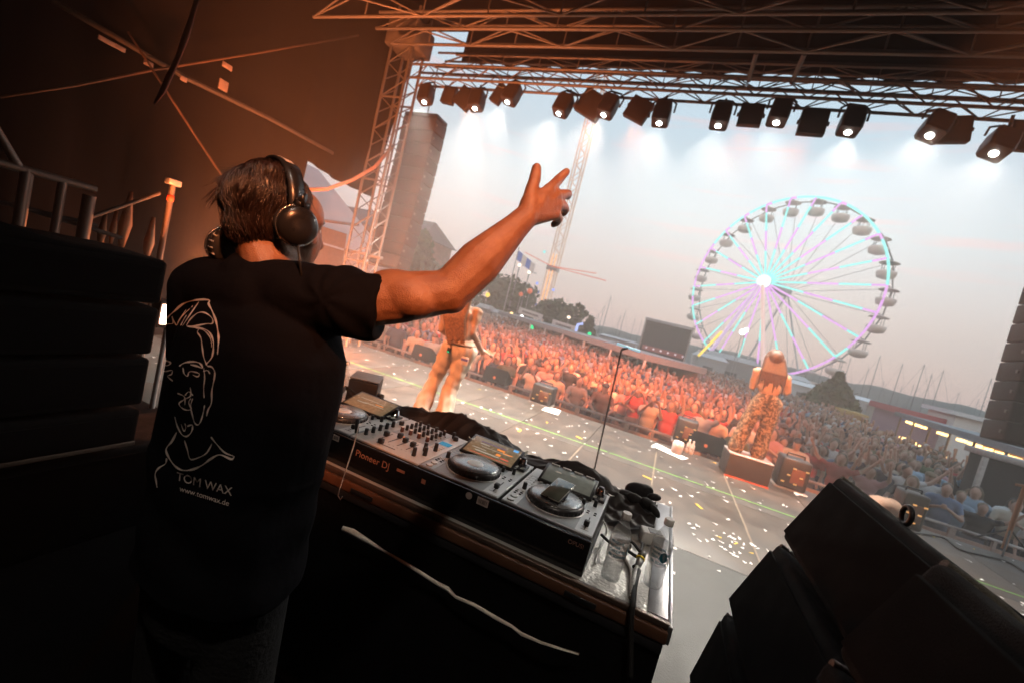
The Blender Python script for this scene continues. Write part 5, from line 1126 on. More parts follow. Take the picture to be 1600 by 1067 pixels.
MB().tube([a, a+d*.35], [.014, .013], 14).obj('shell', M('plug_shell', (.14, .13, .12), .35, metal=.5), yp); MB().tube([a+d*.36, a+d*.48], .0145, 14).obj('yellow_ring', M('yellow_ring', (.75, .55, .03), .5), yp); MB().tube([a+d*.49, b2], [.013, .009], 14).obj('gland', alu, yp)
cable('braided silver lead running from the yellow ringed plug', [b2, T(991, 900, .012), T(990, 915, .010), T(988, 930, .010)], .0095, M('braided_sleeve', (.42, .40, .36), .4, metal=.4, var=.5, scale=220))

# ------------------------------------------------------------------ side fill speaker stacks
def cabinet(label, x_face, y0, y1, z0, z1, lean, side, group, top_round=True):
    """a low wide cabinet with a rounded far edge; face towards -side*x"""
    t = thing('speaker_cabinet', label, 'speaker', (x_face, (y0+y1)/2, z0), group)
    h = z1-z0; dp = .46; tp = R_(6)
    u = np.array([side*math.tan(lean), 0, 1.0])
    A0 = np.array([x_face, y0, z0])
    q = [A0, A0+u*h, A0+u*h+dp*np.array([side*math.cos(lean+tp), 0, -math.sin(lean+tp)]), A0+dp*np.array([side*math.cos(lean-tp), 0, -math.sin(lean-tp)])] if lean > .05 else [A0, A0+u*h, A0+u*h+np.array([side*dp, 0, 0]), A0+np.array([side*dp, 0, 0])]
    q = [np.array([v[0], v[1], max(v[2], .0)]) for v in q]
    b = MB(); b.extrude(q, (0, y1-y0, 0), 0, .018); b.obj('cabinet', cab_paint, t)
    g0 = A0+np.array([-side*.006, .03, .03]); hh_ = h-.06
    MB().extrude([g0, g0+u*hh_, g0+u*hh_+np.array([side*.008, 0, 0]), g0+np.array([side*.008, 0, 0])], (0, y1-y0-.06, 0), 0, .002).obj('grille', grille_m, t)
    return t, A0, u, h
gR = 'side fill speakers at the right of the booth'
YR = 1.86
def pt(px, py, Y=YR): return ony(px, py, Y)
cR = [(1310, 741, 1220, 836), (1216, 846, 1136, 940), (1133, 953, 1076, 1058), (1070, 1070, 1040, 1150)]
txt = ['topmost black speaker cabinet of the right stack with a lifting ring', 'second black speaker cabinet from the top of the right stack', 'third black speaker cabinet from the top of the right stack', 'lowest black speaker cabinet of the right stack']
badge = M('silver_badge', (.60, .56, .48), .4)
for i, (ax_, ay_, bx_, by_) in enumerate(cR):
    p1, p0 = pt(ax_, ay_), pt(bx_, by_); lean = math.atan2(p1[0]-p0[0], p1[2]-p0[2])
    z0 = p0[2] if i < 3 else 0.0
    if i == 3: p0 = np.array([p0[0], YR, 0.0])
    t, A0, u, h = cabinet(txt[i], p0[0], YR-.98, YR, z0, p1[2], lean, 1, gR)
    if i < 2:
        q = A0+u*(h*.62)+np.array([-.009, .98-.11, 0]); MB().box(q, (.006, .03, .02), None, 0, .002).obj('badge', badge, t)
    # textured lip along the upper far edge, lit highlight put into its pale colour
    e = A0+u*h+np.array([.012, .98-.015, -.006])
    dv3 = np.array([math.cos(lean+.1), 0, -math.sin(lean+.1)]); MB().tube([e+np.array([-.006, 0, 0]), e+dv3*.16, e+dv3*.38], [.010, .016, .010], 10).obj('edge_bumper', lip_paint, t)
    if i == 0:
        rg_ = A0+u*h+np.array([.03, .98-.40, .012]); pts = [rg_+np.array([0, .024*math.cos(a), .024*math.sin(a)]) for a in np.linspace(0, 2*math.pi, 20)]
        MB().tube(pts, .0065, 8).obj('lifting_ring', black_paint, t)
# nearer column of the same stack, standing in front towards the camera
cN = [(1462, 866, 1300, 1012), (1290, 1020, 1180, 1200)]
YN = .86
for i, (ax_, ay_, bx_, by_) in enumerate(cN):
    p1, p0 = ony(ax_, ay_, YN), ony(bx_, by_, YN); lean = math.atan2(p1[0]-p0[0], p1[2]-p0[2])
    z0 = p0[2]
    t, A0, u, h = cabinet(['upper speaker cabinet in the bottom right corner', 'lower speaker cabinet cut off by the bottom edge at the right'][i], p0[0], YN-.75, YN, z0, p1[2], lean, 1, gR)
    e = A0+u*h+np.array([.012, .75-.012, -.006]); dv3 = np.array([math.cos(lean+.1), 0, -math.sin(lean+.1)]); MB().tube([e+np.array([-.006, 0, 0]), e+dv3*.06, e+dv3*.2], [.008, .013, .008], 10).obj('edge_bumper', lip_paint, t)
strut('riser_leg', (0.5, .5, 0), (.5, .5, .1), .02, black_paint, None)['label'] = 'short black foot under the near right speakers'
bpy.data.objects['riser_leg']['category'] = 'speaker foot'
gL = 'side fill speakers at the left of the booth'
XL = -2.35
rows = [((258, 410), (258, 478)), ((258, 484), (254, 555)), ((254, 560), (250, 630)), ((250, 636), (241, 690)), ((240, 700), (236, 800))]
txtL = ['topmost cabinet of the black left speaker stack, curved top', 'second cabinet from the top of the left speaker stack', 'third cabinet from the top of the left speaker stack', 'fourth cabinet of the left stack with a pale lit lower lip', 'lowest cabinet of the black left speaker stack']
Yf = onx(258, 445, XL)[1]
for i, (a, b) in enumerate(rows):
    z1 = onx(*a, XL)[2]; z0 = onx(*b, XL)[2] if i < 4 else 0
    t, A0, u, h = cabinet(txtL[i], XL-(.05 if i == 4 else 0), Yf-1.25, Yf+(.42 if i == 4 else 0), z0+.004, z1, .0, -1, gL)
    if i == 0:
        crown = [[(XL-.03*0-.005, y, z1-.01), (XL-.5, y, z1-.01), (XL-.5, y, z1+hh2), (XL-.005, y, z1+hh2)] for y, hh2 in ((Yf-1.25, .075), (Yf-.7, .07), (Yf-.58, .05), (Yf-.46, .022), (Yf-.40, .012), (Yf-.02, .006))]
        MB().loft(crown).obj('top_hump', cab_paint, t)
    if i == 3: MB().span(XL+.003, XL+.012, Yf-.5, Yf-.01, z0+.01, z0+.03, 0, .003).obj('edge_bumper', M('lit_pale_lip', (.07, .05, .04), .6), t)  # light caught on the lower lip, put into a paler strip colour
# ------------------------------------------------------------------ objects along the stage edge
mst = thing('mic_stand', 'slim straight mic stand with a pale blue cross bar beyond the booth', 'mic stand', (-.51, 5.35, 0))
mb_ = onz(921, 766, 0); mt = ony(971, 546, mb_[1])
strut('pole', mb_+np.array([0, 0, .03]), mt, .009, black_paint, mst, 8); MB().lathe([(.14, .0), (.14, .015), (.03, .03)], mb_, 24).obj('base_plate', black_paint, mst)
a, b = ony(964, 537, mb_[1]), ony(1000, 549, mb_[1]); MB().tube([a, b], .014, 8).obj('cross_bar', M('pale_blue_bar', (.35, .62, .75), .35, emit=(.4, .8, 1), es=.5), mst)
MB().tube([mt, (a+b)/2], .014, 8).obj('clip', black_plastic, mst)
# singer's box
pz = thing('podium_box', 'black front box on the stage edge under the singer in camouflage trousers', 'box', (1.5, 7.2, 0))
f0, f1 = onz(1131, 741, 0), onz(1200, 763, 0); ez = .34
ex = f1-f0; ey = np.array([-ex[1], ex[0], 0]); ey = ey/np.linalg.norm(ey)*.5
MB().extrude([f0, f1, f1+ey, f0+ey], (0, 0, ez), 0, .02).obj('body', M('podium_black', (.035, .028, .025), .6, bump=.1), pz)
MB().extrude([f0+np.array([0, 0, ez+.001]), f1+np.array([0, 0, ez+.001]), f1+ey+np.array([0, 0, ez+.001]), f0+ey+np.array([0, 0, ez+.001])], (0, 0, .014), 0, .004).obj('top_sheet', M('podium_top', (.30, .24, .21), .6), pz)
MB().extrude([f0-ey*.04, f1-ey*.04, f1-ey*.01, f0-ey*.01], (0, 0, .02)).obj('floor_strip', M('red_floor_strip', (.5, .10, .05), .5), pz)
PODZ = ez+.015; PODC = (f0+f1)/2+ey*.5
def jet(label, px, py, w_, h_, d_):
    p = onz(px, py, 0); t = thing('effect_machine', label, 'effect machine', p, 'effect machines on the stage edge')
    MB().box(p+np.array([0, d_/2, h_/2+.02]), (w_, d_, h_), None, 0, .03).obj('body', M('machine_black', (.022, .018, .017), .45), t)
    MB().box(p+np.array([w_*.12, -.004, h_*.5]), (w_*.45, .012, h_*.5), None, 0, .006).obj('control_panel', M('orange_panel', (.12, .045, .02), .5), t)
    for k in range(6): MB().box(p+np.array([-w_*.33+w_*.14*k, -.012, h_*(.25+.5*(k % 3)/2.0)]), (.045, .012, .022), None, 0, .004).obj('status_light', E('status_orange', (1, .5, .15), .8) if k == 0 else bpy.data.materials['status_orange'], t)
    MB().tube([p+np.array([-w_*.3, d_*.5, h_+.02]), p+np.array([-w_*.3, d_*.5, h_+.07]), p+np.array([w_*.3, d_*.5, h_+.07]), p+np.array([w_*.3, d_*.5, h_+.02])], .013, 6).obj('handle', black_paint, t)
    MB().box(p+np.array([0, d_/2, .008]), (w_*1.1, d_*1.15, .012), None, 0, .003).obj('base_plate', M('pale_base', (.2, .17, .15), .6), t)
    return t
jet('effect machine with orange lights directly right of the singer on her box', 1234, 766, .40, .46, .35)
jet('effect machine with orange lights left of the mic stand', 842, 632, .42, .36, .35)
jet('effect machine at the stage edge right of the mic stand', 1066, 694, .36, .44, .35)
jet('effect machine with orange lights behind the right speaker stack', 1418, 828, .30, .50, .3)
def wedge(label, px, py, w_, m=None):
    p = onz(px, py, 0); t = thing('stage_monitor', label, 'stage monitor', p, 'wedge monitors on the stage edge')
    prof = [(0, 0), (.36, 0), (.42, .12), (.06, .32)]
    MB().extrude([p+np.array([-w_/2, y, z]) for y, z in prof], (w_, 0, 0), 0, .012).obj('body', cab_paint if m is None else m, t)
    a = p+np.array([-w_/2+.04, .085, .312]); MB().extrude([a, a+np.array([w_-.08, 0, 0]), a+np.array([w_-.08, .315, -.175]), a+np.array([0, .315, -.175])], (0, .006, .01)).obj('grille', grille_m, t)
    MB().cyl(p+np.array([0, -.004, .12]), p+np.array([0, .012, .12]), .03, n=12).obj('handle_cup', M('orange_cup', (.4, .12, .05), .5), t)
wedge('lower of two stacked wedge monitors left of the singer on her box', 1100, 706, .62)
wedge('wedge monitor at the feet of the singer with the long hair', 770, 598, .55)
wedge('wedge monitor at the far left end of the stage edge', 655, 562, .5)
for (px, py, label) in ((1068, 712, 'round white tub beside the stage edge effect machine'),):
    p = onz(px-12, py-4, 0); t = thing('plastic_tub', label, 'tub', p); MB().lathe([(.07, 0), (.085, .02), (.09, .16), (.08, .19), (.05, .2)], p, 20).obj('body', white_plastic, t); MB().lathe([(.082, .191), (.082, .205), (.02, .215)], p, 20).obj('lid', white_paint, t)
for k, (px, py) in enumerate(((1073, 706), (1079, 709))):
    p = onz(px, py, 0); t = thing('drink_bottle', ('left' if k == 0 else 'right')+' of two clear bottles beside the white tub on the stage edge', 'bottle', p); MB().lathe([(.033, 0), (.036, .02), (.036, .15), (.015, .19), (.014, .21)], p, 16).obj('body', M('frosted_pet', (.75, .72, .7), .3, trans=.5), t); MB().cyl(p+np.array([0, 0, .211]), p+np.array([0, 0, .23]), .016, n=12).obj('cap', white_cap, t)
paper = M('white_paper', (.72, .69, .66), .7)
def sheet(label, pts):
    P = [onz(px, py, .004) for px, py in pts]; tag(MB().extrude(P, (0, 0, .003)).obj('paper_sheet', paper), label, 'paper')
sheet('white sheet of paper taped to the deck right of the left effect machine', [(846, 640), (872, 648), (876, 641), (855, 634)]); sheet('long pale paper strip on the stage edge below the tub and bottles', [(1018, 696), (1066, 718), (1076, 716), (1026, 692)])
sheet('white paper arrow shaped scrap right of the effect machine by the box', [(1246, 760), (1262, 776), (1240, 770)])
# orange crumpled pale bundle beyond the right stack
bn = thing('pale_bundle', 'rounded crumpled pale bundle glowing orange above the lifting ring', 'bundle', onz(1378, 815, .02)); c0 = onz(1378, 818, .02)
pr = [('e', c0+np.array([0, .2, .16]), (.20, .2, .17), 0), ('e', c0+np.array([.10, .16, .22]), (.14, .14, .13), 0), ('e', c0+np.array([-.13, .2, .14]), (.13, .15, .12), 0), ('e', c0+np.array([.02, .1, .25]), (.1, .1, .09), 0)]
link('cloth_bundle', blend('cloth_bundle', pr, .02, [M('pale_sheet', (.40, .24, .16), .7, bump=.9, bscale=9)], 2), bn); bpy.data.objects['cloth_bundle'].location = tuple(-np.asarray(WL[bn.name]))
# tall light stand at the right
ls = thing('light_stand', 'orange lit tripod stand at the right edge of the photo', 'stand', onz(1566, 862, 0)); p = onz(1566, 862, 0); strut('pole', p+np.array([0, 0, .05]), p+np.array([0, 0, 1.0]), .028, M('stand_paint', (.35, .16, .08), .5), ls)
for a in (0, 2.1, 4.2): strut('leg', p+np.array([0, 0, .35]), p+np.array([.35*math.cos(a), .35*math.sin(a), .01]), .012, black_paint, ls)
strut('crossbar', p+np.array([-.1, 0, .98]), p+np.array([.35, 0, 1.05]), .02, bpy.data.materials['stand_paint'], ls)
cable('dark cable snaking over the deck at the right edge', [onz(1400, 830, .01), onz(1470, 838, .01), onz(1500, 858, .01), onz(1540, 868, .01), onz(1580, 880, .01), onz(1640, 920, .01)], .012, rubber)
# black screen in the crowd at the right
bs = thing('black_screen', 'black panel with a grey frame standing in the crowd at the right edge', 'screen', (8.2, 13, GZ))
MB().span(7.15, 9.3, 13, 13.6, GZ, 1.0).obj('panel', M('screen_black', (.02, .018, .018), .6), bs); MB().span(7.05, 9.4, 12.93, 13.68, 1.002, 1.14, 0, .01).obj('frame_top', steel, bs); MB().span(7.05, 7.148, 12.94, 13.02, GZ, 1.0, 0, .01).obj('frame_side', steel, bs)
# confetti on the deck
cf_m = [M('white_confetti', (.72, .70, .68), .7, var=0), M('yellow_confetti', (.62, .42, .03), .7, var=0)]
b = MB(); rg3 = random.Random(5)
for k in range(480):
    x = rg3.uniform(-6.5, 5.5); y = 1.6+6.3*rg3.random()**.8
    if rg3.random() < .09: x = rg3.gauss(1.05, .22); y = rg3.gauss(4.55, .28)
    if y > 7.9 or (x < .25 and y < 2.4): continue
    a = rg3.uniform(0, 6.28); l, w_ = rg3.uniform(.010, .034), rg3.uniform(.005, .015); c, s = math.cos(a), math.sin(a); t1, t2 = rg3.uniform(.001, .010), rg3.uniform(.001, .012)
    q = [(x+c*l-s*w_, y+s*l+c*w_, .002+t1), (x-c*l-s*w_, y-s*l+c*w_, .002), (x-c*l+s*w_, y-s*l-c*w_, .002+t2), (x+c*l+s*w_, y+s*l-c*w_, .002)]
    b.add(q, [(0, 1, 2, 3)], 1 if rg3.random() < .03 else 0)
b.obj('confetti', cf_m, kind='stuff', label='white paper confetti scattered over the stage deck')
for k, (px, py) in enumerate(((812, 672), (1011, 745), (1092, 790), (905, 683))):
    p = onz(px, py, .004); a = rg3.uniform(0, 3); q = MB().box(p, (.12, .03, .003), [[math.cos(a), -math.sin(a), 0], [math.sin(a), math.cos(a), 0], [0, 0, 1]]).obj('tape_mark', cf_m[1]); tag(q, 'short yellow tape mark on the deck '+['nearest the left effect machine', 'just above the black gloves', 'right of the bottles', 'near the mic stand foot'][k], 'tape mark')

# ------------------------------------------------------------------ singers
skin_s = M('singer_skin', (.44, .27, .19), .5, var=.08); hair_b = M('long_brown_hair', (.07, .033, .016), .5, var=.5, scale=40); cream = M('cream_cotton', (.50, .40, .31), .8, var=.12, bump=.4, bscale=14)
tan_top = M('tan_top', (.38, .25, .17), .8, var=.12, bump=.3, bscale=14); camo = camo_mat('camouflage_cloth', [(.05, .032, .016), (.16, .10, .05), (.30, .20, .11)], 26)
shoe = M('shoe_white', (.5, .45, .4), .6)
D1 = 5.25
d1 = lambda px, py, k=0.0: dep(px, py, D1+k)
s1 = thing('person', 'singer with long hair and cream trousers bending a knee, mostly hidden by the raised arm', 'person', d1(670, 660)*np.array([1, 1, 0]))
ftL, ftR = onz(646, 668, .06), onz(686, 674, .06)
kn, kr = d1(680, 590, .12), d1(704, 606)
hipc = d1(718, 546, .02); sh_c = d1(722, 484, .02)
ax_r = np.array([.93, .36, 0])*1.0
hl, hr_ = hipc-ax_r*.10, hipc+ax_r*.10; sl_, sr = sh_c-ax_r*.19, sh_c+ax_r*.19
elR, wrR = d1(738, 520, -.02), d1(752, 546, .2)
elL, wrL = d1(690, 514, .05), d1(705, 530, .28)
body = [('c', ftL, kn, .118, .082, 1), ('c', kn, hl, .085, .12, 1), ('c', ftR, kr, .125, .092, 1), ('c', kr, hr_, .09, .125, 1), ('e', hipc, (.19, .15, .16), 1),
        ('e', hipc*.55+sh_c*.45, (.16, .12, .22), 2), ('e', sh_c-np.array([0, 0, .10]), (.18, .12, .17), 2), ('c', sl_, sr, .07, .07, 2), ('c', sh_c, sh_c+np.array([0, 0, .16]), .055, .05, 0),
        ('e', sh_c+np.array([.0, .02, .24]), (.08, .10, .12), 0), ('c', sr, sr*.5+elR*.5, .07, .062, 2), ('c', sr*.5+elR*.5, elR, .05, .045, 0), ('c', elR, wrR, .045, .032, 0), ('e', wrR+(wrR-elR)*.2, (.035, .05, .035), 0),
        ('c', sl_, elL, .062, .045, 2), ('c', elL, wrL, .042, .03, 0), ('e', wrL, (.035, .045, .035), 0), ('c', ftL-np.array([0, .02, .01]), ftL+np.array([0, .13, -.03]), .05, .035, 3), ('c', ftR-np.array([0, .02, .01]), ftR+np.array([0, .13, -.03]), .05, .035, 3)]
def sub(o, parent): o.location = tuple(-np.asarray(WL[parent.name])); return o
def wrinkle(me, amp, mats_):
    nv = len(me.vertices); co = np.empty(nv*3); me.vertices.foreach_get('co', co); co = co.reshape(-1, 3); no = np.empty(nv*3); me.vertices.foreach_get('normal', no); no = no.reshape(-1, 3)
    on = np.zeros(nv); 
    for p in me.polygons:
        if p.material_index in mats_:
            for v in p.vertices: on[v] = 1
    d = np.sin(co[:, 2]*34+co[:, 0]*21+2*np.sin(co[:, 2]*9))*.6+np.sin(co[:, 2]*17-co[:, 0]*40+co[:, 1]*25)*.5+np.sin(co[:, 0]*55+co[:, 1]*38+co[:, 2]*6)*.5
    me.vertices.foreach_set('co', (co+no*(amp*.5*d*on)[:, None]).ravel()); me.update(); return me
sub(link('body', wrinkle(blend('body', body, .012, [skin_s, cream, tan_top, shoe], 3), .016, (1, 2)), s1), s1)
bl_c = hipc+np.array([0, 0, .075]); MB().tube([bl_c+ax_r*.175*math.cos(a)+np.array([-.36, .93, 0])*.15*math.sin(a) for a in np.linspace(0, 2*math.pi, 25)], .016, 6).obj('waistband', M('waistband', (.16, .10, .06), .7), s1)
hp = [('e', sh_c+np.array([0, .0, .25]), (.095, .11, .13), 0)]
for k in range(9):
    u = (k-4)/4.0; a = sh_c+np.array([0, -.05, .22])+ax_r*u*.08; m_ = sh_c+np.array([.0, -.15, -.12])+ax_r*(u*.11); e = hipc+np.array([0, -.13, .06+.06*math.sin(k*2.3)])+ax_r*(u*.10+.01); hp += [('c', a, m_, .045, .034, 0), ('c', m_, e, .034, .014, 0)]
hair_f = M('long_fair_hair', (.20, .10, .045), .5, var=.5, scale=40)
sub(link('hair', blend('hair', hp, .011, [hair_f], 2), s1), s1)
MB().box(hr_+np.array([.06, -.14, -.10]), (.10, .012, .10), None, 0, .004).obj('printed_patch', M('patch_white', (.6, .55, .55), .7), s1); MB().box(hr_+np.array([.06, -.148, -.085]), (.09, .008, .03), None, 0).obj('patch_stripe', M('patch_blue', (.1, .12, .45), .7), s1)
MB().box(hipc+np.array([-.05, -.165, -.02]), (.05, .03, .06), None, 0, .008).obj('belt_pack', black_plastic, s1); MB().box(hipc+np.array([-.05, -.182, -.04]), (.025, .006, .012)).obj('belt_pack_light', green_l, s1)
mic1 = thing('microphone', 'pale microphone held at the waist of the long haired singer', 'microphone', wrR); a, b = wrR+np.array([-.17, .02, .06]), wrR+np.array([.14, .04, -.05]); MB().tube([a, b], [.016, .012], 10).obj('handle', M('mic_handle', (.6, .55, .45), .35), mic1); MB().ell(b, .026, 12, 8).obj('head', M('mic_mesh', (.25, .24, .22), .4, metal=.6), mic1)
# second singer
d2v = PODC; yD = PODC[1]
e2 = lambda px, py, k=0.0: ony(px, py, yD+k)
s2 = thing('person', 'singer with brown hair and camouflage trousers standing on the front box', 'person', (PODC[0], PODC[1], PODZ))
fL, fR = PODC+np.array([-.20, -.02, PODZ+.07]), PODC+np.array([.12, 0, PODZ+.07]); fL[2] = PODZ+.07; fR[2] = PODZ+.07
hip2 = e2(1199, 626); sh2 = e2(1207, 583); hd2 = e2(1210, 561)
kL, kR = (fL+hip2)/2+np.array([-.06, 0, 0]), (fR+hip2)/2+np.array([.05, 0, 0])
eL, eR = e2(1176, 603, .08), e2(1230, 612, .08); wL, wR = e2(1197, 584, .30), e2(1216, 580, .30)
body = [('c', fL, kL, .115, .105, 1), ('c', kL, hip2-np.array([.09, 0, .05]), .108, .125, 1), ('c', fR, kR, .112, .10, 1), ('c', kR, hip2+np.array([.09, 0, -.05]), .104, .125, 1), ('e', hip2, (.18, .14, .15), 1),
        ('e', (hip2+sh2)/2+np.array([0, 0, .02]), (.17, .12, .2), 2), ('e', sh2-np.array([0, 0, .09]), (.21, .12, .17), 2), ('c', sh2-np.array([.19, 0, .03]), sh2+np.array([.19, 0, -.03]), .07, .07, 2), ('c', sh2, hd2, .05, .05, 0), ('e', hd2, (.085, .10, .12), 0),
        ('c', sh2-np.array([.20, 0, .03]), eL, .065, .055, 2), ('c', eL, wL, .042, .032, 0), ('c', sh2+np.array([.20, 0, -.03]), eR, .065, .055, 2), ('c', eR, wR, .042, .032, 0), ('e', wL, (.04, .04, .05), 0), ('e', wR, (.04, .04, .05), 0),
        ('c', fL-np.array([0, .03, .03]), fL+np.array([0, .15, -.04]), .05, .035, 3), ('c', fR-np.array([0, .03, .03]), fR+np.array([0, .15, -.04]), .05, .035, 3)]
sub(link('body', wrinkle(blend('body', body, .012, [skin_s, camo, tan_top, shoe], 3), .010, (1, 2)), s2), s2)
hp = [('e', hd2+np.array([0, -.01, .02]), (.125, .13, .13), 0)]
for k in range(9):
    u = (k-4)/4.0; a = hd2+np.array([u*.095, -.05, .0]); m_ = sh2+np.array([u*.15, -.115, .0]); e = sh2+np.array([u*.17, -.125, -.22+.08*math.sin(k*2.1)]); hp += [('c', a, m_, .05, .034, 0), ('c', m_, e, .03, .008, 0)]
sub(link('hair', blend('hair', hp, .011, [hair_b], 2), s2), s2)
mic2 = thing('microphone', 'microphone held up to the face of the singer on the box', 'microphone', (wL+wR)/2); MB().tube([(wL+wR)/2-np.array([0, 0, .1]), (wL+wR)/2+np.array([0, -.05, .08])], [.013, .017], 10).obj('handle', black_plastic, mic2); MB().ell((wL+wR)/2+np.array([0, -.06, .10]), .026, 12, 8).obj('head', bpy.data.materials['mic_mesh'], mic2)

# ------------------------------------------------------------------ the DJ
skin_d = bpy.data.materials.new('tanned_skin'); skin_d.use_nodes = True; nt = skin_d.node_tree; b_ = nt.nodes['Principled BSDF']
b_.inputs['Roughness'].default_value = .40; b_.inputs['Subsurface Weight'].default_value = .08; b_.inputs['Subsurface Radius'].default_value = (.01, .004, .002); b_.inputs['Subsurface Scale'].default_value = .5
tcn = nt.nodes.new('ShaderNodeTexCoord'); n1 = nt.nodes.new('ShaderNodeTexNoise'); n1.inputs['Scale'].default_value = 28; n1.inputs['Detail'].default_value = 6; nt.links.new(tcn.outputs['Object'], n1.inputs[0])
rp = nt.nodes.new('ShaderNodeValToRGB'); rp.color_ramp.elements[0].position = .3; rp.color_ramp.elements[0].color = (.23, .105, .058, 1); rp.color_ramp.elements[1].position = .7; rp.color_ramp.elements[1].color = (.33, .17, .10, 1); nt.links.new(n1.outputs[0], rp.inputs[0]); nt.links.new(rp.outputs[0], b_.inputs['Base Color'])
n2 = nt.nodes.new('ShaderNodeTexVoronoi'); n2.inputs['Scale'].default_value = 420; nt.links.new(tcn.outputs['Object'], n2.inputs[0]); bp2 = nt.nodes.new('ShaderNodeBump'); bp2.inputs['Strength'].default_value = .4; bp2.inputs['Distance'].default_value = .002; nt.links.new(n2.outputs[0], bp2.inputs['Height'])
n3 = nt.nodes.new('ShaderNodeTexNoise'); n3.inputs['Scale'].default_value = 75; n3.inputs['Detail'].default_value = 5; nt.links.new(tcn.outputs['Object'], n3.inputs[0]); bp3 = nt.nodes.new('ShaderNodeBump'); bp3.inputs['Strength'].default_value = .4; bp3.inputs['Distance'].default_value = .004; nt.links.new(n3.outputs[0], bp3.inputs['Height']); nt.links.new(bp2.outputs[0], bp3.inputs['Normal']); nt.links.new(bp3.outputs[0], b_.inputs['Normal'])
shirt_m = M('black_tshirt', (.0045, .0045, .006), .95, var=.2, bump=.5, bscale=18, spec=.08); denim = M('dark_denim', (.005, .005, .006), .85, var=.3, bump=.4, bscale=90); hair_d = M('dark_brown_hair', (.022, .011, .007), .36, var=.5, scale=45, spec=.7)
nail_m = M('nail', (.62, .42, .34), .25)
dj = thing('person', 'man with headphones in a black printed shirt raising his right arm at the booth', 'person', (-.86, .68, 0))
N_ = dep(432, 428, .94)                                             # base of the neck
H_ = dep(425, 343, .955)                                             # middle of the skull
fwd_b = np.array([.05, 1.0, 0]); fwd_b /= np.linalg.norm(fwd_b); rt_b = np.array([fwd_b[1], -fwd_b[0], 0])
fa = R_(-14); fwd_h = np.array([-math.sin(fa), math.cos(fa), -.02]); rt_h = np.array([math.cos(fa), math.sin(fa), 0]); up_h = np.array([.06, 0, 1.0]); up_h /= np.linalg.norm(up_h)
Hm = np.stack([rt_h, fwd_h, up_h], 1)
HS = .90
def hp_(r, f, u): return H_+Hm@(np.array([r, f*(1.12 if f > .03 else 1), u])*HS)
S_R = dep(548, 474, .90); E_ = dep(702, 456, .915); W_ = dep(823, 338, .965)
S_L = N_-rt_b*.20+np.array([0, -.01, -.075])
pel = np.array([N_[0]-.01, N_[1]+.01, .95])
def HD(px, py, d): return dep(px, py, d)
# hand: palm, knuckles and five separate fingers
kI, kM, kR_, kP = HD(858, 297, 1.0), HD(868, 307, 1.015), HD(871, 321, 1.02), HD(867, 334, 1.015)
tB, tM, tI, tT = HD(828, 318, .968), HD(830, 297, .972), HD(835.5, 281, .976), HD(838.5, 263, .982)
hand = [('c', W_, kI*.6+W_*.4, .026, .022, 0), ('c', W_, kM, .027, .0165, 0), ('c', W_, kR_, .027, .016, 0), ('c', W_, kP, .026, .015, 0), ('c', kI, kP, .0145, .0135, 0), ('c', W_*.5+kI*.5, kI, .02, .0145, 0),
        ('c', W_, tB, .025, .023, 0), ('c', tB, tM, .0205, .0150, 0), ('c', tB, kI, .017, .0135, 0), ('c', tM, tI, .0148, .0135, 0), ('c', tI, tT, .0145, .0115, 0)]
iP, iD, iT = HD(872, 282, 1.03), HD(879, 274.5, 1.035), HD(885, 269, 1.04)
hand += [('c', kI, iP, .0140, .0120, 0), ('c', iP, iD, .0122, .0108, 0), ('c', iD, iT, .0108, .0096, 0), ('e', kI, (.0155,)*3, 0), ('e', kM, (.0158,)*3, 0), ('e', kR_, (.015,)*3, 0), ('e', iP, (.0128,)*3, 0), ('c', W_*.7+kI*.3+(EYE-W_)*.012, kI+(EYE-kI)*.008, .006, .008, 0), ('c', W_*.7+kM*.3+(EYE-W_)*.012, kM+(EYE-kM)*.008, .006, .008, 0), ('c', W_*.7+kR_*.3+(EYE-W_)*.012, kR_+(EYE-kR_)*.008, .006, .008, 0)]
mP, mD, mT = HD(882, 304, 1.055), HD(887.5, 303.5, 1.08), HD(887, 307, 1.095)
hand += [('c', kM, mP, .0142, .0124, 0), ('c', mP, mD, .0122, .0112, 0), ('c', mD, mT, .0112, .0098, 0)]
rP, rD, rT = HD(881, 323, 1.06), HD(883.5, 328, 1.082), HD(881, 333, 1.09)
hand += [('c', kR_, rP, .0138, .0120, 0), ('c', rP, rD, .0118, .0108, 0), ('c', rD, rT, .0108, .0094, 0)]
pP, pD, pT = HD(873, 342, 1.045), HD(870, 348, 1.06), HD(865, 351, 1.065)
hand += [('c', kP, pP, .0125, .0110, 0), ('c', pP, pD, .0108, .0098, 0), ('c', pD, pT, .0098, .0086, 0)]
F1 = E_*.62+W_*.38
arm = [('c', S_R, S_R*.5+E_*.5, .054, .056, 0), ('c', S_R*.5+E_*.5, E_, .056, .046, 0), ('e', S_R*.5+E_*.5+np.array([0, 0, .006]), (.09, .056, .052), 0),
       ('c', E_, F1, .046, .050, 0), ('c', F1, W_*.85+E_*.15, .050, .031, 0), ('c', W_*.85+E_*.15, W_, .031, .0275, 0), ('e', E_+np.array([.008, .0, -.012]), (.036, .034, .034), 0)]
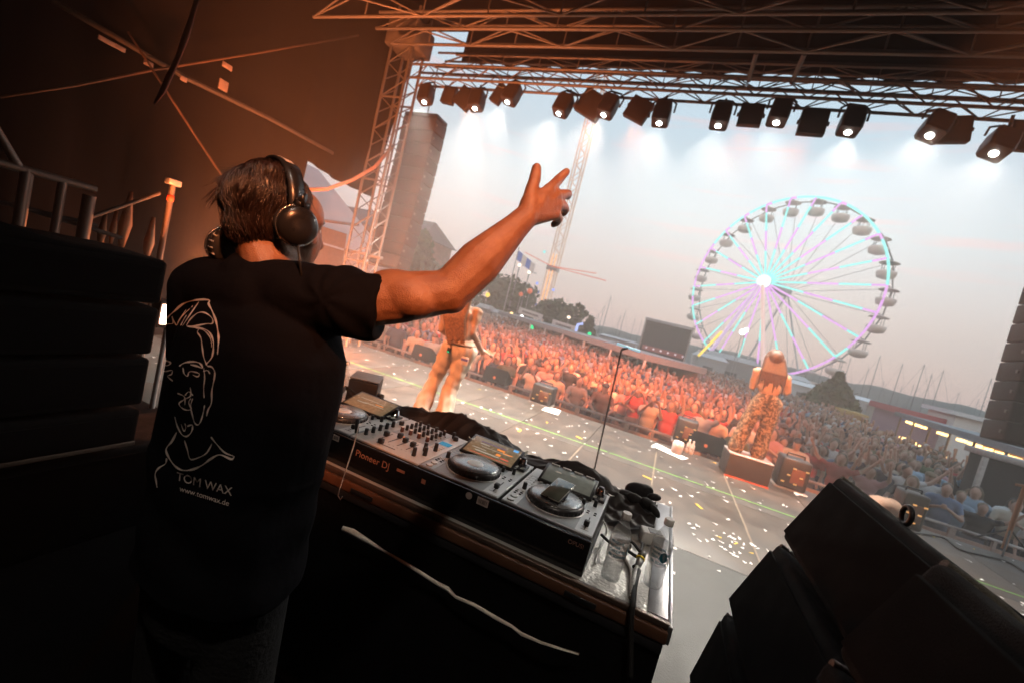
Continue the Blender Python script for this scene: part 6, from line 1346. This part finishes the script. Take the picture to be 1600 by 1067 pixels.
head = [('e', hp_(0, -.005, .03), (0.0702, 0.0900, 0.0828), 0, Hm), ('e', hp_(0, .035, -.035), (0.0576, 0.0630, 0.0765), 0, Hm), ('e', hp_(0, .055, -.092), (0.0378, 0.0342, 0.0270), 0, Hm), ('c', hp_(-.035, .07, .03), hp_(.035, .07, .03), .026, .026, 0),
        ('c', hp_(0, .094, .018), hp_(0, .116, -.028), .010, .014, 0), ('e', hp_(-.014, .106, -.03), (0.0090, 0.0108, 0.0081), 0), ('e', hp_(.014, .106, -.03), (0.0090, 0.0108, 0.0081), 0), ('c', hp_(-.02, .092, -.062), hp_(.02, .092, -.062), .0085, .0085, 1), ('c', hp_(-.017, .090, -.073), hp_(.017, .090, -.073), .009, .009, 1),
        ('e', hp_(.045, .060, -.022), (0.0252, 0.0306, 0.0270), 0), ('e', hp_(-.045, .060, -.022), (0.0252, 0.0306, 0.0270), 0), ('c', hp_(.055, .01, -.07), hp_(.018, .075, -.098), .026, .022, 0), ('c', hp_(-.055, .01, -.07), hp_(-.018, .075, -.098), .026, .022, 0),
        ('e', hp_(.078, -.008, -.005), (0.0108, 0.0234, 0.0306), 0, Hm), ('e', hp_(-.078, -.008, -.005), (0.0108, 0.0234, 0.0306), 0, Hm),
        ('c', hp_(0, -.012, -.06), N_+np.array([.005, .012, -.05]), .053, .060, 0), ('c', hp_(0, -.035, -.05), N_+np.array([.005, -.01, -.02]), .036, .045, 0), ('e', hp_(0, .052, -.035), (.056, .066, .088), 0, Hm), ('e', hp_(0, .05, .03), (.06, .058, .06), 0, Hm), ('c', N_-rt_b*.08-np.array([0, 0, .08]), N_+rt_b*.08-np.array([0, 0, .08]), .048, .048, 0)]
trunk = [('e', N_+np.array([0, .02, -.26]), (.165, .10, .20), 0), ('e', N_+np.array([0, .02, -.47]), (.165, .11, .22), 0), ('e', pel, (.17, .12, .14), 0), ('c', N_-np.array([0, 0, .09]), S_R-np.array([0, 0, .01]), .05, .045, 0), ('c', N_-np.array([0, 0, .09]), S_L, .05, .045, 0)]
E_L = S_L+np.array([-.06, .06, -.29]); W_L = E_L+np.array([.0, .17, -.10]); 
armL = [('c', S_L, E_L, .055, .042, 0), ('c', E_L, W_L, .042, .03, 0), ('e', W_L+np.array([.02, .06, -.01]), (.04, .05, .025), 0)]
kk = W_L+np.array([.03, .09, -.01])
for q in range(4): armL += [('c', kk+np.array([-.03+.02*q, 0, 0]), kk+np.array([-.035+.024*q, .05, -.015]), .010, .009, 0), ('c', kk+np.array([-.035+.024*q, .05, -.015]), kk+np.array([-.035+.024*q, .075, -.04]), .009, .0075, 0)]
armL += [('c', W_L+np.array([.03, .03, 0]), W_L+np.array([.07, .08, -.02]), .012, .009, 0)]
legs = []
for s in (-1, 1):
    h0 = pel+rt_b*.095*s-np.array([0, 0, .04]); k0 = np.array([h0[0]+.02*s, h0[1]+.02, .50]); a0 = np.array([h0[0]+.03*s, h0[1]-.01, .09]); legs += [('c', h0, k0, .085, .058, 0), ('c', k0, a0, .056, .042, 0), ('c', a0-np.array([0, .03, .045]), a0+np.array([0, .16, -.055]), .042, .032, 0)]
bd_me = blend('body', head+trunk+arm+hand+armL+legs, .0038, [skin_d, M('lips', (.42, .16, .13), .45)], 4, sfac=.4)
sub(link('body', bd_me, dj), dj)
for (c0, d0, sc2) in ((tT, tT-tI, .0078), (iT, iT-iD, .0066)):
    d0 = d0/np.linalg.norm(d0); v = (EYE-c0); v -= d0*(v@d0); v /= np.linalg.norm(v); u = np.cross(d0, v); MB().ell(c0+v*sc2*.92-d0*.002, (.0058, .0085, .0016), 12, 8, 0, np.stack([u, d0, v], 1)).obj('fingernail', nail_m, dj)
for s in (-1, 1):
    MB().ell(hp_(.030*s, .088, .004), .0115, 14, 10).obj('eye', M('eye_white', (.75, .72, .70), .2) if s < 0 else bpy.data.materials['eye_white'], dj); MB().ell(hp_(.030*s, .0975, .004), (.005, .003, .005), 10, 6, 0, Hm).obj('iris', M('iris', (.05, .03, .02), .1) if s < 0 else bpy.data.materials['iris'], dj)
    MB().tube([hp_(.016*s, .100, .026), hp_(.034*s, .097, .030), hp_(.052*s, .082, .024)], [.004, .005, .003], 6).obj('eyebrow', hair_d, dj)
# shirt
def ellring(c, a, b_, n=36): return [c+rt_b*a*math.cos(2*math.pi*k/n)*1.0+fwd_b*b_*math.sin(2*math.pi*k/n) for k in range(n)]
def C_(py, px=384, d=.955): return dep(px, py, d)
shp = [('c', N_+np.array([-.065, -.012, -.022]), N_+np.array([.07, -.008, -.030]), .060, .060, 0), ('c', N_+np.array([-.03, -.005, -.045]), S_R+np.array([-.005, 0, .0]), .074, .074, 0), ('c', N_+np.array([0, -.01, -.06]), S_L, .080, .074, 0)]
slv = dep(597, 482, .906); shp += [('c', S_R, slv, .074, .0705, 0)]
shp += [('c', S_L, S_L*.35+E_L*.65, .080, .070, 0)]
for zz, a, b2, dx_, dy_ in ((-.10, .175, .12, 0, .0), (-.17, .205, .145, .0, .01), (-.25, .215, .155, 0, .015), (-.33, .215, .155, 0, .015), (-.41, .210, .152, 0, .015), (-.49, .208, .150, 0, .015), (-.57, .208, .152, 0, .015), (-.64, .212, .155, 0, .015)):
    for u in (-.55, 0, .55):
        pass
tor = MB(); rings = []
for zz, a, b2 in ((-.06, .10, .075), (-.10, .160, .112), (-.16, .192, .134), (-.25, .200, .142), (-.34, .198, .140), (-.44, .192, .138), (-.54, .190, .138), (-.62, .193, .140), (-.70, .195, .141)):
    c = N_+np.array([.0, .010, zz])+rt_b*(-.004); rg_ = []
    for k in range(48):
        an = 2*math.pi*k/48; wv = 1+.018*math.sin(5*an+zz*14)*(abs(zz) > .2)+.012*math.sin(9*an-zz*21)*(abs(zz) > .2); ca, sa = math.cos(an), math.sin(an)
        e = 2/2.5; rg_.append(c+rt_b*a*wv*math.copysign(abs(ca)**e, ca)+fwd_b*b2*wv*math.copysign(abs(sa)**e, sa))
    rings.append(rg_)
def blend_with(name, prims, extra, voxel, mat, smooth):
    b = MB(); extra(b)
    for p in prims:
        a0, a1 = np.asarray(p[1], float), np.asarray(p[2], float); d = a1-a0; L = np.linalg.norm(d); d /= L; r0, r1 = p[3], p[4]; pts, rs = [], []
        for k in range(5): an = math.pi/2*(1-k/4.0); pts.append(a0-d*r0*math.sin(an)*.8); rs.append(max(1e-4, r0*math.cos(an)))
        fl = p[5]
        if fl: pts += [a1, a1+d*.001]; rs += [r1, 1e-3]
        else:
            for k in range(5): an = math.pi/2*(k/4.0); pts.append(a1+d*r1*math.sin(an)*.8); rs.append(max(1e-4, r1*math.cos(an)))
        b.tube(pts, rs, 24)
    me = b.mesh(name+'_raw', mat); o = bpy.data.objects.new('tmp_body', me); col.objects.link(o)
    md = o.modifiers.new('r', 'REMESH'); md.mode = 'VOXEL'; md.voxel_size = voxel; md.use_smooth_shade = True
    ms = o.modifiers.new('s', 'SMOOTH'); ms.iterations = smooth; ms.factor = .5
    dg = bpy.context.evaluated_depsgraph_get(); out = bpy.data.meshes.new_from_object(o.evaluated_get(dg)); out.name = name; bpy.data.objects.remove(o); bpy.data.meshes.remove(me)
    out.materials.clear(); out.materials.append(mat); out.polygons.foreach_set('use_smooth', [True]*len(out.polygons)); return out
shp = [p[:5]+(i >= 3,) for i, p in enumerate(shp)]
sh_me = blend_with('t_shirt', shp, lambda b: b.loft(rings), .006, shirt_m, 5)
# soft cloth creases pulled from the raised arm and at the waist
nv_ = len(sh_me.vertices); co = np.empty(nv_*3); sh_me.vertices.foreach_get('co', co); co = co.reshape(-1, 3); no = np.empty(nv_*3); sh_me.vertices.foreach_get('normal', no); no = no.reshape(-1, 3)
dS = np.linalg.norm(co-S_R, axis=1); ang = np.arctan2(co[:, 2]-S_R[2], (co-S_R)@rt_b); cre = .0022*np.sin(ang*7+dS*34+1.5*np.sin(co[:, 0]*23))*np.exp(-((dS-.08)/.07)**2)+.003*np.sin((co[:, 2]*46)+(co@rt_b)*14)*(co[:, 2] < N_[2]-.42)+.0025*np.sin(co[:, 0]*60+co[:, 2]*25)*np.exp(-((dS-.05)/.1)**2)
sh_me.vertices.foreach_set('co', (co+no*cre[:, None]).ravel()); sh_me.update()
sh_o = sub(link('t_shirt', sh_me, dj), dj); WL[sh_o.name] = WL[dj.name]
sh_o_wl = (0, 0, 0)
# jeans
jp = []
for s in (-1, 1):
    h0 = pel+rt_b*.095*s; k0 = np.array([h0[0]+.02*s, h0[1]+.03, .50]); a0 = np.array([h0[0]+.03*s, h0[1], .10]); jp += [('c', h0, k0, .098, .080, False), ('c', k0, a0, .080, .072, True)]
jr_ = [[pel+np.array([0, .01, z])+rt_b*a*math.cos(2*math.pi*k/30)+fwd_b*b2*math.sin(2*math.pi*k/30) for k in range(30)] for z, a, b2 in ((.12, .165, .118), (.0, .175, .128), (-.10, .185, .130), (-.18, .175, .115))]
sub(link('jeans', blend_with('jeans', jp, lambda b: b.loft(jr_), .009, denim, 4), dj), dj)
for s in (-1, 1):
    h0 = pel+rt_b*.095*s; a0 = np.array([h0[0]+.03*s, h0[1], .0]); MB().loft([[a0+np.array([x*q, y*q+.04, z]) for x, y in ((-.05, -.12), (.05, -.12), (.055, .10), (.03, .17), (-.03, .17), (-.055, .10))] for z, q in ((.0, 1), (.035, 1.02), (.075, .85), (.10, .55))]).obj('shoe', black_plastic, dj)
# hair: cap plus strands
bvh_pts = []
hc = [('e', hp_(0, -.014, .034), (.074, .092, .080), 0, Hm), ('e', hp_(0, -.045, -.020), (.058, .048, .062), 0, Hm), ('e', hp_(0, .016, .080), (.052, .045, .034), 0, Hm), ('e', hp_(.060, -.02, .0), (.018, .036, .045), 0, Hm), ('e', hp_(-.060, -.02, .0), (.018, .036, .045), 0, Hm), ('e', hp_(-.025, -.075, .035), (.045, .034, .048), 0, Hm), ('e', hp_(.02, -.03, .095), (.045, .05, .03), 0, Hm)]
hair_me = blend('hair_cap', hc, .006, [hair_d], 3)
hb5 = MB(); rgh = np.random.default_rng(3)
hv_n = np.empty(len(hair_me.vertices)*3); hair_me.vertices.foreach_get('normal', hv_n); hv_n = hv_n.reshape(-1, 3); hv_c = np.empty(len(hair_me.vertices)*3); hair_me.vertices.foreach_get('co', hv_c); hv_c = hv_c.reshape(-1, 3)
crown = hp_(-.02, -.045, .12)
cbm = bmesh.new(); cbm.from_mesh(hair_me); cbvh = BVHTree.FromBMesh(cbm)
idx = rgh.choice(len(hv_c), min(len(hv_c), 6500), replace=True)
for i in idx:
    p = hv_c[i]+rgh.normal(size=3)*.002; n_ = hv_n[i]; loc = Hm.T@(p-H_)
    if loc[2] < -.07 or (loc[1] > .055 and loc[2] < .06): continue
    flow = p-crown; flow -= n_*(flow@n_); flow /= np.linalg.norm(flow)+1e-6
    side = np.cross(n_, flow); d = flow+side*(.55*math.sin(loc[0]*34+loc[2]*22+1))+rgh.normal(size=3)*.10; d -= np.array([0, 0, .35]); d /= np.linalg.norm(d)
    stray = rgh.random() < .012 or (loc[0] < -.01 and loc[1] < -.05 and loc[2] > .02 and rgh.random() < .12)
    st = rgh.uniform(.008, .013)*(1 if loc[2] > -.01 else .55); lift = rgh.uniform(.0008, .0045); q = p.copy(); pts = [p-n_*.002]
    for k in range(4):
        q = q+d*st
        if stray: q = q+n_*st*rgh.uniform(.2, .55); pts.append(q.copy()); continue
        h = cbvh.find_nearest(Vector(q)); 
        if h[0] is None: break
        nn_ = np.array(h[1]); q = np.array(h[0]); d = d-nn_*(d@nn_); d /= np.linalg.norm(d)+1e-6; pts.append(q+nn_*lift*(1.0, 1.2, 1.1, .7)[k])
    if len(pts) > 2: hb5.tube(pts, [.0008, .0009, .0008, .0006, .0002][:len(pts)], 3, 0, False)
cbm.free()
hair_o2 = sub(link('hair', hair_me, dj), dj); WL[hair_o2.name] = WL[dj.name]
WL[dj.name+'_z'] = (0, 0, 0)
st_o = link('strands', hb5.mesh('strands', hair_d, (0, 0, 0), False), hair_o2)
# headphones
hph = thing('headphones', 'black dj headphones with a coiled lead worn over dark hair', 'headphones', H_+np.array([0, 0, .12]))
hp_m = M('headphone_plastic', (.014, .014, .015), .28, var=.1); pad_m = M('ear_pad', (.02, .018, .018), .6)
ears = {1: hp_(.104, .006, -.004), -1: dep(356, 385, .985)}
band = []
for k in range(25):
    a = math.pi*k/24; band.append(hp_(.106*math.cos(a), -.002-.01*math.sin(a), .010+.132*math.sin(a)))
bb = MB(); rgs = []
for i, p in enumerate(band):
    t = band[min(i+1, 24)]-band[max(i-1, 0)]; t /= np.linalg.norm(t); o_ = np.cross(fwd_h, t); o_ /= np.linalg.norm(o_); w2 = .013+.007*math.sin(math.pi*i/24); rgs.append([p+fwd_h*w2-o_*.003, p+fwd_h*w2+o_*.004, p-fwd_h*w2+o_*.004, p-fwd_h*w2-o_*.003])
bb.loft(rgs); bo = bb.obj('headband', hp_m, hph)
pl2 = MB(); rgs2 = []
for i in range(9, 14):
    p = band[i]; t = band[i+1]-band[i-1]; t /= np.linalg.norm(t); o_ = np.cross(fwd_h, t); o_ /= np.linalg.norm(o_); sg = 1 if (o_@(p-H_)) > 0 else -1; p = p+o_*sg*.0055; rgs2.append([p+fwd_h*.009-o_*.0006, p+fwd_h*.009+o_*.0006, p-fwd_h*.009+o_*.0006, p-fwd_h*.009-o_*.0006])
pl2.loft(rgs2); pl2.obj('headband_plate', M('pale_badge', (.55, .52, .5), .35), bo)
for s in (1, -1):
    c0 = ears[s]; ax = rt_h*s+np.array([0, -.15, -.05*s]); ax /= np.linalg.norm(ax); u = np.cross(ax, (0, 0, 1)); u /= np.linalg.norm(u); v = np.cross(u, ax); rot = np.stack([u, v, ax], 1)
    e = MB().lathe([(.030, -.020), (.040, -.016), (.042, -.004), (.039, .001)], c0, 32, 0, rot).obj('ear_pad', pad_m, hph)
    cp = MB().lathe([(.036, .002), (.041, .004), (.0415, .016), (.036, .024), (.020, .0285), (.0, .0295)], c0, 36, 0, rot).obj('ear_cup', hp_m, hph)
    MB().lathe([(.0420, .008), (.0432, .0085), (.0432, .0125), (.0420, .013)], c0, 36, 0, rot).obj('trim_ring', M('steel_trim', (.5, .48, .46), .25, metal=.9) if s == 1 else bpy.data.materials['steel_trim'], cp)
    MB().tube([c0+ax*.012+v*.040, c0+ax*.016+v*.060, band[2 if s == 1 else 22]], [.008, .010, .009], 8).obj('arm', hp_m, hph)
    MB().cyl(c0+ax*.010+v*.045-u*.014, c0+ax*.010+v*.045+u*.014, .008, n=12).obj('hinge', hp_m, hph)
    if s == -1:
        g4 = MB()
        for k in range(9):
            a = math.pi*(.1+.9*k/8)+.6; q = c0+rot@np.array([.040*math.cos(a), .040*math.sin(a), 0]); g4.tube([q-ax*.016, q+ax*.002], .0022, 6)
        g4.obj('pad_ribs', M('pale_rib', (.45, .42, .40), .5), e)
c0 = ears[1]
ld = [c0+np.array([.022, .01, -.036]), dep(466, 385, .86), dep(468, 405, .86), dep(471, 432, .862), dep(480, 470, .85), dep(500, 540, .835), dep(515, 600, .83)]
MB().tube(ld[:4], .0024, 8).obj('lead', M('lead_rubber', (.02, .02, .02), .35), hph)
# loose curl of the lead and its plug by the hip
cl_ = [onx(562, 668, -.62), dep(552, 700, 1.25), dep(542, 735, 1.15), dep(531, 765, 1.1), dep(526, 775, 1.1), dep(531, 781, 1.1), dep(534, 776, 1.1)]
tag(MB().tube([dep(561, 662, 1.55), dep(553, 695, 1.45), dep(540, 735, 1.38), dep(530, 765, 1.33), dep(528, 774, 1.32), dep(532, 780, 1.32), dep(535, 775, 1.32)], .0018, 6).obj('hanging_wire', M('wire_metal', (.35, .3, .26), .4, metal=.5)), 'thin wire hanging with a hooked end beside the hip of the man', 'wire')
tag(MB().tube([dep(559, 655, 1.56), dep(557, 676, 1.545)], [.008, .007], 10).obj('jack_plug', black_plastic), 'black jack plug standing up on the left front of the mixer', 'plug')

# print on the back of the shirt: line portrait and lettering laid onto the cloth
bmx = bmesh.new(); bmx.from_mesh(sh_me); bvh = BVHTree.FromBMesh(bmx)
def on_shirt(px, py, lift=.0012):
    d = ray(px, py); d = d/np.linalg.norm(d); h = bvh.ray_cast(Vector(EYE), Vector(d))
    if h[0] is None: return None
    n = np.array(h[1]); n = n if n@d < 0 else -n; return np.array(h[0])+n*lift, n
print_m = M('shirt_print', (.72, .62, .56), .8, var=.35, scale=25)
strokes = [
 (5.5, [(108, 345), (106, 300), (118, 255), (140, 218), (165, 180), (196, 150), (235, 118), (290, 104), (340, 105), (338, 122), (352, 150), (368, 190), (377, 235), (380, 270), (375, 330)]), (3, [(150, 225), (165, 205), (190, 200), (186, 172), (198, 200), (206, 208), (214, 190), (245, 142)]),
 (3, [(206, 210), (222, 178), (262, 138)]), (3, [(222, 212), (240, 178), (272, 128)]), (3, [(230, 212), (262, 165), (298, 113)]), (3.5, [(248, 214), (285, 212), (330, 204), (354, 202), (352, 180), (322, 158), (292, 160), (262, 186), (246, 212)]), (4.5, [(250, 216), (300, 221), (338, 236), (356, 270), (358, 310), (350, 345), (326, 372)]), (3.5, [(298, 226), (292, 240), (306, 262), (312, 300), (318, 340), (332, 376)]), (3, [(285, 222), (320, 232), (345, 262), (352, 300)]),
 (3.5, [(118, 262), (108, 310), (106, 345), (120, 372), (118, 400), (128, 440)]), (4.5, [(126, 364), (148, 354), (178, 362), (172, 374), (140, 378)]), (3, [(132, 384), (136, 396), (158, 400), (186, 396), (184, 412), (168, 420), (190, 440)]), (4.5, [(216, 378), (240, 364), (278, 360), (304, 368), (312, 386), (290, 378), (262, 372)]), (3, [(232, 384), (236, 408), (250, 420), (258, 402), (280, 402), (300, 410), (292, 422), (272, 414)]), (3, [(318, 385), (322, 425), (318, 470), (320, 510)]),
 (3.5, [(262, 466), (264, 500), (240, 515), (216, 532), (226, 550), (246, 560), (266, 556), (256, 530), (264, 512)]), (3, [(208, 490), (232, 500), (240, 512), (240, 540)]), (3, [(240, 500), (256, 484), (274, 500)]), (3.5, [(272, 512), (264, 545), (272, 585), (280, 612), (294, 622), (306, 606), (316, 572), (322, 540)]), (4, [(332, 378), (352, 382), (364, 404), (360, 440), (352, 480), (350, 530), (336, 560), (330, 586)]), (3, [(316, 400), (334, 396), (344, 410)]),
 (4, [(198, 588), (208, 626), (226, 660), (246, 670), (264, 656), (272, 634), (268, 622), (250, 628)]), (3, [(224, 618), (236, 648), (244, 632), (240, 616)]), (5.5, [(206, 652), (186, 690), (162, 722), (172, 756), (198, 792), (228, 810), (268, 808), (310, 790), (346, 764), (384, 746), (432, 764), (444, 752)]), (4, [(444, 752), (404, 736), (370, 700), (348, 672)]), (3.5, [(238, 686), (250, 724), (262, 764), (296, 758), (330, 738), (352, 700)]), (4.5, [(164, 760), (158, 784), (130, 802), (116, 826), (120, 856), (124, 884)])]
def smooth_line(P, n=5):
    q = []; P = [np.array(p, float) for p in P]
    for i in range(len(P)-1):
        p0 = P[max(i-1, 0)]; p1 = P[i]; p2 = P[i+1]; p3 = P[min(i+2, len(P)-1)]
        for u in np.linspace(0, 1, n, endpoint=False): q.append(.5*((2*p1)+(-p0+p2)*u+(2*p0-5*p1+4*p2-p3)*u*u+(-p0+3*p1-3*p2+p3)*u**3))
    q.append(P[-1]); return q
rgp = random.Random(2)
for wd, P in strokes:
    prn = MB()
    L = smooth_line(P); last = None
    for i in range(len(L)):
        t = L[min(i+1, len(L)-1)]-L[max(i-1, 0)]; t /= np.linalg.norm(t)+1e-9; nn = np.array([-t[1], t[0]]); ww = wd*(.75+.35*math.sin(i*.7+P[0][0]))*(.45 if i in (0, len(L)-1) else 1)*1.6
        a, b = L[i]+nn*ww/2, L[i]-nn*ww/2; A = on_shirt(200+a[0]/2.668, 430+a[1]/2.668); B = on_shirt(200+b[0]/2.668, 430+b[1]/2.668)
        cur = None if (A is None or B is None or np.linalg.norm(A[0]-B[0]) > .03) else (A[0], B[0])
        if cur and last and np.linalg.norm(cur[0]-last[0]) < .05: prn.add([last[0], cur[0], cur[1], last[1]], [(0, 1, 2, 3)])
        last = cur
    if prn.f: link('print_stroke', prn.mesh('print_stroke', print_m, (0, 0, 0), False), sh_o)
def shirt_text(body, size, org, ex, ey, bold=0.0):
    c = bpy.data.curves.new('tmp_text', 'FONT'); c.body = body; c.size = size; c.offset = bold
    o = bpy.data.objects.new('tmp_text', c); col.objects.link(o); dg = bpy.context.evaluated_depsgraph_get(); me = bpy.data.meshes.new_from_object(o.evaluated_get(dg)); bpy.data.objects.remove(o)
    bm2 = bmesh.new(); bm2.from_mesh(me); bmesh.ops.triangulate(bm2, faces=bm2.faces[:]); bmesh.ops.subdivide_edges(bm2, edges=bm2.edges[:], cuts=1)
    bad = []
    for v in bm2.verts:
        q = np.asarray(org)+np.asarray(ex)*v.co.x+np.asarray(ey)*v.co.y; h = on_shirt(q[0], q[1])
        if h is None: bad.append(v)
        else: v.co = Vector(h[0])
    bmesh.ops.delete(bm2, geom=bad, context='VERTS'); bm2.to_mesh(me); bm2.free(); me.materials.clear(); me.materials.append(print_m); me.name = 'lettering'; link('lettering', me, sh_o)
shirt_text('TOM WAX', 18.5, (276, 749), (.955, .27), (.10, -1.0), .012)
shirt_text('www.tomwax.de', 12.0, (281, 766), (.93, .285), (.16, -.97), .004)
bmx.free()
